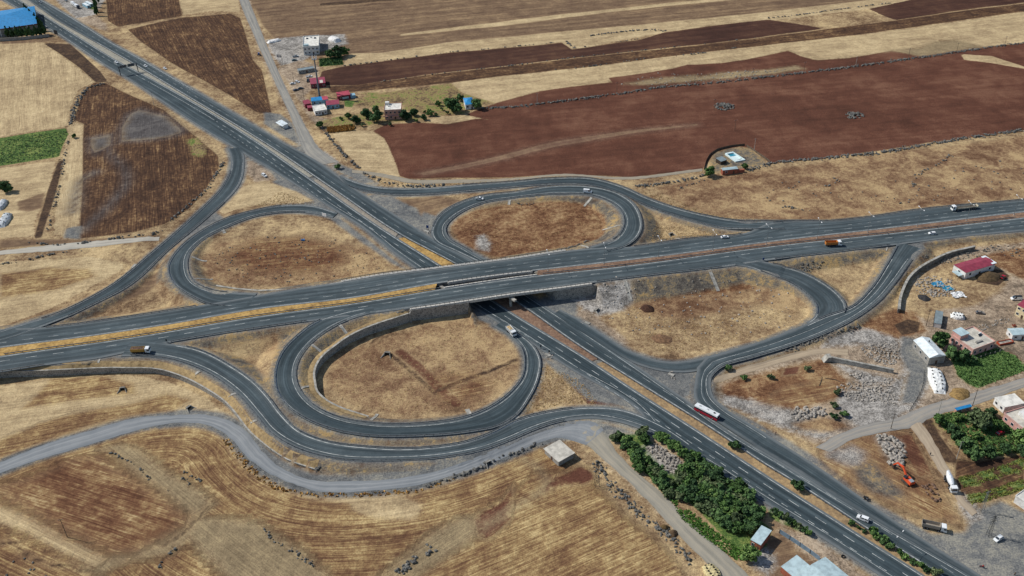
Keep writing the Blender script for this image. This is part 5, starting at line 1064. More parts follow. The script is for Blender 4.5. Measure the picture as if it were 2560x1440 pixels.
for u, v, l in ((2108, 1040, "dark round shrub on the rubble yard, right of its paler twin"), (2082, 1045, "paler round shrub on the rubble yard"), (1860, 948, "green shrub beside the dirt road bend"), (1925, 945, "dark shrub on the red soil of the yard"), (1820, 925, "small green bush between the dirt road and the ramp"),
                (2090, 985, "green weed clump at the rubble edge"), (2085, 1020, "yellow green weed clump on the yard"), (2015, 925, "small green shrub left of the low concrete wall")): plant(PB, len(l), u, v, 1.9, l, "yard shrubs", .8)
# leafy vegetable plots and dry tufts: uncountable cover
def tufts(name, polys, n, size, m, label, cat, hgt=.5, seed=1):
    g = np.random.default_rng(seed); V = []; F = []
    for s in polys:
        P = np.array([hit(u, v, HG) for u, v in px(s)]); x0, x1, y0, y1 = P[:, 0].min(), P[:, 0].max(), P[:, 1].min(), P[:, 1].max()
        X = g.uniform(x0, x1, n * 3); Y = g.uniform(y0, y1, n * 3); I = inside(X, Y, P); c = 0
        for x, y in zip(X[I][:n], Y[I][:n]):
            z = hg(x, y)
            for q in range(4):
                a_ = g.uniform(0, 6.28); r = size * g.uniform(.3, 1); cx, cy = x + math.cos(a_) * r * .4, y + math.sin(a_) * r * .4; o = len(V); h = hgt * g.uniform(.4, 1.2); b_ = g.uniform(0, 6.28); dx, dy = math.cos(b_) * r * .5, math.sin(b_) * r * .5
                V += [(cx - dx, cy - dy, z), (cx + dx, cy + dy, z), (cx + dx * .8 + dy * .6, cy + dy * .8 - dx * .6, z + h), (cx - dx * .8 + dy * .6, cy - dy * .8 - dx * .6, z + h * .9)]; F.append((o, o + 1, o + 2, o + 3))
    mb = MB(); mb.v = V; mb.f = F; o = mb.build(name, m); tag(o, label, cat, kind='stuff'); return o
tufts("vegetable_crop", ["2380,897 2440,882 2495,872 2540,892 2562,926 2445,968 2422,958 2397,940"], 2600, 1.3, LF[1], "dense leafy green vegetable plot below the pink flat roofed house", "crop", .4, 1)
tufts("garden_plants", ["2335,1040 2400,1030 2560,1055 2560,1130 2470,1142 2430,1140 2380,1098"], 1500, 1.4, LF[1], "low green plants covering the village garden", "plants", .5, 2)
tufts("crop_rows", ["2398,1204 2470,1184 2560,1154 2560,1146 2470,1176 2398,1194", "2408,1219 2480,1199 2560,1175 2560,1167 2480,1190 2408,1210", "2418,1249 2490,1230 2560,1206 2560,1196 2490,1220 2418,1240", "2425,1262 2500,1243 2560,1224 2560,1216 2500,1233 2425,1253"], 300, .75, leafmat("leaf_yellow", lin(92, 100, 48), lin(126, 130, 64), lin(158, 156, 84)), "yellow green crop rows on brown soil left of the canopy", "crop", .35, 3)
tufts("weeds", ["1690,1275 1725,1275 1790,1330 1850,1375 1870,1400 1840,1400 1770,1350 1710,1305", "1540,1095 1560,1100 1700,1262 1690,1270"], 800, 1.0, leafmat("leaf_weed", lin(64, 92, 40), lin(88, 124, 54), lin(118, 148, 74)), "bright green weeds along the lane side of the grove", "weeds", .35, 4)
tufts("green_field_crop", ["0,352 165,325 170,335 155,362 146,390 0,412"], 900, 1.0, LF[0], "green crop plot at the left edge", "crop", .22, 5)
tufts("kitchen_garden_crop", ["799,148 853,143 857,161 800,166"], 500, 1.2, LF[0], "dark green kitchen plot below the white two storey house", "crop", .6, 6)
M_dryt = mat("dry_scrub", lin(186, 146, 82), lin(146, 110, 62), .95, scale=.8); M_drys = mat("straw_scrub", lin(180, 152, 106), lin(150, 124, 84), .95, scale=.5)
tufts("dry_scrub", ["555,1100 570,1100 640,1175 700,1215 760,1232 900,1234 1040,1224 1150,1192 1120,1205 1040,1232 900,1243 760,1242 690,1226 620,1180"], 900, 1.2, M_dryt, "golden dry thistles along the south rim of the gravel track", "scrub", .45, 7)
tufts("hedge_scrub", ["818,322 850,318 885,316 885,326 850,330 822,332"], 700, 1.3, M_dryt, "golden dry hedge below the northern garden", "scrub", 1.6, 8)
tufts("verge_scrub", ["350,915 480,935 560,985 620,1045 650,1085 640,1092 600,1050 540,995 460,945 340,922", "905,435 960,455 1100,460 1400,440 1400,446 1100,466 950,466", "1600,480 1750,540 1900,556 1900,550 1760,530 1640,480"], 380, .8, M_drys, "dry yellow scrub on the road verges", "scrub", .25, 9)
tufts("loop_scrub", ["520,640 640,590 800,595 930,630 985,665 860,700 640,715 520,690", "560,560 700,480 790,508 640,516", "820,950 900,860 1180,800 1290,900 1200,1020 1000,1040 860,1010", "1580,760 1700,800 2000,770 1980,800 1750,880 1640,880 1560,820", "1360,910 1450,950 1500,1010 1400,1010 1330,1035 1290,1030 1340,980", "1130,560 1200,520 1400,505 1530,550 1480,610 1250,635", "1700,560 1850,585 1700,600 1620,605 1640,560"], 900, .6, M_drys, "thin dry grass tufts inside the loops", "grass", .16, 10)
# ------------------------------------------------------------------ buildings
def pm(name, rgb, k=.8, **kw): return mat(name, lin(*rgb), lin(*[int(c * k) for c in rgb]), **kw)
W_white = pm("white_plaster", (216, 214, 208), .88, scale=.6); W_pink = pm("pink_plaster", (206, 158, 146), .88, scale=.6); W_blue = pm("light_blue_plaster", (142, 180, 196), .88)
W_block = pm("grey_block", (150, 146, 138), .85, scale=.8); W_brick = pm("red_brick", (158, 92, 70), .82, scale=1.2); W_cream = pm("cream_plaster", (222, 204, 164), .88); W_maroon = pm("maroon_plaster", (120, 52, 58), .85); W_salmon = pm("salmon_plaster", (196, 152, 132), .88)
def ribbed(name, rgb, axis=0, per=.35):
    q = NT(name); x = q.xyz(q.obj())[axis]; s = q.math('SINE', q.math('MULTIPLY', x, 6.283 / per)); f = q.noise(q.pos(), .5, 3, .6)
    c = q.mix(q.step(f, .35, .7), lin(*rgb), lin(*[int(v * .86) for v in rgb])); c = q.mix(q.math('MULTIPLY', q.step(s, .5, 1), .12), c, lin(*[int(v * .6) for v in rgb]))
    q.put(q.b.inputs["Base Color"], c); q.b.inputs["Roughness"].default_value = .55; q.b.inputs["Specular IOR Level"].default_value = .3; return q.m
R_maroon = ribbed("maroon_sheet", (148, 62, 78)); R_blue = ribbed("blue_sheet", (38, 132, 188)); R_white = ribbed("white_sheet", (222, 230, 230)); R_pale = ribbed("pale_blue_sheet", (178, 198, 200)); R_grey = ribbed("grey_sheet", (128, 140, 142)); R_rose = ribbed("rose_sheet", (184, 78, 92))
R_conc = pm("roof_screed", (196, 190, 176), .84, scale=.4); R_whitec = pm("white_roof_coat", (222, 218, 206), .86, scale=.4)
M_glass = mat("window_glass", lin(40, 52, 62), lin(30, 40, 50), .15, spec=.6); M_door = pm("door_paint", (92, 70, 56), .8); M_frame = pm("white_frame", (225, 225, 222), .9)
def frame3(c1, c2, c3, h, zb=None):
    """roof corners 1-2-3 (px) at height h above base; returns origin, length along 1-2, width 2-3, heading"""
    b = gz(*c2, 0); zb = hg(b[0], b[1]) if zb is None else zb
    a, b, c = (gz(*q, zb + h) for q in (c1, c2, c3)); ex = b - a; L = np.linalg.norm(ex[:2]); an = math.atan2(ex[1], ex[0]); n = np.array([-math.sin(an), math.cos(an)]); Wd = float((c - b)[:2] @ n)
    o = (a + b) / 2; o[:2] += n * Wd / 2; o[2] = zb; return o, L, abs(Wd), an
def openings(r, wallp, L, W, h, sides, rows=1, door=True, wmat=None):
    """windows and a door set 4 cm proud of the walls; sides: string of n,s,e,w with counts"""
    for sd, n in sides.items():
        ln = L if sd in 'ns' else W
        for row in range(rows):
            z0 = (h / rows) * row + h / rows * .36; hh = h / rows * .36
            for i in range(n):
                t = -ln / 2 + ln * (i + .5) / n; ww = min(1.3, ln / n * .5)
                if door and row == 0 and i == n // 2 and sd == list(sides)[0]: zz0, zz1, m, nm, ww = .05, min(2.1, h * .75), M_door, "door", 1.1
                else: zz0, zz1, m, nm = z0, z0 + hh, M_glass, "window"
                mb = MB(); e = .05
                if sd == 's': mb.box(t - ww / 2, t + ww / 2, -W / 2 - e, -W / 2 + .02, zz0, zz1)
                if sd == 'n': mb.box(t - ww / 2, t + ww / 2, W / 2 - .02, W / 2 + e, zz0, zz1)
                if sd == 'w': mb.box(-L / 2 - e, -L / 2 + .02, t - ww / 2, t + ww / 2, zz0, zz1)
                if sd == 'e': mb.box(L / 2 - .02, L / 2 + e, t - ww / 2, t + ww / 2, zz0, zz1)
                o = mb.build(nm, m, r)
                if nm == "window":
                    f = MB(); k = .08
                    def fr(a0, a1, b0, b1):
                        if sd in 'ns': s_ = -1 if sd == 's' else 1; f.box(a0, a1, min(s_ * W / 2, s_ * (W / 2 + .09)), max(s_ * W / 2, s_ * (W / 2 + .09)), b0, b1)
                        else: s_ = -1 if sd == 'w' else 1; f.box(min(s_ * L / 2, s_ * (L / 2 + .09)), max(s_ * L / 2, s_ * (L / 2 + .09)), a0, a1, b0, b1)
                    fr(t - ww / 2 - k, t - ww / 2, zz0, zz1); fr(t + ww / 2, t + ww / 2 + k, zz0, zz1); fr(t - ww / 2 - k, t + ww / 2 + k, zz1, zz1 + k); fr(t - ww / 2 - k, t + ww / 2 + k, zz0 - k, zz0); f.build("frame", M_frame, o)
def house(name, label, cat, c1, c2, c3, h, wm, rm, kind='flat', sides=None, rows=1, over=.25, par=.5, extra=None, rise=None, door=True, zb=None):
    o, L, W, an = frame3(c1, c2, c3, h, zb); r = empty(name, o, an, label, cat)
    MB().box(-L / 2 + over * .6, L / 2 - over * .6, -W / 2 + over * .6, W / 2 - over * .6, -.6, h - .02).build("wall", wm, r)
    if kind == 'flat':
        MB().box(-L / 2, L / 2, -W / 2, W / 2, h - .0, h + .15).build("roof", rm, r)
        if par:
            t = .22; mb = MB(); z0, z1 = h + .15, h + .15 + par
            mb.box(-L / 2, L / 2, -W / 2, -W / 2 + t, z0, z1).box(-L / 2, L / 2, W / 2 - t, W / 2, z0, z1).box(-L / 2, -L / 2 + t, -W / 2 + t, W / 2 - t, z0, z1).box(L / 2 - t, L / 2, -W / 2 + t, W / 2 - t, z0, z1); mb.build("parapet", wm, r)
    elif kind == 'gable':
        rise = rise or W * .16; mb = MB(); mb.add([(-L / 2, -W / 2, h), (-L / 2, 0, h + rise), (-L / 2, W / 2, h), (L / 2, -W / 2, h), (L / 2, 0, h + rise), (L / 2, W / 2, h),
            (-L / 2, -W / 2, h - .12), (-L / 2, W / 2, h - .12), (L / 2, -W / 2, h - .12), (L / 2, W / 2, h - .12)], [(0, 3, 4, 1), (1, 4, 5, 2), (0, 6, 8, 3), (2, 5, 9, 7), (0, 1, 2, 7, 6), (3, 8, 9, 5, 4), (6, 7, 9, 8)]); mb.build("roof", rm, r)
    elif kind == 'hip':
        rise = rise or W * .22; k = min(L, W) * .42; mb = MB(); mb.add([(-L / 2, -W / 2, h), (L / 2, -W / 2, h), (L / 2, W / 2, h), (-L / 2, W / 2, h), (-L / 2 + k, 0, h + rise), (L / 2 - k, 0, h + rise)], [(0, 1, 5, 4), (1, 2, 5), (2, 3, 4, 5), (3, 0, 4), (3, 2, 1, 0)]); mb.build("roof", rm, r)
    elif kind == 'shed':
        rise = rise or .5; mb = MB(); mb.add([(-L / 2, -W / 2, h), (L / 2, -W / 2, h), (L / 2, W / 2, h + rise), (-L / 2, W / 2, h + rise), (-L / 2, -W / 2, h - .12), (L / 2, -W / 2, h - .12), (L / 2, W / 2, h + rise - .12), (-L / 2, W / 2, h + rise - .12)], [(0, 1, 2, 3), (7, 6, 5, 4), (0, 4, 5, 1), (1, 5, 6, 2), (2, 6, 7, 3), (3, 7, 4, 0)]); mb.build("roof", rm, r)
    if sides: openings(r, None, L - over * 1.2, W - over * 1.2, h, sides, rows, door)
    if extra: extra(r, L, W, h)
    return r
def tank(r, x, y, z, c=W_white): MB().tube((x - .7, y, z + .55), (x + .7, y, z + .55), .5, .5, 12).build("water_tank", c, r)
def solar(r, x, y, z): MB().add([(x - .9, y - .6, z + .15), (x + .9, y - .6, z + .15), (x + .9, y + .6, z + .9), (x - .9, y + .6, z + .9), (x - .9, y - .6, z + .08), (x + .9, y - .6, z + .08), (x + .9, y + .6, z + .83), (x - .9, y + .6, z + .83)], [(0, 1, 2, 3), (7, 6, 5, 4), (0, 4, 5, 1), (1, 5, 6, 2), (2, 6, 7, 3), (3, 7, 4, 0)]).build("solar_panel", M_glass, r)
# --- lower right
house("concrete_shed", "flat roofed concrete shed alone by the gravel track bend", "shed", (1358, 1122), (1396, 1156), (1438, 1133), 3.0, W_block, R_conc, sides=dict(s=1, w=3), par=0, over=.8)
def x_red(r, L, W, h):
    MB().box(-L / 2 - 3.2, -L / 2 - .05, -W / 2 + 1.2, W / 2 - 3, 2.1, 2.28).build("porch_roof", R_pale, r); MB().box(L / 2 - 2.2, L / 2 + .9, -W / 2 + .3, W / 2 - .3, h + .22, h + .34).build("patch_sheet", R_white, r)
    for y in (-W / 2 + 1.4, W / 2 - 3.2): MB().tube((-L / 2 - 3, y, -.1), (-L / 2 - 3, y, 2.1), .08).build("post", M_steel, r)
house("workshop", "long white walled shed with a maroon sheet roof beside the curved retaining wall", "shed", (2415, 682), (2490, 660), (2458, 640), 4.2, W_white, R_maroon, 'gable', dict(s=3, w=1), extra=x_red, rise=.9, over=.3)
def x_barn(r, L, W, h): MB().tube((-L * .2, 1.2, h + 1.3), (-L * .2, 1.2, h + 2.0), .28, .28, 10).build("roof_vent", M_steeld, r)
house("barn", "white gabled metal barn beside the dusty yard", "barn", (2283, 850), (2324, 895), (2363, 886), 4.4, W_block, R_white, 'gable', dict(e=1, s=3), extra=x_barn, rise=1.5)
def x_pink(r, L, W, h):
    MB().box(-L / 2 + .3, -L / 2 + 5.5, W / 2 - 5.2, W / 2 - .2, h + .15, h + 2.7).build("stair_room", W_pink, r); MB().box(-L / 2 + .1, -L / 2 + 5.8, W / 2 - 5.5, W / 2, h + 2.7, h + 2.9).build("stair_roof", R_pale, r)
    tank(r, L / 2 - 2, W / 2 - 6, h + .2); solar(r, L / 2 - 3, 0, h + .2); MB().box(-2, 2, -W / 2 + 3, -W / 2 + 4, h + .16, h + .8).build("clutter", W_block, r)
house("village_house", "pink and white house with a wide flat grey roof behind the green plot", "house", (2433, 876), (2489, 855), (2447, 812), 4.2, W_pink, R_conc, sides=dict(s=4, w=5), extra=x_pink, par=.45)
def x_cont(r, L, W, h):
    for i in (-1, 1): MB().box(i * L / 2 - .06, i * L / 2 + .06, -W / 2, W / 2, .1, h + .04).build("end_frame", M_steeld, r)
house("site_cabin", "grey metal cabin beside the white tarpaulin bale stack", "cabin", (2335, 808), (2354, 812), (2360, 780), 2.6, W_white, R_grey, par=0, sides=dict(w=2), extra=x_cont, over=.1)
house("village_house", "two storey cream house with balconies cut by the right edge", "house", (2543, 762), (2580, 780), (2600, 752), 6.5, W_cream, R_maroon, 'gable', dict(s=3, w=3), rows=2, rise=1.2)
house("outbuilding", "white outbuilding with a pale blue roof cut by the right edge, above the orange trough", "shed", (2532, 838), (2570, 836), (2575, 818), 3.2, W_white, R_pale, 'gable', dict(s=2, w=1), rise=.7)
house("outbuilding", "plain white building with a white roof beside the paved village road", "shed", (2486, 994), (2512, 1019), (2556, 1002), 3.6, W_white, R_whitec, sides=dict(w=2, s=2), par=0)
def x_pk2(r, L, W, h): MB().box(-2.5, 2.2, -1.5, 2.0, h + .15, h + 2.2).build("roof_room", W_white, r); tank(r, L / 2 - 3, 2, h + .2)
house("village_house", "pink building with a white box on its grey roof at the right edge", "house", (2509, 1034), (2556, 1073), (2610, 1050), 3.8, W_pink, R_conc, sides=dict(w=5, s=3), extra=x_pk2, par=.5)
house("animal_shed", "small shed with blue and white roof sheets at the top of the village garden", "shed", (2392, 1026), (2431, 1016), (2428, 1010), 2.4, W_salmon, R_blue, 'shed', dict(s=2), rise=.2, door=False)
house("farm_shed", "pale roofed brick shed at the bottom beside the grove", "shed", (1876, 1349), (1902, 1363), (1936, 1331), 4.0, W_brick, R_pale, 'shed', dict(s=2), rise=.3)
house("farm_building", "pale blue sheet roof on brick at the bottom edge, smaller left one", "building", (1952, 1416), (1990, 1448), (2030, 1420), 3.4, W_brick, R_pale, 'shed', dict(w=2), rise=.4)
house("farm_building", "pale blue sheet roof at the bottom edge, bigger right one", "building", (1992, 1440), (2050, 1490), (2112, 1432), 4.2, W_brick, R_pale, 'gable', dict(w=2), rise=1.2)
house("canopy_building", "white canopy roof over a paved court at the right edge", "building", (2538, 1240), (2580, 1268), (2620, 1240), 3.6, W_white, R_whitec, sides=dict(w=2), par=.3)
# --- north
def x_white(r, L, W, h):
    solar(r, -L / 4, W / 4, h + .2); solar(r, L / 4, W / 4, h + .2); tank(r, 0, W / 3, h + .2); MB().box(-L / 2 + 1, -L / 2 + 5, -W / 2 + 1, -W / 2 + 4, h + .15, h + 1.9).build("roof_shed", R_pale, r)
    MB().box(L / 2 - 4.5, L / 2 - .3, -W / 2 - 1.1, -W / 2 - .05, 3.3, 4.2).build("balcony", W_white, r)
house("town_house", "white two storey house with clutter on its roof by the north road", "house", (757, 119), (797, 116), (788, 90), 6.8, W_white, R_whitec, sides=dict(s=4, w=3), rows=2, extra=x_white, par=.7)
house("storage_row", "row of grey block stalls beside the tall telecom mast", "building", (746, 178), (787, 171), (785, 165), 2.6, W_block, R_grey, sides=dict(s=5), par=.2)
house("shop", "low shop with a maroon roof and a grey roof patch beside the telecom mast", "shop", (776, 211), (814, 207), (812, 192), 3.6, W_maroon, R_maroon, sides=dict(s=4), par=0, extra=lambda r, L, W, h: MB().box(1.5, L / 2 - 2, -W / 2 + .6, 0, h + .16, h + .24).build("roof_patch", R_conc, r))
def x_tri(r, L, W, h): MB().box(L / 2 + .1, L / 2 + 4, -W / 2 + .4, W / 2 - 1, -.1, 2.4).build("annex", W_blue, r); MB().box(-1.5, 3.5, -W / 2 - .1, -W / 2 - .02, .7, 2.4).build("shop_window", R_pale, r)
house("roadside_house", "house with a rose red gabled roof right of the telecom mast", "house", (844, 241), (876, 236), (875, 229), 3.6, W_maroon, R_rose, 'shed', dict(s=2), rise=1.2, extra=x_tri)
house("shop", "shop with a bright blue roof half at the foot of the telecom mast", "shop", (778, 253), (807, 250), (802, 243), 3.8, W_blue, R_blue, 'shed', dict(s=2), rise=.6)
house("shop", "rose red roofed shop joined to the right of the bright blue roof", "shop", (806.5, 250), (821, 248), (818, 241), 3.8, W_blue, R_rose, 'shed', dict(s=1), rise=.6, door=False)
house("shop", "dark maroon roofed shop left of the bright blue roof", "shop", (762, 261), (778, 258), (776, 249), 3.4, W_maroon, R_maroon, 'shed', dict(s=1, w=1), rise=.5)
house("shop", "tiny maroon awning hut in front of the bright blue roof", "shop", (769, 270), (783, 268), (781, 263), 2.8, W_maroon, R_maroon, 'shed', dict(s=1), rise=.3)
house("shop", "white flat roofed shop in front of the bright blue roof", "shop", (787, 280), (818, 275), (812, 260), 3.2, W_white, R_whitec, sides=dict(s=4), par=.4)
house("roadside_house", "house with a dark maroon roof and one white roof end beside the white shop", "house", (815, 263), (848, 260), (840, 251), 3.4, W_blue, R_maroon, 'shed', dict(s=3), rise=.6)
def x_p3(r, L, W, h): tank(r, -L / 4, 1, h + .2); MB().box(-L / 2 + .5, -L / 2 + 3.5, W / 2 - 3, W / 2 - .4, h + .15, h + 2.2).build("stair_room", W_white, r); MB().box(-L / 2 - 1.0, L / 2, -W / 2 - 1.0, -W / 2 + .05, 3.0, 3.2).build("balcony", W_pink, r)
house("tall_house", "pink two storey house with a white flat roof in the long garden", "house", (960, 277), (1003, 275), (998, 258), 7.2, W_salmon, R_whitec, sides=dict(s=4, w=2), rows=2, extra=x_p3, par=.5)
house("garden_house", "small white house with a blue hipped roof at the end of the long garden", "house", (1163, 262), (1186, 260), (1180, 243), 4.0, W_white, R_blue, 'hip', dict(s=2, w=2), rise=1.8, over=.4)
house("kiosk", "white roofed kiosk with an awning between the highway and the north road", "kiosk", (694, 303), (710, 313), (716, 307), 3.0, W_white, R_white, 'flat', dict(s=1, w=1), par=0, extra=lambda r, L, W, h: MB().box(-L / 2, L / 2, -W / 2 - 1.8, -W / 2, 2.6, 2.72).build("awning", R_white, r))
def x_fac(r, L, W, h):
    for i in range(10): x = -L / 2 + L * (i + .5) / 10; MB().box(x - .35, x + .35, -W / 2 - .3, -W / 2, -.3, h - .2).build("pilaster", W_white, r)
    MB().box(-L / 2 - .2, L / 2 + .2, -W / 2 - .25, -W / 2 + .05, h - .9, h - .1).build("fascia_band", W_maroon, r)
house("factory", "big factory hall with a bright blue hipped roof at the top left", "factory", (-80, 84), (92, 59), (36, 22), 8.0, W_block, R_blue, 'hip', dict(s=10), extra=x_fac, rise=4.2)
P = resample(np.array([gz(-30, 97, 3.0), gz(60, 92, 2.8), gz(122, 85, 2.6)]), 10); r = empty("boundary_wall", (0, 0, 0), 0, "long plain grey boundary wall below the blue roofed factory", "wall"); wall_mesh(P, .35, "wall", W_block, r)
# compound with the pool
p = gz(1833, 397, .8); r = empty("swimming_pool", (p[0], p[1], hg(p[0], p[1])), .02, "raised white swimming pool with almost no water in the fenced compound", "pool")
an = math.atan2(*(gz(1880, 408, .8) - gz(1838, 383, .8))[[1, 0]]); a, b, c, d = (gz(u, v, 1.0) - p for u, v in ((1812, 388), (1832, 384), (1863, 404), (1838, 409)))
Q = [tuple(q[:2]) for q in (d, c, b, a)]; cc = np.mean(Q, 0); sh = lambda k: [tuple(cc + (np.array(q) - cc) * k) for q in Q]
M_poolw = pm("pool_tile", (206, 222, 220), .92); M_water = mat("pool_water", lin(50, 140, 160), lin(40, 120, 145), .1, spec=.6)
mb = MB(); o1, i1 = Q, sh(.8); V = [(x, y, 1.0) for x, y in o1] + [(x, y, 1.0) for x, y in i1] + [(x, y, .15) for x, y in i1] + [(x, y, -.3) for x, y in o1]
mb.add(V, [(i, (i + 1) % 4, 4 + (i + 1) % 4, 4 + i) for i in range(4)] + [(4 + i, 4 + (i + 1) % 4, 8 + (i + 1) % 4, 8 + i) for i in range(4)] + [(8, 9, 10, 11)] + [(12 + i, 12 + (i + 1) % 4, (i + 1) % 4, i) for i in range(4)]); mb.build("basin", M_poolw, r).rotation_euler = (0, 0, -.02)
w2 = [np.array(i1[k]) for k in (3, 2)]; e2 = [np.array(i1[k]) for k in (0, 1)]; MB().prism([tuple(w2[0]), tuple(w2[1]), tuple(w2[1] * .7 + e2[1] * .3), tuple(w2[0] * .7 + e2[0] * .3)], .17, .24).build("water", M_water, r).rotation_euler = (0, 0, -.02)
house("brick_hut", "red brick hut with a pale curved sheet roof beside the pool compound wall", "hut", (1807, 426), (1845, 422), (1840, 416), 3.4, W_brick, R_pale, 'gable', dict(s=2), rise=.7, extra=lambda r, L, W, h: MB().box(L / 2 + .02, L / 2 + 5, -W / 2 + .4, W / 2 - 1.4, -.2, 2.1).build("low_annex", W_brick, r))
house("pergola", "open grey roofed shelter between the pool and the brick hut", "shelter", (1803, 404), (1818, 399), (1806, 391), 2.8, pm("shade_wood", (70, 60, 52)), R_grey, 'shed', None, rise=.4)
# ------------------------------------------------------------------ fences
def fence(name, s, h, m, label, cat="fence", post=3.0, panel=None):
    P = np.array([hit(u, v, HG) for u, v in px(s)]); P = resample(P, max(4, int(np.linalg.norm(np.diff(P[:, :2], axis=0), axis=1).sum() / 2.5)));
    for q in P: q[2] = hg(q[0], q[1])
    r = empty(name, (0, 0, 0), 0, label, cat)
    Q = P.copy(); Q[:, 2] += h
    if panel: wall_mesh(Q, .06, "panel", panel, r)
    else:
        mb = MB()
        for z in (.15, .4, .65, .95):
            for i in range(len(P) - 1): mb.tube(P[i] + [0, 0, h * z], P[i + 1] + [0, 0, h * z], .03, .03, 4)
        mb.build("wire", M_steeld, r)
    L = np.r_[0, np.cumsum(np.linalg.norm(np.diff(P[:, :2], axis=0), axis=1))]; mb = MB()
    for t in list(np.arange(0, L[-1], post))[:90]:
        x, y, z = (np.interp(t, L, P[:, j]) for j in range(3)); MB().box(x - .09, x + .09, y - .09, y + .09, z - .2, z + h + .1).build("post", m, r)
fence("fence", "1760,424 1765,405 1775,388 1795,375 1830,367 1862,364", 1.5, pm("fence_wood", (92, 84, 74)), "dark fence curving round the upper left of the pool compound", panel=pm("fence_mesh", (104, 90, 76)))
fence("fence", "1866,366 1885,378 1905,392 1925,406", 1.4, pm("fence_wood", (92, 84, 74)), "dark fence along the right of the pool compound", panel=pm("fence_mesh", (84, 74, 64)))
fence("panel_fence", "1948,1333 1975,1350 2000,1367 2025,1384 2048,1402", 2.2, M_steeld, "blue grey panel fence with dark posts beside the farm sheds", post=4.6, panel=pm("fence_blue", (118, 140, 156), .85))
fence("wire_fence", "2440,900 2465,890 2500,880 2520,872", 1.4, M_conc, "white post fence above the dense green plot")
fence("wire_fence", "2310,930 2309,955 2300,985 2272,1030", .9, M_steeld, "low dark pipe fence between the yard and the white tarpaulin mound")
# ------------------------------------------------------------------ tarpaulin mounds
M_tarp = pm("white_tarp", (232, 232, 226), .84, scale=.8, rough=.6); M_tarpd = pm("pale_plastic", (196, 200, 200), .8, scale=.8, rough=.5); M_tyre = pm("tyre_rubber", (34, 34, 35), .8)
def mound(a, b, wd, h, label, m=M_tarp, tyres=10, seed=0, name="tarpaulin_mound"):
    A, B = hit(*a), hit(*b); d = B - A; L = np.linalg.norm(d[:2]); an = math.atan2(d[1], d[0]); g = np.random.default_rng(seed); c = (A + B) / 2
    r = empty(name, (c[0], c[1], hg(c[0], c[1])), an, label, "tarpaulin mound"); V = []; n, k = 18, 12
    f = lambda s, t: (-L / 2 + L * s, math.cos(math.pi * t) * wd / 2 * (.55 + .45 * math.sin(math.pi * min(max(s, .12), .88))), h * (math.sin(math.pi * t) ** .6) * min(1, s * 6 + .05, (1 - s) * 6 + .05))
    for i in range(n + 1):
        for j in range(k + 1):
            x, y, z = f(i / n, j / k); V.append((x + g.uniform(-.1, .1), y + g.uniform(-.12, .12), z - .1 + g.uniform(-.12, .12) * (0 < j < k)))
    MB().add(V, [(i * (k + 1) + j, i * (k + 1) + j + 1, (i + 1) * (k + 1) + j + 1, (i + 1) * (k + 1) + j) for i in range(n) for j in range(k)]).build("tarpaulin", m, r)
    for i in range(tyres):
        s = (i + .7) / (tyres + .4); t = .5 + (.16 if i % 2 else -.14); x, y, z = f(s, t); mb = MB(); N = 10; V = []
        for q in range(N):
            for (rr, zz) in ((.42, -.02), (.34, .16), (.2, .16), (.18, -.02)): V.append((x + rr * math.cos(6.283 * q / N), y + rr * math.sin(6.283 * q / N), z + zz))
        mb.add(V, [(q * 4 + e, ((q + 1) % N) * 4 + e, ((q + 1) % N) * 4 + (e + 1) % 4, q * 4 + (e + 1) % 4) for q in range(N) for e in range(4)]).build("tyre", M_tyre, r)
mound((2333, 920), (2350, 985), 7.5, 2.4, "long white tarpaulin mound weighted with tyres beside the green plot", tyres=14, seed=1)
mound((2376, 790), (2412, 795), 5.5, 2.2, "white tarpaulin bale stack weighted with tyres beside the grey cabin", tyres=9, seed=2)
mound((4, 570), (22, 536), 6.0, 2.6, "rounded pale plastic tunnel with holes at the left edge", M_tarpd, 8, 3)
mound((-4, 528), (14, 502), 5.0, 2.6, "rounded pale plastic tunnel behind the other at the left edge", M_tarpd, 0, 4)
mound((1765, 1412), (1795, 1452), 6.0, 1.6, "straw clamp with white sheet and a rim of tyres at the bottom edge", pm("straw_sheet", (206, 190, 140), .8), 12, 5)
mound((826, 96), (846, 106), 9, 3.0, "pile of bright white gravel behind the white two storey house", pm("white_gravel", (226, 224, 218), .9), 0, 6, "gravel_pile"); mound((668, 108), (702, 100), 6, 2.0, "low pile of pale gravel by the north road", pm("white_gravel", (226, 224, 218), .9), 0, 7, "gravel_pile")
for (u, v, c, l, s) in ((2345, 712, (60, 150, 190), "crumpled blue plastic sheet on the scrap yard", 3.2), (2368, 722, (70, 160, 190), "second crumpled blue plastic sheet right of the first on the scrap yard", 2.6), (2395, 738, (226, 226, 222), "crumpled white plastic sheet beside the blue ones", 3.4), (757, 601, (60, 130, 190), "scrap of blue plastic in the northwest loop", 1.1), (2535, 815, (150, 80, 60), "scrap of brown sheet beside the outbuilding", 1.0)):
    p = hit(u, v); g = np.random.default_rng(int(u)); n = 9; V = [(p[0] + (i - 4) * s / 4 + g.uniform(-.3, .3) * s / 2, p[1] + (j - 4) * s / 5 + g.uniform(-.3, .3) * s / 2, hg(p[0], p[1]) + .1 + g.uniform(0, .7)) for i in range(n) for j in range(n)]
    tag(MB().add(V, [(i * n + j, (i + 1) * n + j, (i + 1) * n + j + 1, i * n + j + 1) for i in range(n - 1) for j in range(n - 1)]).build("plastic_sheet", pm("sheet_%d_%d_%d" % c, c, .75, rough=.5)), l, "plastic sheet")
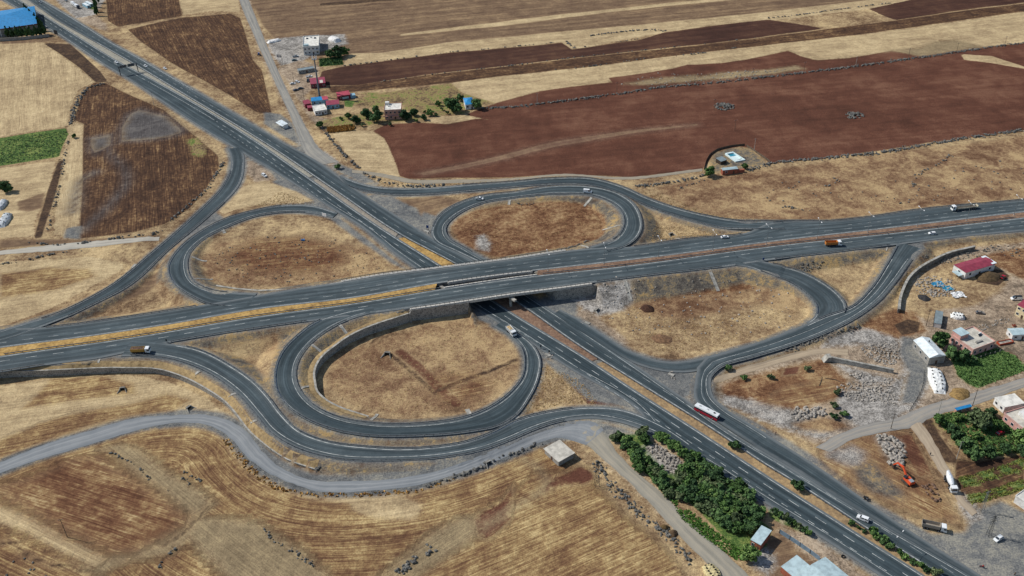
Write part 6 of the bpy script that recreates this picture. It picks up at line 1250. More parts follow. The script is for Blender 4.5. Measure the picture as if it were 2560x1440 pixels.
p = hit(2512, 858); r = empty("trough", (p[0], p[1], p[2]), .25, "orange trough full of feed beside the pink flat roofed house", "trough"); MB().box(-4, 4, -1.2, -1.0, 0, 1.1).box(-4, 4, 1.0, 1.2, 0, 1.1).box(-4, -3.8, -1, 1, 0, 1.1).box(3.8, 4, -1, 1, 0, 1.1).build("rim", pm("orange_metal", (176, 78, 50)), r); MB().box(-3.8, 3.8, -1, 1, 0, .7).build("feed", M_rockl, r)
p = hit(2108, 1392); g = MB(); N = 14; V = []
for q in range(N):
    for (rr, zz) in ((.85, .0), (.8, .4), (.5, .4), (.45, .0)): V.append((p[0] + rr * math.cos(6.283 * q / N), p[1] + rr * math.sin(6.283 * q / N), p[2] + zz))
tag(MB().add(V, [(q * 4 + e, ((q + 1) % N) * 4 + e, ((q + 1) % N) * 4 + (e + 1) % 4, q * 4 + (e + 1) % 4) for q in range(N) for e in range(4)]).build("tyre", M_tyre), "black tyre lying on the verge above the farm buildings", "tyre")
# ------------------------------------------------------------------ poles, lamps, masts, signs
def heading(key, p):
    C = across(R_(key), .5); i = int(np.linalg.norm(C[:, :2] - p[:2], axis=1).argmin()); i = min(max(i, 1), len(C) - 2); T = C[i + 1] - C[i - 1]; return math.atan2(T[1], T[0])
lp = empty("street_lamp", (0, 0, -500)); lp["category"] = "street lamp"
MB().tube((0, 0, -.3), (0, 0, 11.6), .14, .07, 8).build("pole", M_steel, lp); MB().tube((0, -2.0, 12.0), (0, 0, 11.5), .05, .06, 6).tube((0, 0, 11.5), (0, 2.0, 12.0), .06, .05, 6).build("arm", M_steel, lp)
for s in (-1, 1): MB().box(-.22, .22, s * 2.5 - .55, s * 2.5 + .55, 11.95, 12.15, .05, .1).build("lamp_head", M_frame, lp)
MB().box(-.35, .35, -.35, .35, -.3, .35).build("footing", M_conc, lp)
ords = ["just east of the bridge", "second east of the bridge", "third east of the bridge", "fourth east of the bridge", "fifth east of the bridge, near the car", "sixth east of the bridge", "seventh east of the bridge", "eighth east of the bridge", "ninth east of the bridge, near the flatbed lorry", "nearest the right edge"]
used = False
for (u, v), l in zip(((1370, 677.5), (1510, 660), (1646, 642), (1782, 627), (1916, 611), (2042, 596), (2169, 581), (2293, 566), (2416, 552), (2535, 537)), ords):
    p = gz(u, v, 0); p = gz(u, v, zew(p[0])); p = gz(u, v, zew(p[0])); a = heading('ewn', p); lb = "double armed street lamp on the red median, " + l.replace("fifth east of the bridge, near the car", "fifth east of the bridge").replace("ninth east of the bridge, near the flatbed lorry", "near the flatbed lorry").replace("eighth east of the bridge", "eighth from the bridge")
    if not used: lp.location = tuple(p); lp.rotation_euler = (0, 0, a); tag(lp, lb, None, "street lamps on the red median"); used = True
    else: copy_thing(lp, p, a, 1, lb, "street lamps on the red median")
p = hit(2237.5, 1378.7); r = copy_thing(lp, p, heading('dsw', p), .82, "double armed street lamp on the bushy median near the bottom edge"); del r["group"]
M_wood = pm("pole_wood", (92, 80, 68), .8); M_polec = pm("pole_concrete", (170, 166, 156), .85)
def upole(u, v, h, label, m, r0=.16, cross=True, rz=.2, grp="utility poles"):
    p = hit(u, v); r = empty("utility_pole", p, rz, label, "utility pole", grp); MB().tube((0, 0, -.3), (0, 0, h), r0, r0 * .6, 7).build("pole", m, r)
    if cross: MB().box(-.9, .9, -.06, .06, h - .7, h - .55).build("crossarm", M_steeld, r); [MB().tube((x, 0, h - .55), (x, 0, h - .3), .06, .04, 6).build("insulator", M_frame, r) for x in (-.8, 0, .8)]
for u, v, h, m, l in ((1343, 261, 9.2, M_polec, "white pole leftmost along the long stone wall"), (1542, 233, 9, M_wood, "dark pole second from the left along the long stone wall"), (1735.5, 216, 9, M_wood, "dark pole third from the left along the long stone wall"), (1881, 196, 8.5, M_wood, "dark pole fourth from the left along the long stone wall"),
        (2010, 178, 8, M_wood, "dark pole fifth from the left along the long stone wall"), (2139, 166, 8.5, M_polec, "white pole at the middle right of the long stone wall"), (2271, 144, 8, M_wood, "dark pole left of the grey patch above the long stone wall"), (2391, 131, 8.5, M_wood, "dark pole right of the grey patch above the long stone wall"), (2511, 115, 8.5, M_wood, "dark pole at the right end of the long stone wall"),
        (1785, 276, 9, M_wood, "thin dark pole beside the left stone ring"), (1837, 325, 8, M_wood, "thin dark pole standing alone in the red field"), (1885, 378, 9.5, M_polec, "white pole at the top of the pool compound"), (2391, 1147, 10, M_polec, "white pole in front of the village garden"), (2345, 1035, 9, M_polec, "grey pole at the top left of the village garden"),
        (2431, 1015, 10, M_wood, "dark pole at the right end of the blue sheet shed"), (2227, 1072, 9, M_wood, "dark pole at the junction of the yard tracks"), (385.7, 263.7, 11, M_polec, "white pole beside the diagonal highway above the ploughed field"), (707, 162, 8, M_wood, "dark pole on the forecourt of the white house"), (735, 205, 8, M_wood, "dark pole between the two white cars"),
        (761, 252, 9, M_wood, "dark pole left of the shop roofs"), (737, 352, 9, M_polec, "pale pole beside the kiosk"), (2315, 815, 10, M_wood, "twin dark pole on the yard left of the grey cabin"), (168.7, 1343, 10.5, M_wood, "dark pole alone in the lower left field")): upole(u, v, h, l, m)
def lattice(u, v, h, w0, label, m, arms=(), name="lattice_mast"):
    p = hit(u, v); r = empty(name, p, .3, label, "mast"); mb = MB(); n = max(6, int(h / 1.6)); c = [(-1, -1), (1, -1), (1, 1), (-1, 1)]
    wq = lambda k: w0 * (1 - .7 * k / n)
    for a, b in c: mb.tube((a * w0, b * w0, -.3), (a * wq(n), b * wq(n), h), .07, .05, 4)
    for k in range(n):
        for i in range(4):
            a, b = c[i], c[(i + 1) % 4]; mb.tube((a[0] * wq(k), a[1] * wq(k), h * k / n), (b[0] * wq(k + 1), b[1] * wq(k + 1), h * (k + 1) / n), .035, .035, 4)
    mb.build("frame", m, r)
    for z, ln in arms: MB().tube((-ln, 0, z), (ln, 0, z), .08, .08, 5).build("crossarm", m, r)
    return r
lattice(1492, 1215, 13, .9, "lattice power mast beside the bouldery stone row", M_steeld, ((12.6, 2.2), (11, 2.2)))
lattice(2454, 1277, 11, .6, "lattice mast with red and white foot at the gravel lot", M_steel, ((10.5, 1.2),)); MB_ = gz(2454, 1277)
lattice(2471, 1338, 11, .7, "darker lattice mast with cross arms beside the parked white car", M_steeld, ((10.6, 2.4), (9.2, 2.2), (7.8, 2.0)))
lattice(2371, 890, 9, .5, "slim lattice mast between the white barn and the pink house", M_steel, ())
p = hit(799, 242); r = empty("telecom_mast", p, .3, "very tall grey telecom mast with a white antenna head among the shops", "mast"); MB().tube((0, 0, -.5), (0, 0, 31), .8, .45, 14).build("pole", pm("mast_grey", (112, 120, 126), .85), r); MB().tube((0, 0, 30.2), (0, 0, 30.5), 1.7, 1.7, 14).build("platform", M_steel, r)
for i in range(6): a_ = 6.283 * i / 6; MB().box(math.cos(a_) * 1.8 - .2, math.cos(a_) * 1.8 + .2, math.sin(a_) * 1.8 - .2, math.sin(a_) * 1.8 + .2, 30.5, 33).build("antenna", M_frame, r)
# road gantry over the southwest carriageway
A, B = gz(302, 189, 0), gz(346, 180, 0); c = (A + B) / 2; L = np.linalg.norm((B - A)[:2]); an = math.atan2(B[1] - A[1], B[0] - A[0]); r = empty("sign_gantry", c, an, "steel sign gantry spanning the upper part of the diagonal highway", "gantry")
for s in (-1, 1): MB().box(s * L / 2 - .28, s * L / 2 + .28, -.28, .28, -.3, 7.6).build("leg", M_steeld, r)
g = MB()
for y in (-.4, .4):
    for z in (6.6, 7.6): g.tube((-L / 2 - 1, y, z), (L / 2 + .3, y, z), .1, .1, 5)
for i in range(14): x = -L / 2 + L * i / 13; g.tube((x, -.4, 6.6), (x + L / 26, -.4, 7.6), .06, .06, 4); g.tube((x, .4, 7.6), (x + L / 26, .4, 6.6), .06, .06, 4)
g.build("truss", M_steeld, r)
for x in (-L / 4, L / 5): MB().box(x - 2.6, x + 2.6, .5, .62, 5.6, 8.2).build("sign_panel", M_steel, r)
def panel_sign(u, v, w_, z0, z1, rz, label, m=M_steel, cat="road sign", name="road_sign"):
    p = hit(u, v); r = empty(name, p, rz, label, cat); MB().box(-w_ / 2, w_ / 2, -.06, .06, z0, z1).build("panel", m, r)
    for s in (-.35, .35): MB().tube((s * w_, .12, -.2), (s * w_, .12, z1 - .1), .08, .08, 6).build("post", M_steeld, r)
panel_sign(143, 94, 5.0, 3.0, 7.0, -.5, "big grey backed road sign beside the blue roofed factory", M_steeld)
panel_sign(812, 548, 3.4, 2.2, 4.2, -.6, "white framed road sign at the gore of the northwest loop", M_frame)
panel_sign(1069, 575, 1.6, 1.4, 3.2, -.4, "small blue road sign at the gore of the northeast loop", pm("sign_blue", (36, 66, 120)))
panel_sign(1352, 872, .8, 1.2, 2.4, .5, "small dark road sign at the tip of the southwest loop gore, upper one", M_steeld); panel_sign(1373, 885, .8, 1.2, 2.4, .5, "small dark road sign at the tip of the southwest loop gore, lower one", M_steeld)
panel_sign(1908, 652, .9, .6, 2.0, .3, "small blue marker sign on the gore east of the bridge", pm("sign_blue", (36, 66, 120)))
panel_sign(417, 856, .7, .8, 2.0, .2, "small dark marker sign at the tip of the southwest ramp gore", M_steeld)
for i, (u, v) in enumerate(((1327, 780), (1353, 797), (1380, 815))): 
    p = hit(u, v); o = MB().tube((p[0], p[1], p[2] - .2), (p[0], p[1], p[2] + 3.2), .07, .05, 6).build("marker_post", M_steeld); tag(o, ["first", "second", "third"][i] + " slim dark post on the median south of the bridge, counted from the bridge", "post", "slim posts south of the bridge")
for (u, v, l) in ((1369, 888, "pale concrete slab with rubble on the gore of the southwest loop"), (1678, 937, "pale concrete block with rubble on the grey triangle by the dirt road"), (1067, 579, "concrete footing of the small blue road sign"), (1468, 808, "pale broken block on the gravel below the bridge")):
    p = hit(u, v); r = empty("concrete_block", p, -.6, l, "concrete block"); MB().box(-1.6, 1.6, -.8, .8, -.1, .45, .1, .1).build("slab", M_conc, r); mb = MB()
    for i in range(8): mb.rock(RG_.uniform(-3, 3), RG_.uniform(-2.4, 2.4), .15, .45)
    mb.build("rubble", M_rockl, r)
for (u, v, u2, v2, l) in ((2130, 972, 2175, 962, "bent dark branch on the rubble, upper one"), (2205, 968, 2240, 970, "curved dark branch on the rubble, lower one"), (2048, 965, 2055, 942, "short dark branch on the red soil"), (2063, 946, 2110, 960, "long thin dark pipe on the red soil")):
    a, b = hit(u, v), hit(u2, v2); m_ = (a + b) / 2 + np.array([.6, .8, .3]); mb = MB().tube(a + [0, 0, .15], m_, .16, .14, 5).tube(m_, b + [0, 0, .15], .14, .08, 5); tag(mb.build("branch", M_wood), l, "branch")
# ------------------------------------------------------------------ vehicles (x forward, z up)
def paint(name, rgb): return mat(name, lin(*rgb), lin(*[int(c * .92) for c in rgb]), .35, spec=.5, scale=.3)
V_white = paint("car_white", (226, 228, 226)); V_silver = paint("car_silver", (150, 156, 160)); V_navy = paint("car_navy", (34, 42, 66)); V_black = paint("car_black", (34, 36, 38)); V_red = paint("bus_red", (158, 30, 44)); V_yel = paint("truck_ochre", (178, 140, 66)); V_or = paint("truck_orange", (190, 120, 54)); V_exc = paint("digger_orange", (214, 84, 44)); V_grey = paint("tipper_grey", (150, 142, 130)); V_blue = paint("paint_blue", (60, 98, 160))
M_hub = pm("wheel_rim", (150, 152, 154)); M_lamp = mat("headlamp", lin(240, 240, 230), lin(220, 220, 210), .2, spec=.6); M_tail = mat("tail_lamp", lin(150, 20, 20), lin(120, 14, 14), .3); M_under = pm("chassis_black", (40, 40, 41))
def wheels(r, xs, y, rad, wd=.24):
    for x in xs:
        for s in (-1, 1):
            w_ = MB().tube((x, s * (y - wd), rad), (x, s * y, rad), rad, rad, 14).build("wheel", M_tyre, r); MB().tube((x, s * (y - .02), rad), (x, s * (y + .015), rad), rad * .58, rad * .5, 10).build("rim", M_hub, w_)
def lamps(r, xf, xb, y, z, s=.12):
    for q in (-1, 1):
        MB().box(xf - .02, xf + .03, q * y - .16, q * y + .16, z - s, z + s).build("headlight", M_lamp, r); MB().box(xb - .03, xb + .02, q * y - .12, q * y + .12, z - s, z + s).build("tail_light", M_tail, r)
def place(name, rear, front, label, cat, zoff=.7, group=None):
    """root between the two image points of the vehicle, heading rear -> front"""
    c0 = ((rear[0] + front[0]) / 2, (rear[1] + front[1]) / 2); p = hit(*c0); p = gz(c0[0], c0[1], p[2] + zoff); z = samp(HS, p[0], p[1]); p = gz(c0[0], c0[1], z + zoff); z = samp(HS, p[0], p[1])
    a, b = gz(*rear, z + zoff), gz(*front, z + zoff); return empty(name, (p[0], p[1], z + .06), math.atan2(b[1] - a[1], b[0] - a[0]), label, cat, group)
def car(rear, front, label, m, kind='sedan', name="parked_car", cat="car", group=None, roofm=None):
    r = place(name, rear, front, label, cat, .7, group)
    if kind == 'sedan': L, W, H, prof = 4.5, 1.78, 1.45, [(-2.25, .35), (-2.22, .85), (-1.6, .95), (1.0, .92), (2.1, .78), (2.25, .5), (2.2, .3), (-2.2, .3)]; g0, g1, t0, t1 = -1.75, 1.15, -1.05, .35
    elif kind == 'hatch': L, W, H, prof = 4.1, 1.75, 1.52, [(-2.05, .35), (-2.05, .95), (1.0, .95), (1.9, .8), (2.05, .5), (2.0, .3), (-2.0, .3)]; g0, g1, t0, t1 = -1.95, 1.1, -1.6, .3
    elif kind == 'suv': L, W, H, prof = 4.7, 1.9, 1.8, [(-2.35, .4), (-2.33, 1.1), (1.0, 1.1), (2.15, .98), (2.35, .6), (2.3, .38), (-2.3, .38)]; g0, g1, t0, t1 = -2.25, 1.2, -2.05, .5
    elif kind == 'van': L, W, H, prof = 5.4, 1.98, 2.3, [(-2.7, .4), (-2.68, 1.25), (1.6, 1.25), (2.5, 1.05), (2.7, .6), (2.65, .38), (-2.65, .38)]; g0, g1, t0, t1 = -2.66, 1.9, -2.58, 1.15
    else: L, W, H, prof = 5.2, 1.85, 1.75, [(-2.6, .45), (-2.6, .7), (-.3, .75), (-.3, 1.02), (1.3, 1.02), (2.45, .92), (2.6, .6), (2.55, .4), (-2.55, .4)]; g0, g1, t0, t1 = -.3, 1.45, -.15, .8
    w2 = W / 2; b = MB(); n = len(prof)
    b.side(prof, -w2, w2); zb = prof[2][1] if kind != 'pickup' else 1.02
    b.build("body", m, r)
    tw = w2 * .8
    MB().add([(g0, -w2 * .95, zb - .03), (g1, -w2 * .95, zb - .03), (g1, w2 * .95, zb - .03), (g0, w2 * .95, zb - .03), (t0, -tw, H - .06), (t1, -tw, H - .06), (t1, tw, H - .06), (t0, tw, H - .06)], [(0, 1, 5, 4), (1, 2, 6, 5), (2, 3, 7, 6), (3, 0, 4, 7), (4, 5, 6, 7), (3, 2, 1, 0)]).build("window", M_glass, r)
    MB().box(t0 - .04, t1 + .04, -tw - .03, tw + .03, H - .07, H, .06, .06).build("roof", roofm or m, r)
    pil = MB()
    for s in (-1, 1):
        for k in ((0, 0), (.48, .48), (1, 1)): x0 = g0 + (g1 - g0) * k[0]; x1 = t0 + (t1 - t0) * k[1]; pil.tube((x0, s * w2 * .95, zb - .02), (x1, s * (tw + .02), H - .05), .055, .05, 4)
    pil.build("pillar", m, r)
    if kind in ('van',): MB().box(g0 + .02, .3, -w2 * .97, w2 * .97, 1.2, H - .12, .1, .16).build("cargo_side", m, r)
    if kind == 'pickup':
        MB().box(-2.58, -.35, -w2, -w2 + .07, .7, 1.12).box(-2.58, -.35, w2 - .07, w2, .7, 1.12).box(-2.6, -2.53, -w2 + .07, w2 - .07, .7, 1.12).build("bed", m, r)
    wheels(r, (-L * .3, L * .31), w2 + .01, .34 if kind not in ('suv', 'pickup', 'van') else .38); lamps(r, L / 2 - .03, -L / 2 + .02, w2 * .7, zb * .72)
    return r
car((284, 153), (296, 158), "white car just left of the sign gantry", V_white, name="car"); car((358, 162), (369, 167), "white car just right of the sign gantry", V_white, name="car"); car((406, 167), (418, 174), "white car on the shoulder, right of the other two by the gantry", V_white, name="car")
car((653, 434), (668, 443), "white estate car parked on dirt at the tip of the north gore", V_white, 'suv')
r = car((1188, 496), (1209, 497), "white pickup loaded with sacks on the northeast loop", V_white, 'pickup', "pickup_truck", "pickup"); MB().box(-2.4, -.45, -.75, .75, .8, 1.5, .25, .2).build("load", pm("sacks", (176, 180, 176), .7), r)
car((1459, 478), (1479, 480), "white minibus on the top of the northeast loop", V_white, 'van', "minibus", "minibus"); car((1803, 593), (1821, 591), "white car on the highway shoulder east of the northeast loop", V_white, name="car")
car((2340, 583), (2321, 583), "white hatchback at the diverge of the southeast ramp", V_white, 'hatch', name="car")
car((2170, 1301), (2144, 1291), "white minivan on the highway right of the median bushes", V_white, 'suv', "minivan", "minivan")
car((2506, 1340), (2486, 1352), "white car parked beside the dark lattice mast", V_white, 'hatch'); car((2555, 746), (2526, 747), "white delivery van at the right edge above the cream house", V_white, 'van', "van", "van", roofm=V_black)
for a, b, l, m, k in (((726, 209), (738, 208), "white car at the north shops, left of its twin", V_white, 'sedan'), ((738, 203), (749, 205), "white car at the north shops, right of its twin", V_white, 'hatch'), ((733, 226), (746, 223), "dark blue car at the north shops, nearer the road", V_navy, 'sedan'), ((746, 221), (758, 220), "black car at the north shops, behind the dark blue one", V_black, 'sedan'),
                      ((729, 142), (748, 139), "silver pickup under the wall of the white two storey house", V_silver, 'pickup'), ((728, 151), (744, 149), "dark green car below the silver pickup", paint("car_green", (54, 78, 76)), 'sedan'), ((765, 192), (780, 190), "white pickup behind the maroon roofed shop", V_white, 'pickup'),
                      ((2440, 780), (2460, 782), "burnt out pale grey car wreck on the yard", pm("wreck", (140, 132, 124), .7), 'sedan'), ((96, 5), (104, 6), "small silver car at the very top of the diagonal highway", V_silver, 'sedan'), ((772, 197), (768, 206), "dark jeep left of the maroon roofed shop", V_black, 'suv'), ((2498, 1083), (2504, 1080), "bright red car half hidden in the village garden", V_red, 'hatch')): car(a, b, l, m, k)
def tipper(rear, front, label, mbody, mcab, load=None, axles=(-3.6, -2.4, 1.6, 2.9), L=9.2):
    r = place("dump_truck", rear, front, label, "dump truck", 1.6); x0, x1 = -L / 2, L / 2 - 2.6
    MB().box(x0 + .2, L / 2 - .2, -.9, .9, .7, 1.15).build("chassis", M_under, r); t = .09; z0, z1 = 1.3, 2.9; w_ = 1.25; g = MB()
    for s in (-1, 1): g.add([(x0, s * (w_ - .12), z0), (x1, s * (w_ - .12), z0), (x1, s * w_, z1), (x0, s * w_, z1), (x0, s * (w_ - .12 - t), z0), (x1, s * (w_ - .12 - t), z0), (x1, s * (w_ - t), z1), (x0, s * (w_ - t), z1)], [(0, 1, 2, 3), (7, 6, 5, 4), (3, 2, 6, 7), (0, 3, 7, 4), (1, 5, 6, 2), (0, 4, 5, 1)])
    g.box(x0, x1, -w_ + .12, w_ - .12, z0 - .12, z0).box(x1 - t, x1, -w_ + .1, w_ - .1, z0, z1 + .25).box(x0, x0 + t, -w_ + .1, w_ - .1, z0, z1 - .15); g.build("tipper_body", mbody, r)
    rb = MB()
    for i in range(7):
        x = x0 + .5 + i * (x1 - x0 - 1) / 6
        for s in (-1, 1): rb.box(x - .06, x + .06, min(s * (w_ - .02), s * (w_ + .05)), max(s * (w_ - .02), s * (w_ + .05)), z0, z1)
    rb.build("rib", mbody, r)
    if load:
        n = 14; V = [(x0 + .15 + (x1 - x0 - .3) * i / n, -w_ + .2 + (2 * w_ - .4) * j / 8, z1 - .35 + .55 * math.sin(math.pi * i / n) * math.sin(math.pi * j / 8) + RG_.uniform(-.12, .12)) for i in range(n + 1) for j in range(9)]
        MB().add(V, [(i * 9 + j, (i + 1) * 9 + j, (i + 1) * 9 + j + 1, i * 9 + j + 1) for i in range(n) for j in range(8)]).build("load", load, r)
    cab(r, L / 2, mcab); wheels(r, axles, 1.24, .5, .34); return r
def cab(r, xf, m, w_=1.22, H=2.95, ln=2.2):
    MB().side([(xf - ln, .6), (xf, .6), (xf, 1.5), (xf - .12, 1.6), (xf - .3, H - .12), (xf - .45, H), (xf - ln, H)], -w_, w_).build("cab", m, r)
    MB().add([(xf - .1, -w_ * .88, 1.66), (xf - .1, w_ * .88, 1.66), (xf - .24, w_ * .88, H - .35), (xf - .24, -w_ * .88, H - .35)], [(0, 1, 2, 3)]).build("windscreen", M_glass, r)
    for s in (-1, 1): MB().box(xf - 1.3, xf - .4, min(s * w_, s * (w_ + .02)), max(s * w_, s * (w_ + .02)), 1.65, H - .45).build("window", M_glass, r); MB().box(xf - .02, xf + .04, s * w_ * .72 - .2, s * w_ * .72 + .2, .85, 1.1).build("headlight", M_lamp, r); MB().box(xf - .25, xf - .1, min(s * (w_ + .1), s * (w_ + .3)), max(s * (w_ + .1), s * (w_ + .3)), 1.7, 2.4).build("mirror", M_under, r)
tipper((325, 876), (378, 874), "ochre dump truck with a white cab loaded with rubble on the southwest ramp", V_yel, V_white, M_rockr)
tipper((2062, 609), (2105, 607), "orange dump truck with a white cab and an empty bed on the highway", V_or, V_white)
tipper((2306, 1309), (2366, 1322), "grey empty dump truck with a white cab parked on the gravel shoulder", V_grey, V_white, None)
r = tipper((1269, 818), (1287, 837), "small white lorry with a sandy load entering the southwest loop", V_white, V_white, pm("sand", (190, 164, 120)), (-2.3, 2.3), 7.0); r.name = "lorry"; r["category"] = "lorry"
# flatbed articulated lorry
r = place("flatbed_lorry", (2447, 515), (2374, 523), "white articulated lorry with an empty flat trailer at the upper right", "lorry", 1.2); cab(r, 8.2, V_white, H=3.3); MB().box(4.2, 8.0, -.5, .5, .7, 1.1).build("chassis", M_under, r)
MB().box(-8.2, 5.6, -1.25, 1.25, 1.25, 1.42).build("trailer_deck", pm("deck_board", (96, 90, 80)), r); MB().box(-8.2, 5.6, -1.27, -1.2, 1.42, 1.75).box(-8.2, 5.6, 1.2, 1.27, 1.42, 1.75).box(5.5, 5.6, -1.2, 1.2, 1.42, 2.7).box(-8.25, -8.1, -1.2, 1.2, 1.42, 2.4).build("sideboard", pm("cream_board", (214, 206, 180)), r); wheels(r, (-6.9, -5.6, -4.3, 4.6, 7.0), 1.24, .5, .34)
# bus
r = place("bus", (1738, 1014), (1797, 1044), "white and red bus on the highway at the ramp merge", "bus", 2.0); MB().box(-6, 6, -1.25, 1.25, .35, 1.5).build("lower_body", V_red, r); MB().box(-5.98, 5.98, -1.22, 1.22, 1.5, 2.55).build("window_band", M_glass, r)
MB().box(-6, 6, -1.25, 1.25, 2.5, 3.15, .1, .12).build("roof", V_white, r); MB().box(6.0, 6.03, -1.1, 1.1, 1.5, 2.6).build("windscreen", M_glass, r); MB().box(-6.04, -6.0, -1.2, 1.2, .5, 2.5).build("rear_panel", V_white, r)
for x in (-3.6, .2, 3.8): MB().box(x - .5, x + .5, -.4, .4, 3.15, 3.3, .05, .05).build("roof_hatch", M_tarpd if x < 3 else V_black, r)
for i in range(7):
    x = -5.2 + i * 1.7
    for s in (-1, 1): MB().box(x - .06, x + .06, min(s * 1.2, s * 1.26), max(s * 1.2, s * 1.26), 1.5, 2.55).build("pillar", V_red, r)
wheels(r, (-3.2, 3.6), 1.27, .5, .3); lamps(r, 6.02, -6.05, .95, .8)
# concrete mixer lorry
r = place("concrete_mixer", (2364, 1180), (2389, 1232), "white and blue concrete mixer lorry on the dirt track beside the crop rows", "mixer lorry", 1.8); MB().box(-4.6, 4.6, -.9, .9, .7, 1.15).build("chassis", M_under, r); cab(r, 4.9, V_white, H=3.0)
d = MB(); prof = [(-4.4, 3.55, .5), (-3.6, 3.3, .85), (-2.2, 2.85, 1.25), (-.4, 2.5, 1.3), (1.2, 2.3, 1.0), (2.0, 2.2, .6)]; N = 16; V = []
for x, z, rr in prof:
    for q in range(N): V.append((x, rr * math.cos(6.283 * q / N), z + rr * math.sin(6.283 * q / N)))
d.add(V, [(i * N + q, i * N + (q + 1) % N, (i + 1) * N + (q + 1) % N, (i + 1) * N + q) for i in range(len(prof) - 1) for q in range(N)] + [tuple(range(N))[::-1], tuple(range(N * 5, N * 6))]); d.build("drum", V_white, r)
s_ = MB()
for k in range(3):
    q0 = k * N // 3 + 2
    for i in range(1, 4):
        a, b = prof[i], prof[i + 1]; t = [6.283 * (q0 + e + i * .6) / N for e in (0, 1.6)]
        s_.add([(a[0], (a[2] + .02) * math.cos(t[0]), a[1] + (a[2] + .02) * math.sin(t[0])), (a[0], (a[2] + .02) * math.cos(t[1]), a[1] + (a[2] + .02) * math.sin(t[1])), (b[0], (b[2] + .03) * math.cos(t[1] + .3), b[1] + (b[2] + .03) * math.sin(t[1] + .3)), (b[0], (b[2] + .03) * math.cos(t[0] + .3), b[1] + (b[2] + .03) * math.sin(t[0] + .3))], [(0, 1, 2, 3)])
s_.build("stripe", V_blue, r); MB().tube((-4.9, 0, 2.9), (-4.2, 0, 3.9), .35, .6, 10).build("chute", V_white, r); wheels(r, (-3.4, -2.2, 1.7, 3.7), 1.24, .5, .34)
# excavator
r = place("excavator", (2284, 1212), (2258, 1186), "orange tracked excavator digging beside the heap of quarried rocks", "excavator", 1.6); 
for s in (-1, 1): MB().side([(-2.1, .45), (-1.8, .0), (1.8, 0), (2.1, .45), (1.8, .9), (-1.8, .9)], s * 1.5 - .3, s * 1.5 + .3).build("track", pm("track_steel", (78, 70, 62)), r)
MB().box(-.9, .9, -1.1, 1.1, .5, 1.0).build("undercarriage", M_under, r); MB().box(-2.6, 1.6, -1.35, 1.35, 1.05, 2.1, .15, .12).build("house", V_exc, r); MB().box(-2.3, -.6, -1.0, .6, 2.1, 2.35).build("engine_cover", V_silver, r); MB().box(.2, 1.7, .35, 1.3, 2.05, 3.1, .12, .08).build("cab", M_glass, r)
def arm(a, b, w0, h0, h1, nm, m):
    ax, az = a; bx, bz = b; L = math.hypot(bx - ax, bz - az); nx, nz = -(bz - az) / L, (bx - ax) / L; MB().side([(ax - nx * h0, az - nz * h0), (bx - nx * h1, bz - nz * h1), (bx + nx * h1, bz + nz * h1), (ax + nx * h0, az + nz * h0)], -w0, w0).build(nm, m, r)
arm((1.2, 2.0), (4.0, 4.9), .28, .38, .42, "boom", V_exc); arm((3.9, 4.85), (7.4, 4.3), .26, .4, .26, "boom", V_exc); arm((7.2, 4.5), (9.3, 1.6), .22, .34, .2, "stick", V_exc); MB().side([(8.6, 1.7), (9.5, 1.8), (9.7, .8), (9.0, .2), (8.2, .6)], -.6, .6).build("bucket", pm("bucket_steel", (90, 74, 62)), r)
# lorries parked at the top left
for i, (a, b, l) in enumerate((((176, 6), (190, 14), "white lorry parked at the top of the lorry park, rear one"), ((184, 12), (200, 20), "white lorry parked in front of the other at the lorry park"), ((160, -2), (168, 3), "silver van parked behind the lorries at the top edge"))):
    if i == 2: car(a, b, l, V_silver, 'van'); continue
    r = place("box_lorry", a, b, l, "lorry", 1.6); MB().box(-4, 1.8, -1.2, 1.2, 1.1, 3.4).build("box_body", V_white, r); MB().box(-4, 3.6, -.5, .5, .7, 1.1).build("chassis", M_under, r); cab(r, 4.1, V_navy if i else V_white); wheels(r, (-2.8, 2.9), 1.22, .48)
for i, (a, b) in enumerate((((207, 6), (222, 14)), ((214, 2), (230, 10)))):
    A, B = gz(*a, 3), gz(*b, 3); c = (A + B) / 2; r = empty("storage_unit", (c[0], c[1], 0), math.atan2(B[1] - A[1], B[0] - A[0]), ["white roofed storage unit at the lorry park, nearer the highway", "white roofed storage unit at the lorry park, farther from the highway"][i], "storage unit"); MB().box(-6, 6, -1.4, 1.4, 0, 2.7).build("wall", W_blue, r); MB().box(-6.1, 6.1, -1.5, 1.5, 2.7, 2.85).build("roof", R_white, r); MB().box(6.0, 6.05, -.5, .5, .1, 2.1).build("door", M_door, r)
# truck frame and tractor on the forecourt
r = place("trailer_frame", (694, 132), (697, 145), "empty dark trailer frame on the pale forecourt", "trailer", .9); MB().box(-3.5, 3.5, -1.1, -.9, .7, 1).box(-3.5, 3.5, .9, 1.1, .7, 1).box(-3.5, -3.3, -.9, .9, .7, 1).box(3.3, 3.5, -.9, .9, .7, 1).box(-.1, .1, -.9, .9, .7, 1).build("frame", V_navy, r); wheels(r, (-1.6, -.6), 1.2, .45)
def tractor(a, b, label, m):
    r = place("tractor", a, b, label, "tractor", 1.1); MB().box(-.3, 2.0, -.4, .4, .7, 1.45, .08, .05).build("bonnet", m, r); MB().box(-1.5, -.2, -.7, .7, .8, 1.3).build("body", m, r); MB().box(-1.3, .1, -.65, .65, 1.3, 2.35, .12, .08).build("cab", M_glass, r); MB().box(-1.35, .1, -.7, .7, 2.35, 2.45).build("roof", m, r)
    for x, rad in ((-1.0, .75), (1.5, .45)):
        for s in (-1, 1): w_ = MB().tube((x, s * .7, rad), (x, s * 1.05, rad), rad, rad, 14).build("wheel", M_tyre, r); MB().tube((x, s * 1.04, rad), (x, s * 1.07, rad), rad * .5, rad * .45, 10).build("rim", M_hub, w_)
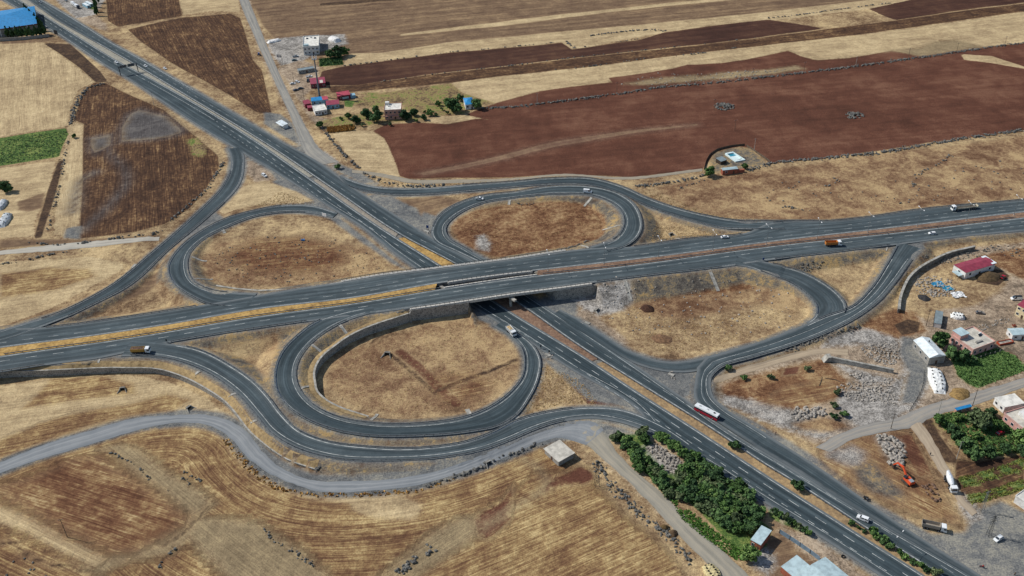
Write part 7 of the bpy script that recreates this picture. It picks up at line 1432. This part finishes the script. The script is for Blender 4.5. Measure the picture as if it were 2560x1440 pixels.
tractor((645, 140), (650, 131), "blue tractor beside the north road", V_blue)
tractor((2503, 696), (2514, 690), "red tractor standing behind the haystack right of the maroon roofed shed", V_red)
# ------------------------------------------------------------------ people and motorcycles
SKIN = pm("skin", (190, 140, 110), .9)
def body_mesh(joints, edges, radii, name, m, parent, sub=1):
    me = bpy.data.meshes.new(name); me.from_pydata(joints, edges, []); me.update(); me.materials.append(m); o = bpy.data.objects.new(name, me); COL.objects.link(o); o.parent = parent
    md = o.modifiers.new("skin", 'SKIN'); me.skin_vertices[0].data[0].use_root = True
    for i, r_ in enumerate(radii): me.skin_vertices[0].data[i].radius = (r_, r_)
    o.modifiers.new("sub", 'SUBSURF').levels = sub; o.modifiers["sub"].render_levels = sub; return o
def person(u, v, label, shirt, trousers, rz=0, riding=False, parent=None, loc=None, name="person"):
    p = hit(u, v) if loc is None else loc; r = empty(name, p, rz, label, "person")
    if riding: J = [(0, 0, .82), (.1, 0, 1.12), (.2, 0, 1.38), (.25, 0, 1.48), (.28, 0, 1.62), (.27, .2, 1.36), (.42, .28, 1.15), (.62, .3, 1.1), (.27, -.2, 1.36), (.42, -.28, 1.15), (.62, -.3, 1.1), (.02, .1, .8), (.42, .2, .78), (.3, .2, .38), (.42, .22, .34), (.02, -.1, .8), (.42, -.2, .78), (.3, -.2, .38), (.42, -.22, .34)]
    else: J = [(0, 0, .95), (0, 0, 1.2), (0, 0, 1.42), (0, 0, 1.52), (.02, 0, 1.66), (0, .2, 1.4), (.02, .26, 1.13), (.12, .25, .9), (0, -.2, 1.4), (-.04, -.26, 1.13), (.04, -.27, .88), (0, .1, .9), (.08, .11, .5), (.02, .12, .08), (.15, .12, .04), (0, -.1, .9), (-.06, -.11, .5), (-.14, -.12, .08), (-.01, -.12, .04)]
    E = [(0, 1), (1, 2), (2, 3), (3, 4), (2, 5), (5, 6), (6, 7), (2, 8), (8, 9), (9, 10), (0, 11), (11, 12), (12, 13), (13, 14), (0, 15), (15, 16), (16, 17), (17, 18)]
    R = [.14, .15, .15, .06, .11, .07, .05, .035, .07, .05, .035, .1, .075, .05, .04, .1, .075, .05, .04]
    o = body_mesh(J, E, R, "body", shirt, r); h = J[4]; MB().tube((h[0] - .01, 0, h[2] + .02), (h[0] - .02, 0, h[2] + .13), .115, .06, 10).build("hair", V_black, r)
    l0, l1 = J[11], J[15]; t = MB()
    for a, b, c in ((11, 12, 13), (15, 16, 17)): t.tube(J[a], J[b], .115, .09, 8).tube(J[b], J[c], .09, .065, 8)
    t.box(J[0][0] - .13, J[0][0] + .13, -.19, .19, J[0][2] - .1, J[0][2] + .1); t.build("trousers", trousers, r)
    for s in (7, 10):
        g = MB(); x, y, z = J[s]; g.box(x - .03, x + .05, y - .015, y + .015, z - .09, z)
        for k in range(4): g.box(x - .03 + k * .021, x - .014 + k * .021, y - .01, y + .01, z - .17 + abs(k - 1.5) * .012, z - .09)
        g.box(x + .05, x + .07, y - .01, y + .01, z - .11, z - .04); g.build("hand", SKIN, r)
    return r
C_dark = pm("cloth_dark", (46, 46, 52)); C_red = pm("cloth_red", (178, 60, 50)); C_grey = pm("cloth_grey", (96, 98, 104)); C_tan = pm("cloth_tan", (150, 120, 84))
person(2325, 1138, "person in dark clothes walking down the dirt track above the mixer lorry", C_dark, C_grey, -1.2); person(2536, 1438, "person in tan clothes at the bottom right corner", C_tan, C_dark, 2.0); person(1939, 1086, "person in dark red clothes on the gravel shoulder below the rubble yard", pm("cloth_maroon", (96, 40, 36)), C_dark, .5)
def moto(a, b, label, m, plabel, shirt, rider=True, side=False):
    r = place("motorcycle", a, b, label, "motorcycle", .6)
    for x in (-.68, .68):
        N = 16; V = []
        for q in range(N):
            for rr, y in ((.32, -.05), (.32, .05), (.24, .05), (.24, -.05)): V.append((x + rr * math.cos(6.283 * q / N), y, .32 + rr * math.sin(6.283 * q / N)))
        w_ = MB().add(V, [(q * 4 + e, ((q + 1) % N) * 4 + e, ((q + 1) % N) * 4 + (e + 1) % 4, q * 4 + (e + 1) % 4) for q in range(N) for e in range(4)]).build("wheel", M_tyre, r); MB().tube((x, -.06, .32), (x, .06, .32), .2, .2, 10).build("rim", M_hub, w_)
    MB().side([(-.85, .72), (-.7, .84), (-.05, .8), (.1, .95), (.45, .9), (.5, .6), (.1, .42), (-.35, .42)], -.13, .13).build("frame", m, r); MB().side([(-.75, .83), (-.7, .9), (.02, .87), (.0, .8)], -.14, .14).build("seat", M_tyre, r); MB().tube((.6, 0, .35), (.42, 0, 1.02), .05, .04, 6).tube((.42, -.34, 1.05), (.42, .34, 1.05), .025, .025, 6).build("handlebar", M_steel, r); MB().tube((.5, 0, .88), (.58, 0, .87), .1, .09, 8).build("headlight", M_lamp, r)
    if side: MB().box(-1.1, .7, .5, 1.5, .35, .85, -.08, -.08).build("cargo_box", M_under, r); MB().tube((-.3, 1.55, .3), (-.3, 1.65, .3), .3, .3, 12).build("side_wheel", M_tyre, r)
    if rider: person(0, 0, plabel, shirt, C_dark, r.rotation_euler[2], True, None, tuple(r.location))
moto((2155, 1246), (2176, 1252), "dark motorcycle with a cargo box on the gravel shoulder", M_under, "person in grey riding the dark motorcycle with the cargo box", C_grey, True, True); moto((2449, 1415), (2462, 1418), "red motorcycle near the bottom right corner", V_red, "person in a red top riding the red motorcycle", C_red)
# tidy: hidden prototypes that were never used
for P_ in (PT, PB, PC):
    for pr in P_:
        if pr.name not in USED:
            for c in list(pr.children): bpy.data.objects.remove(c)
            bpy.data.objects.remove(pr)
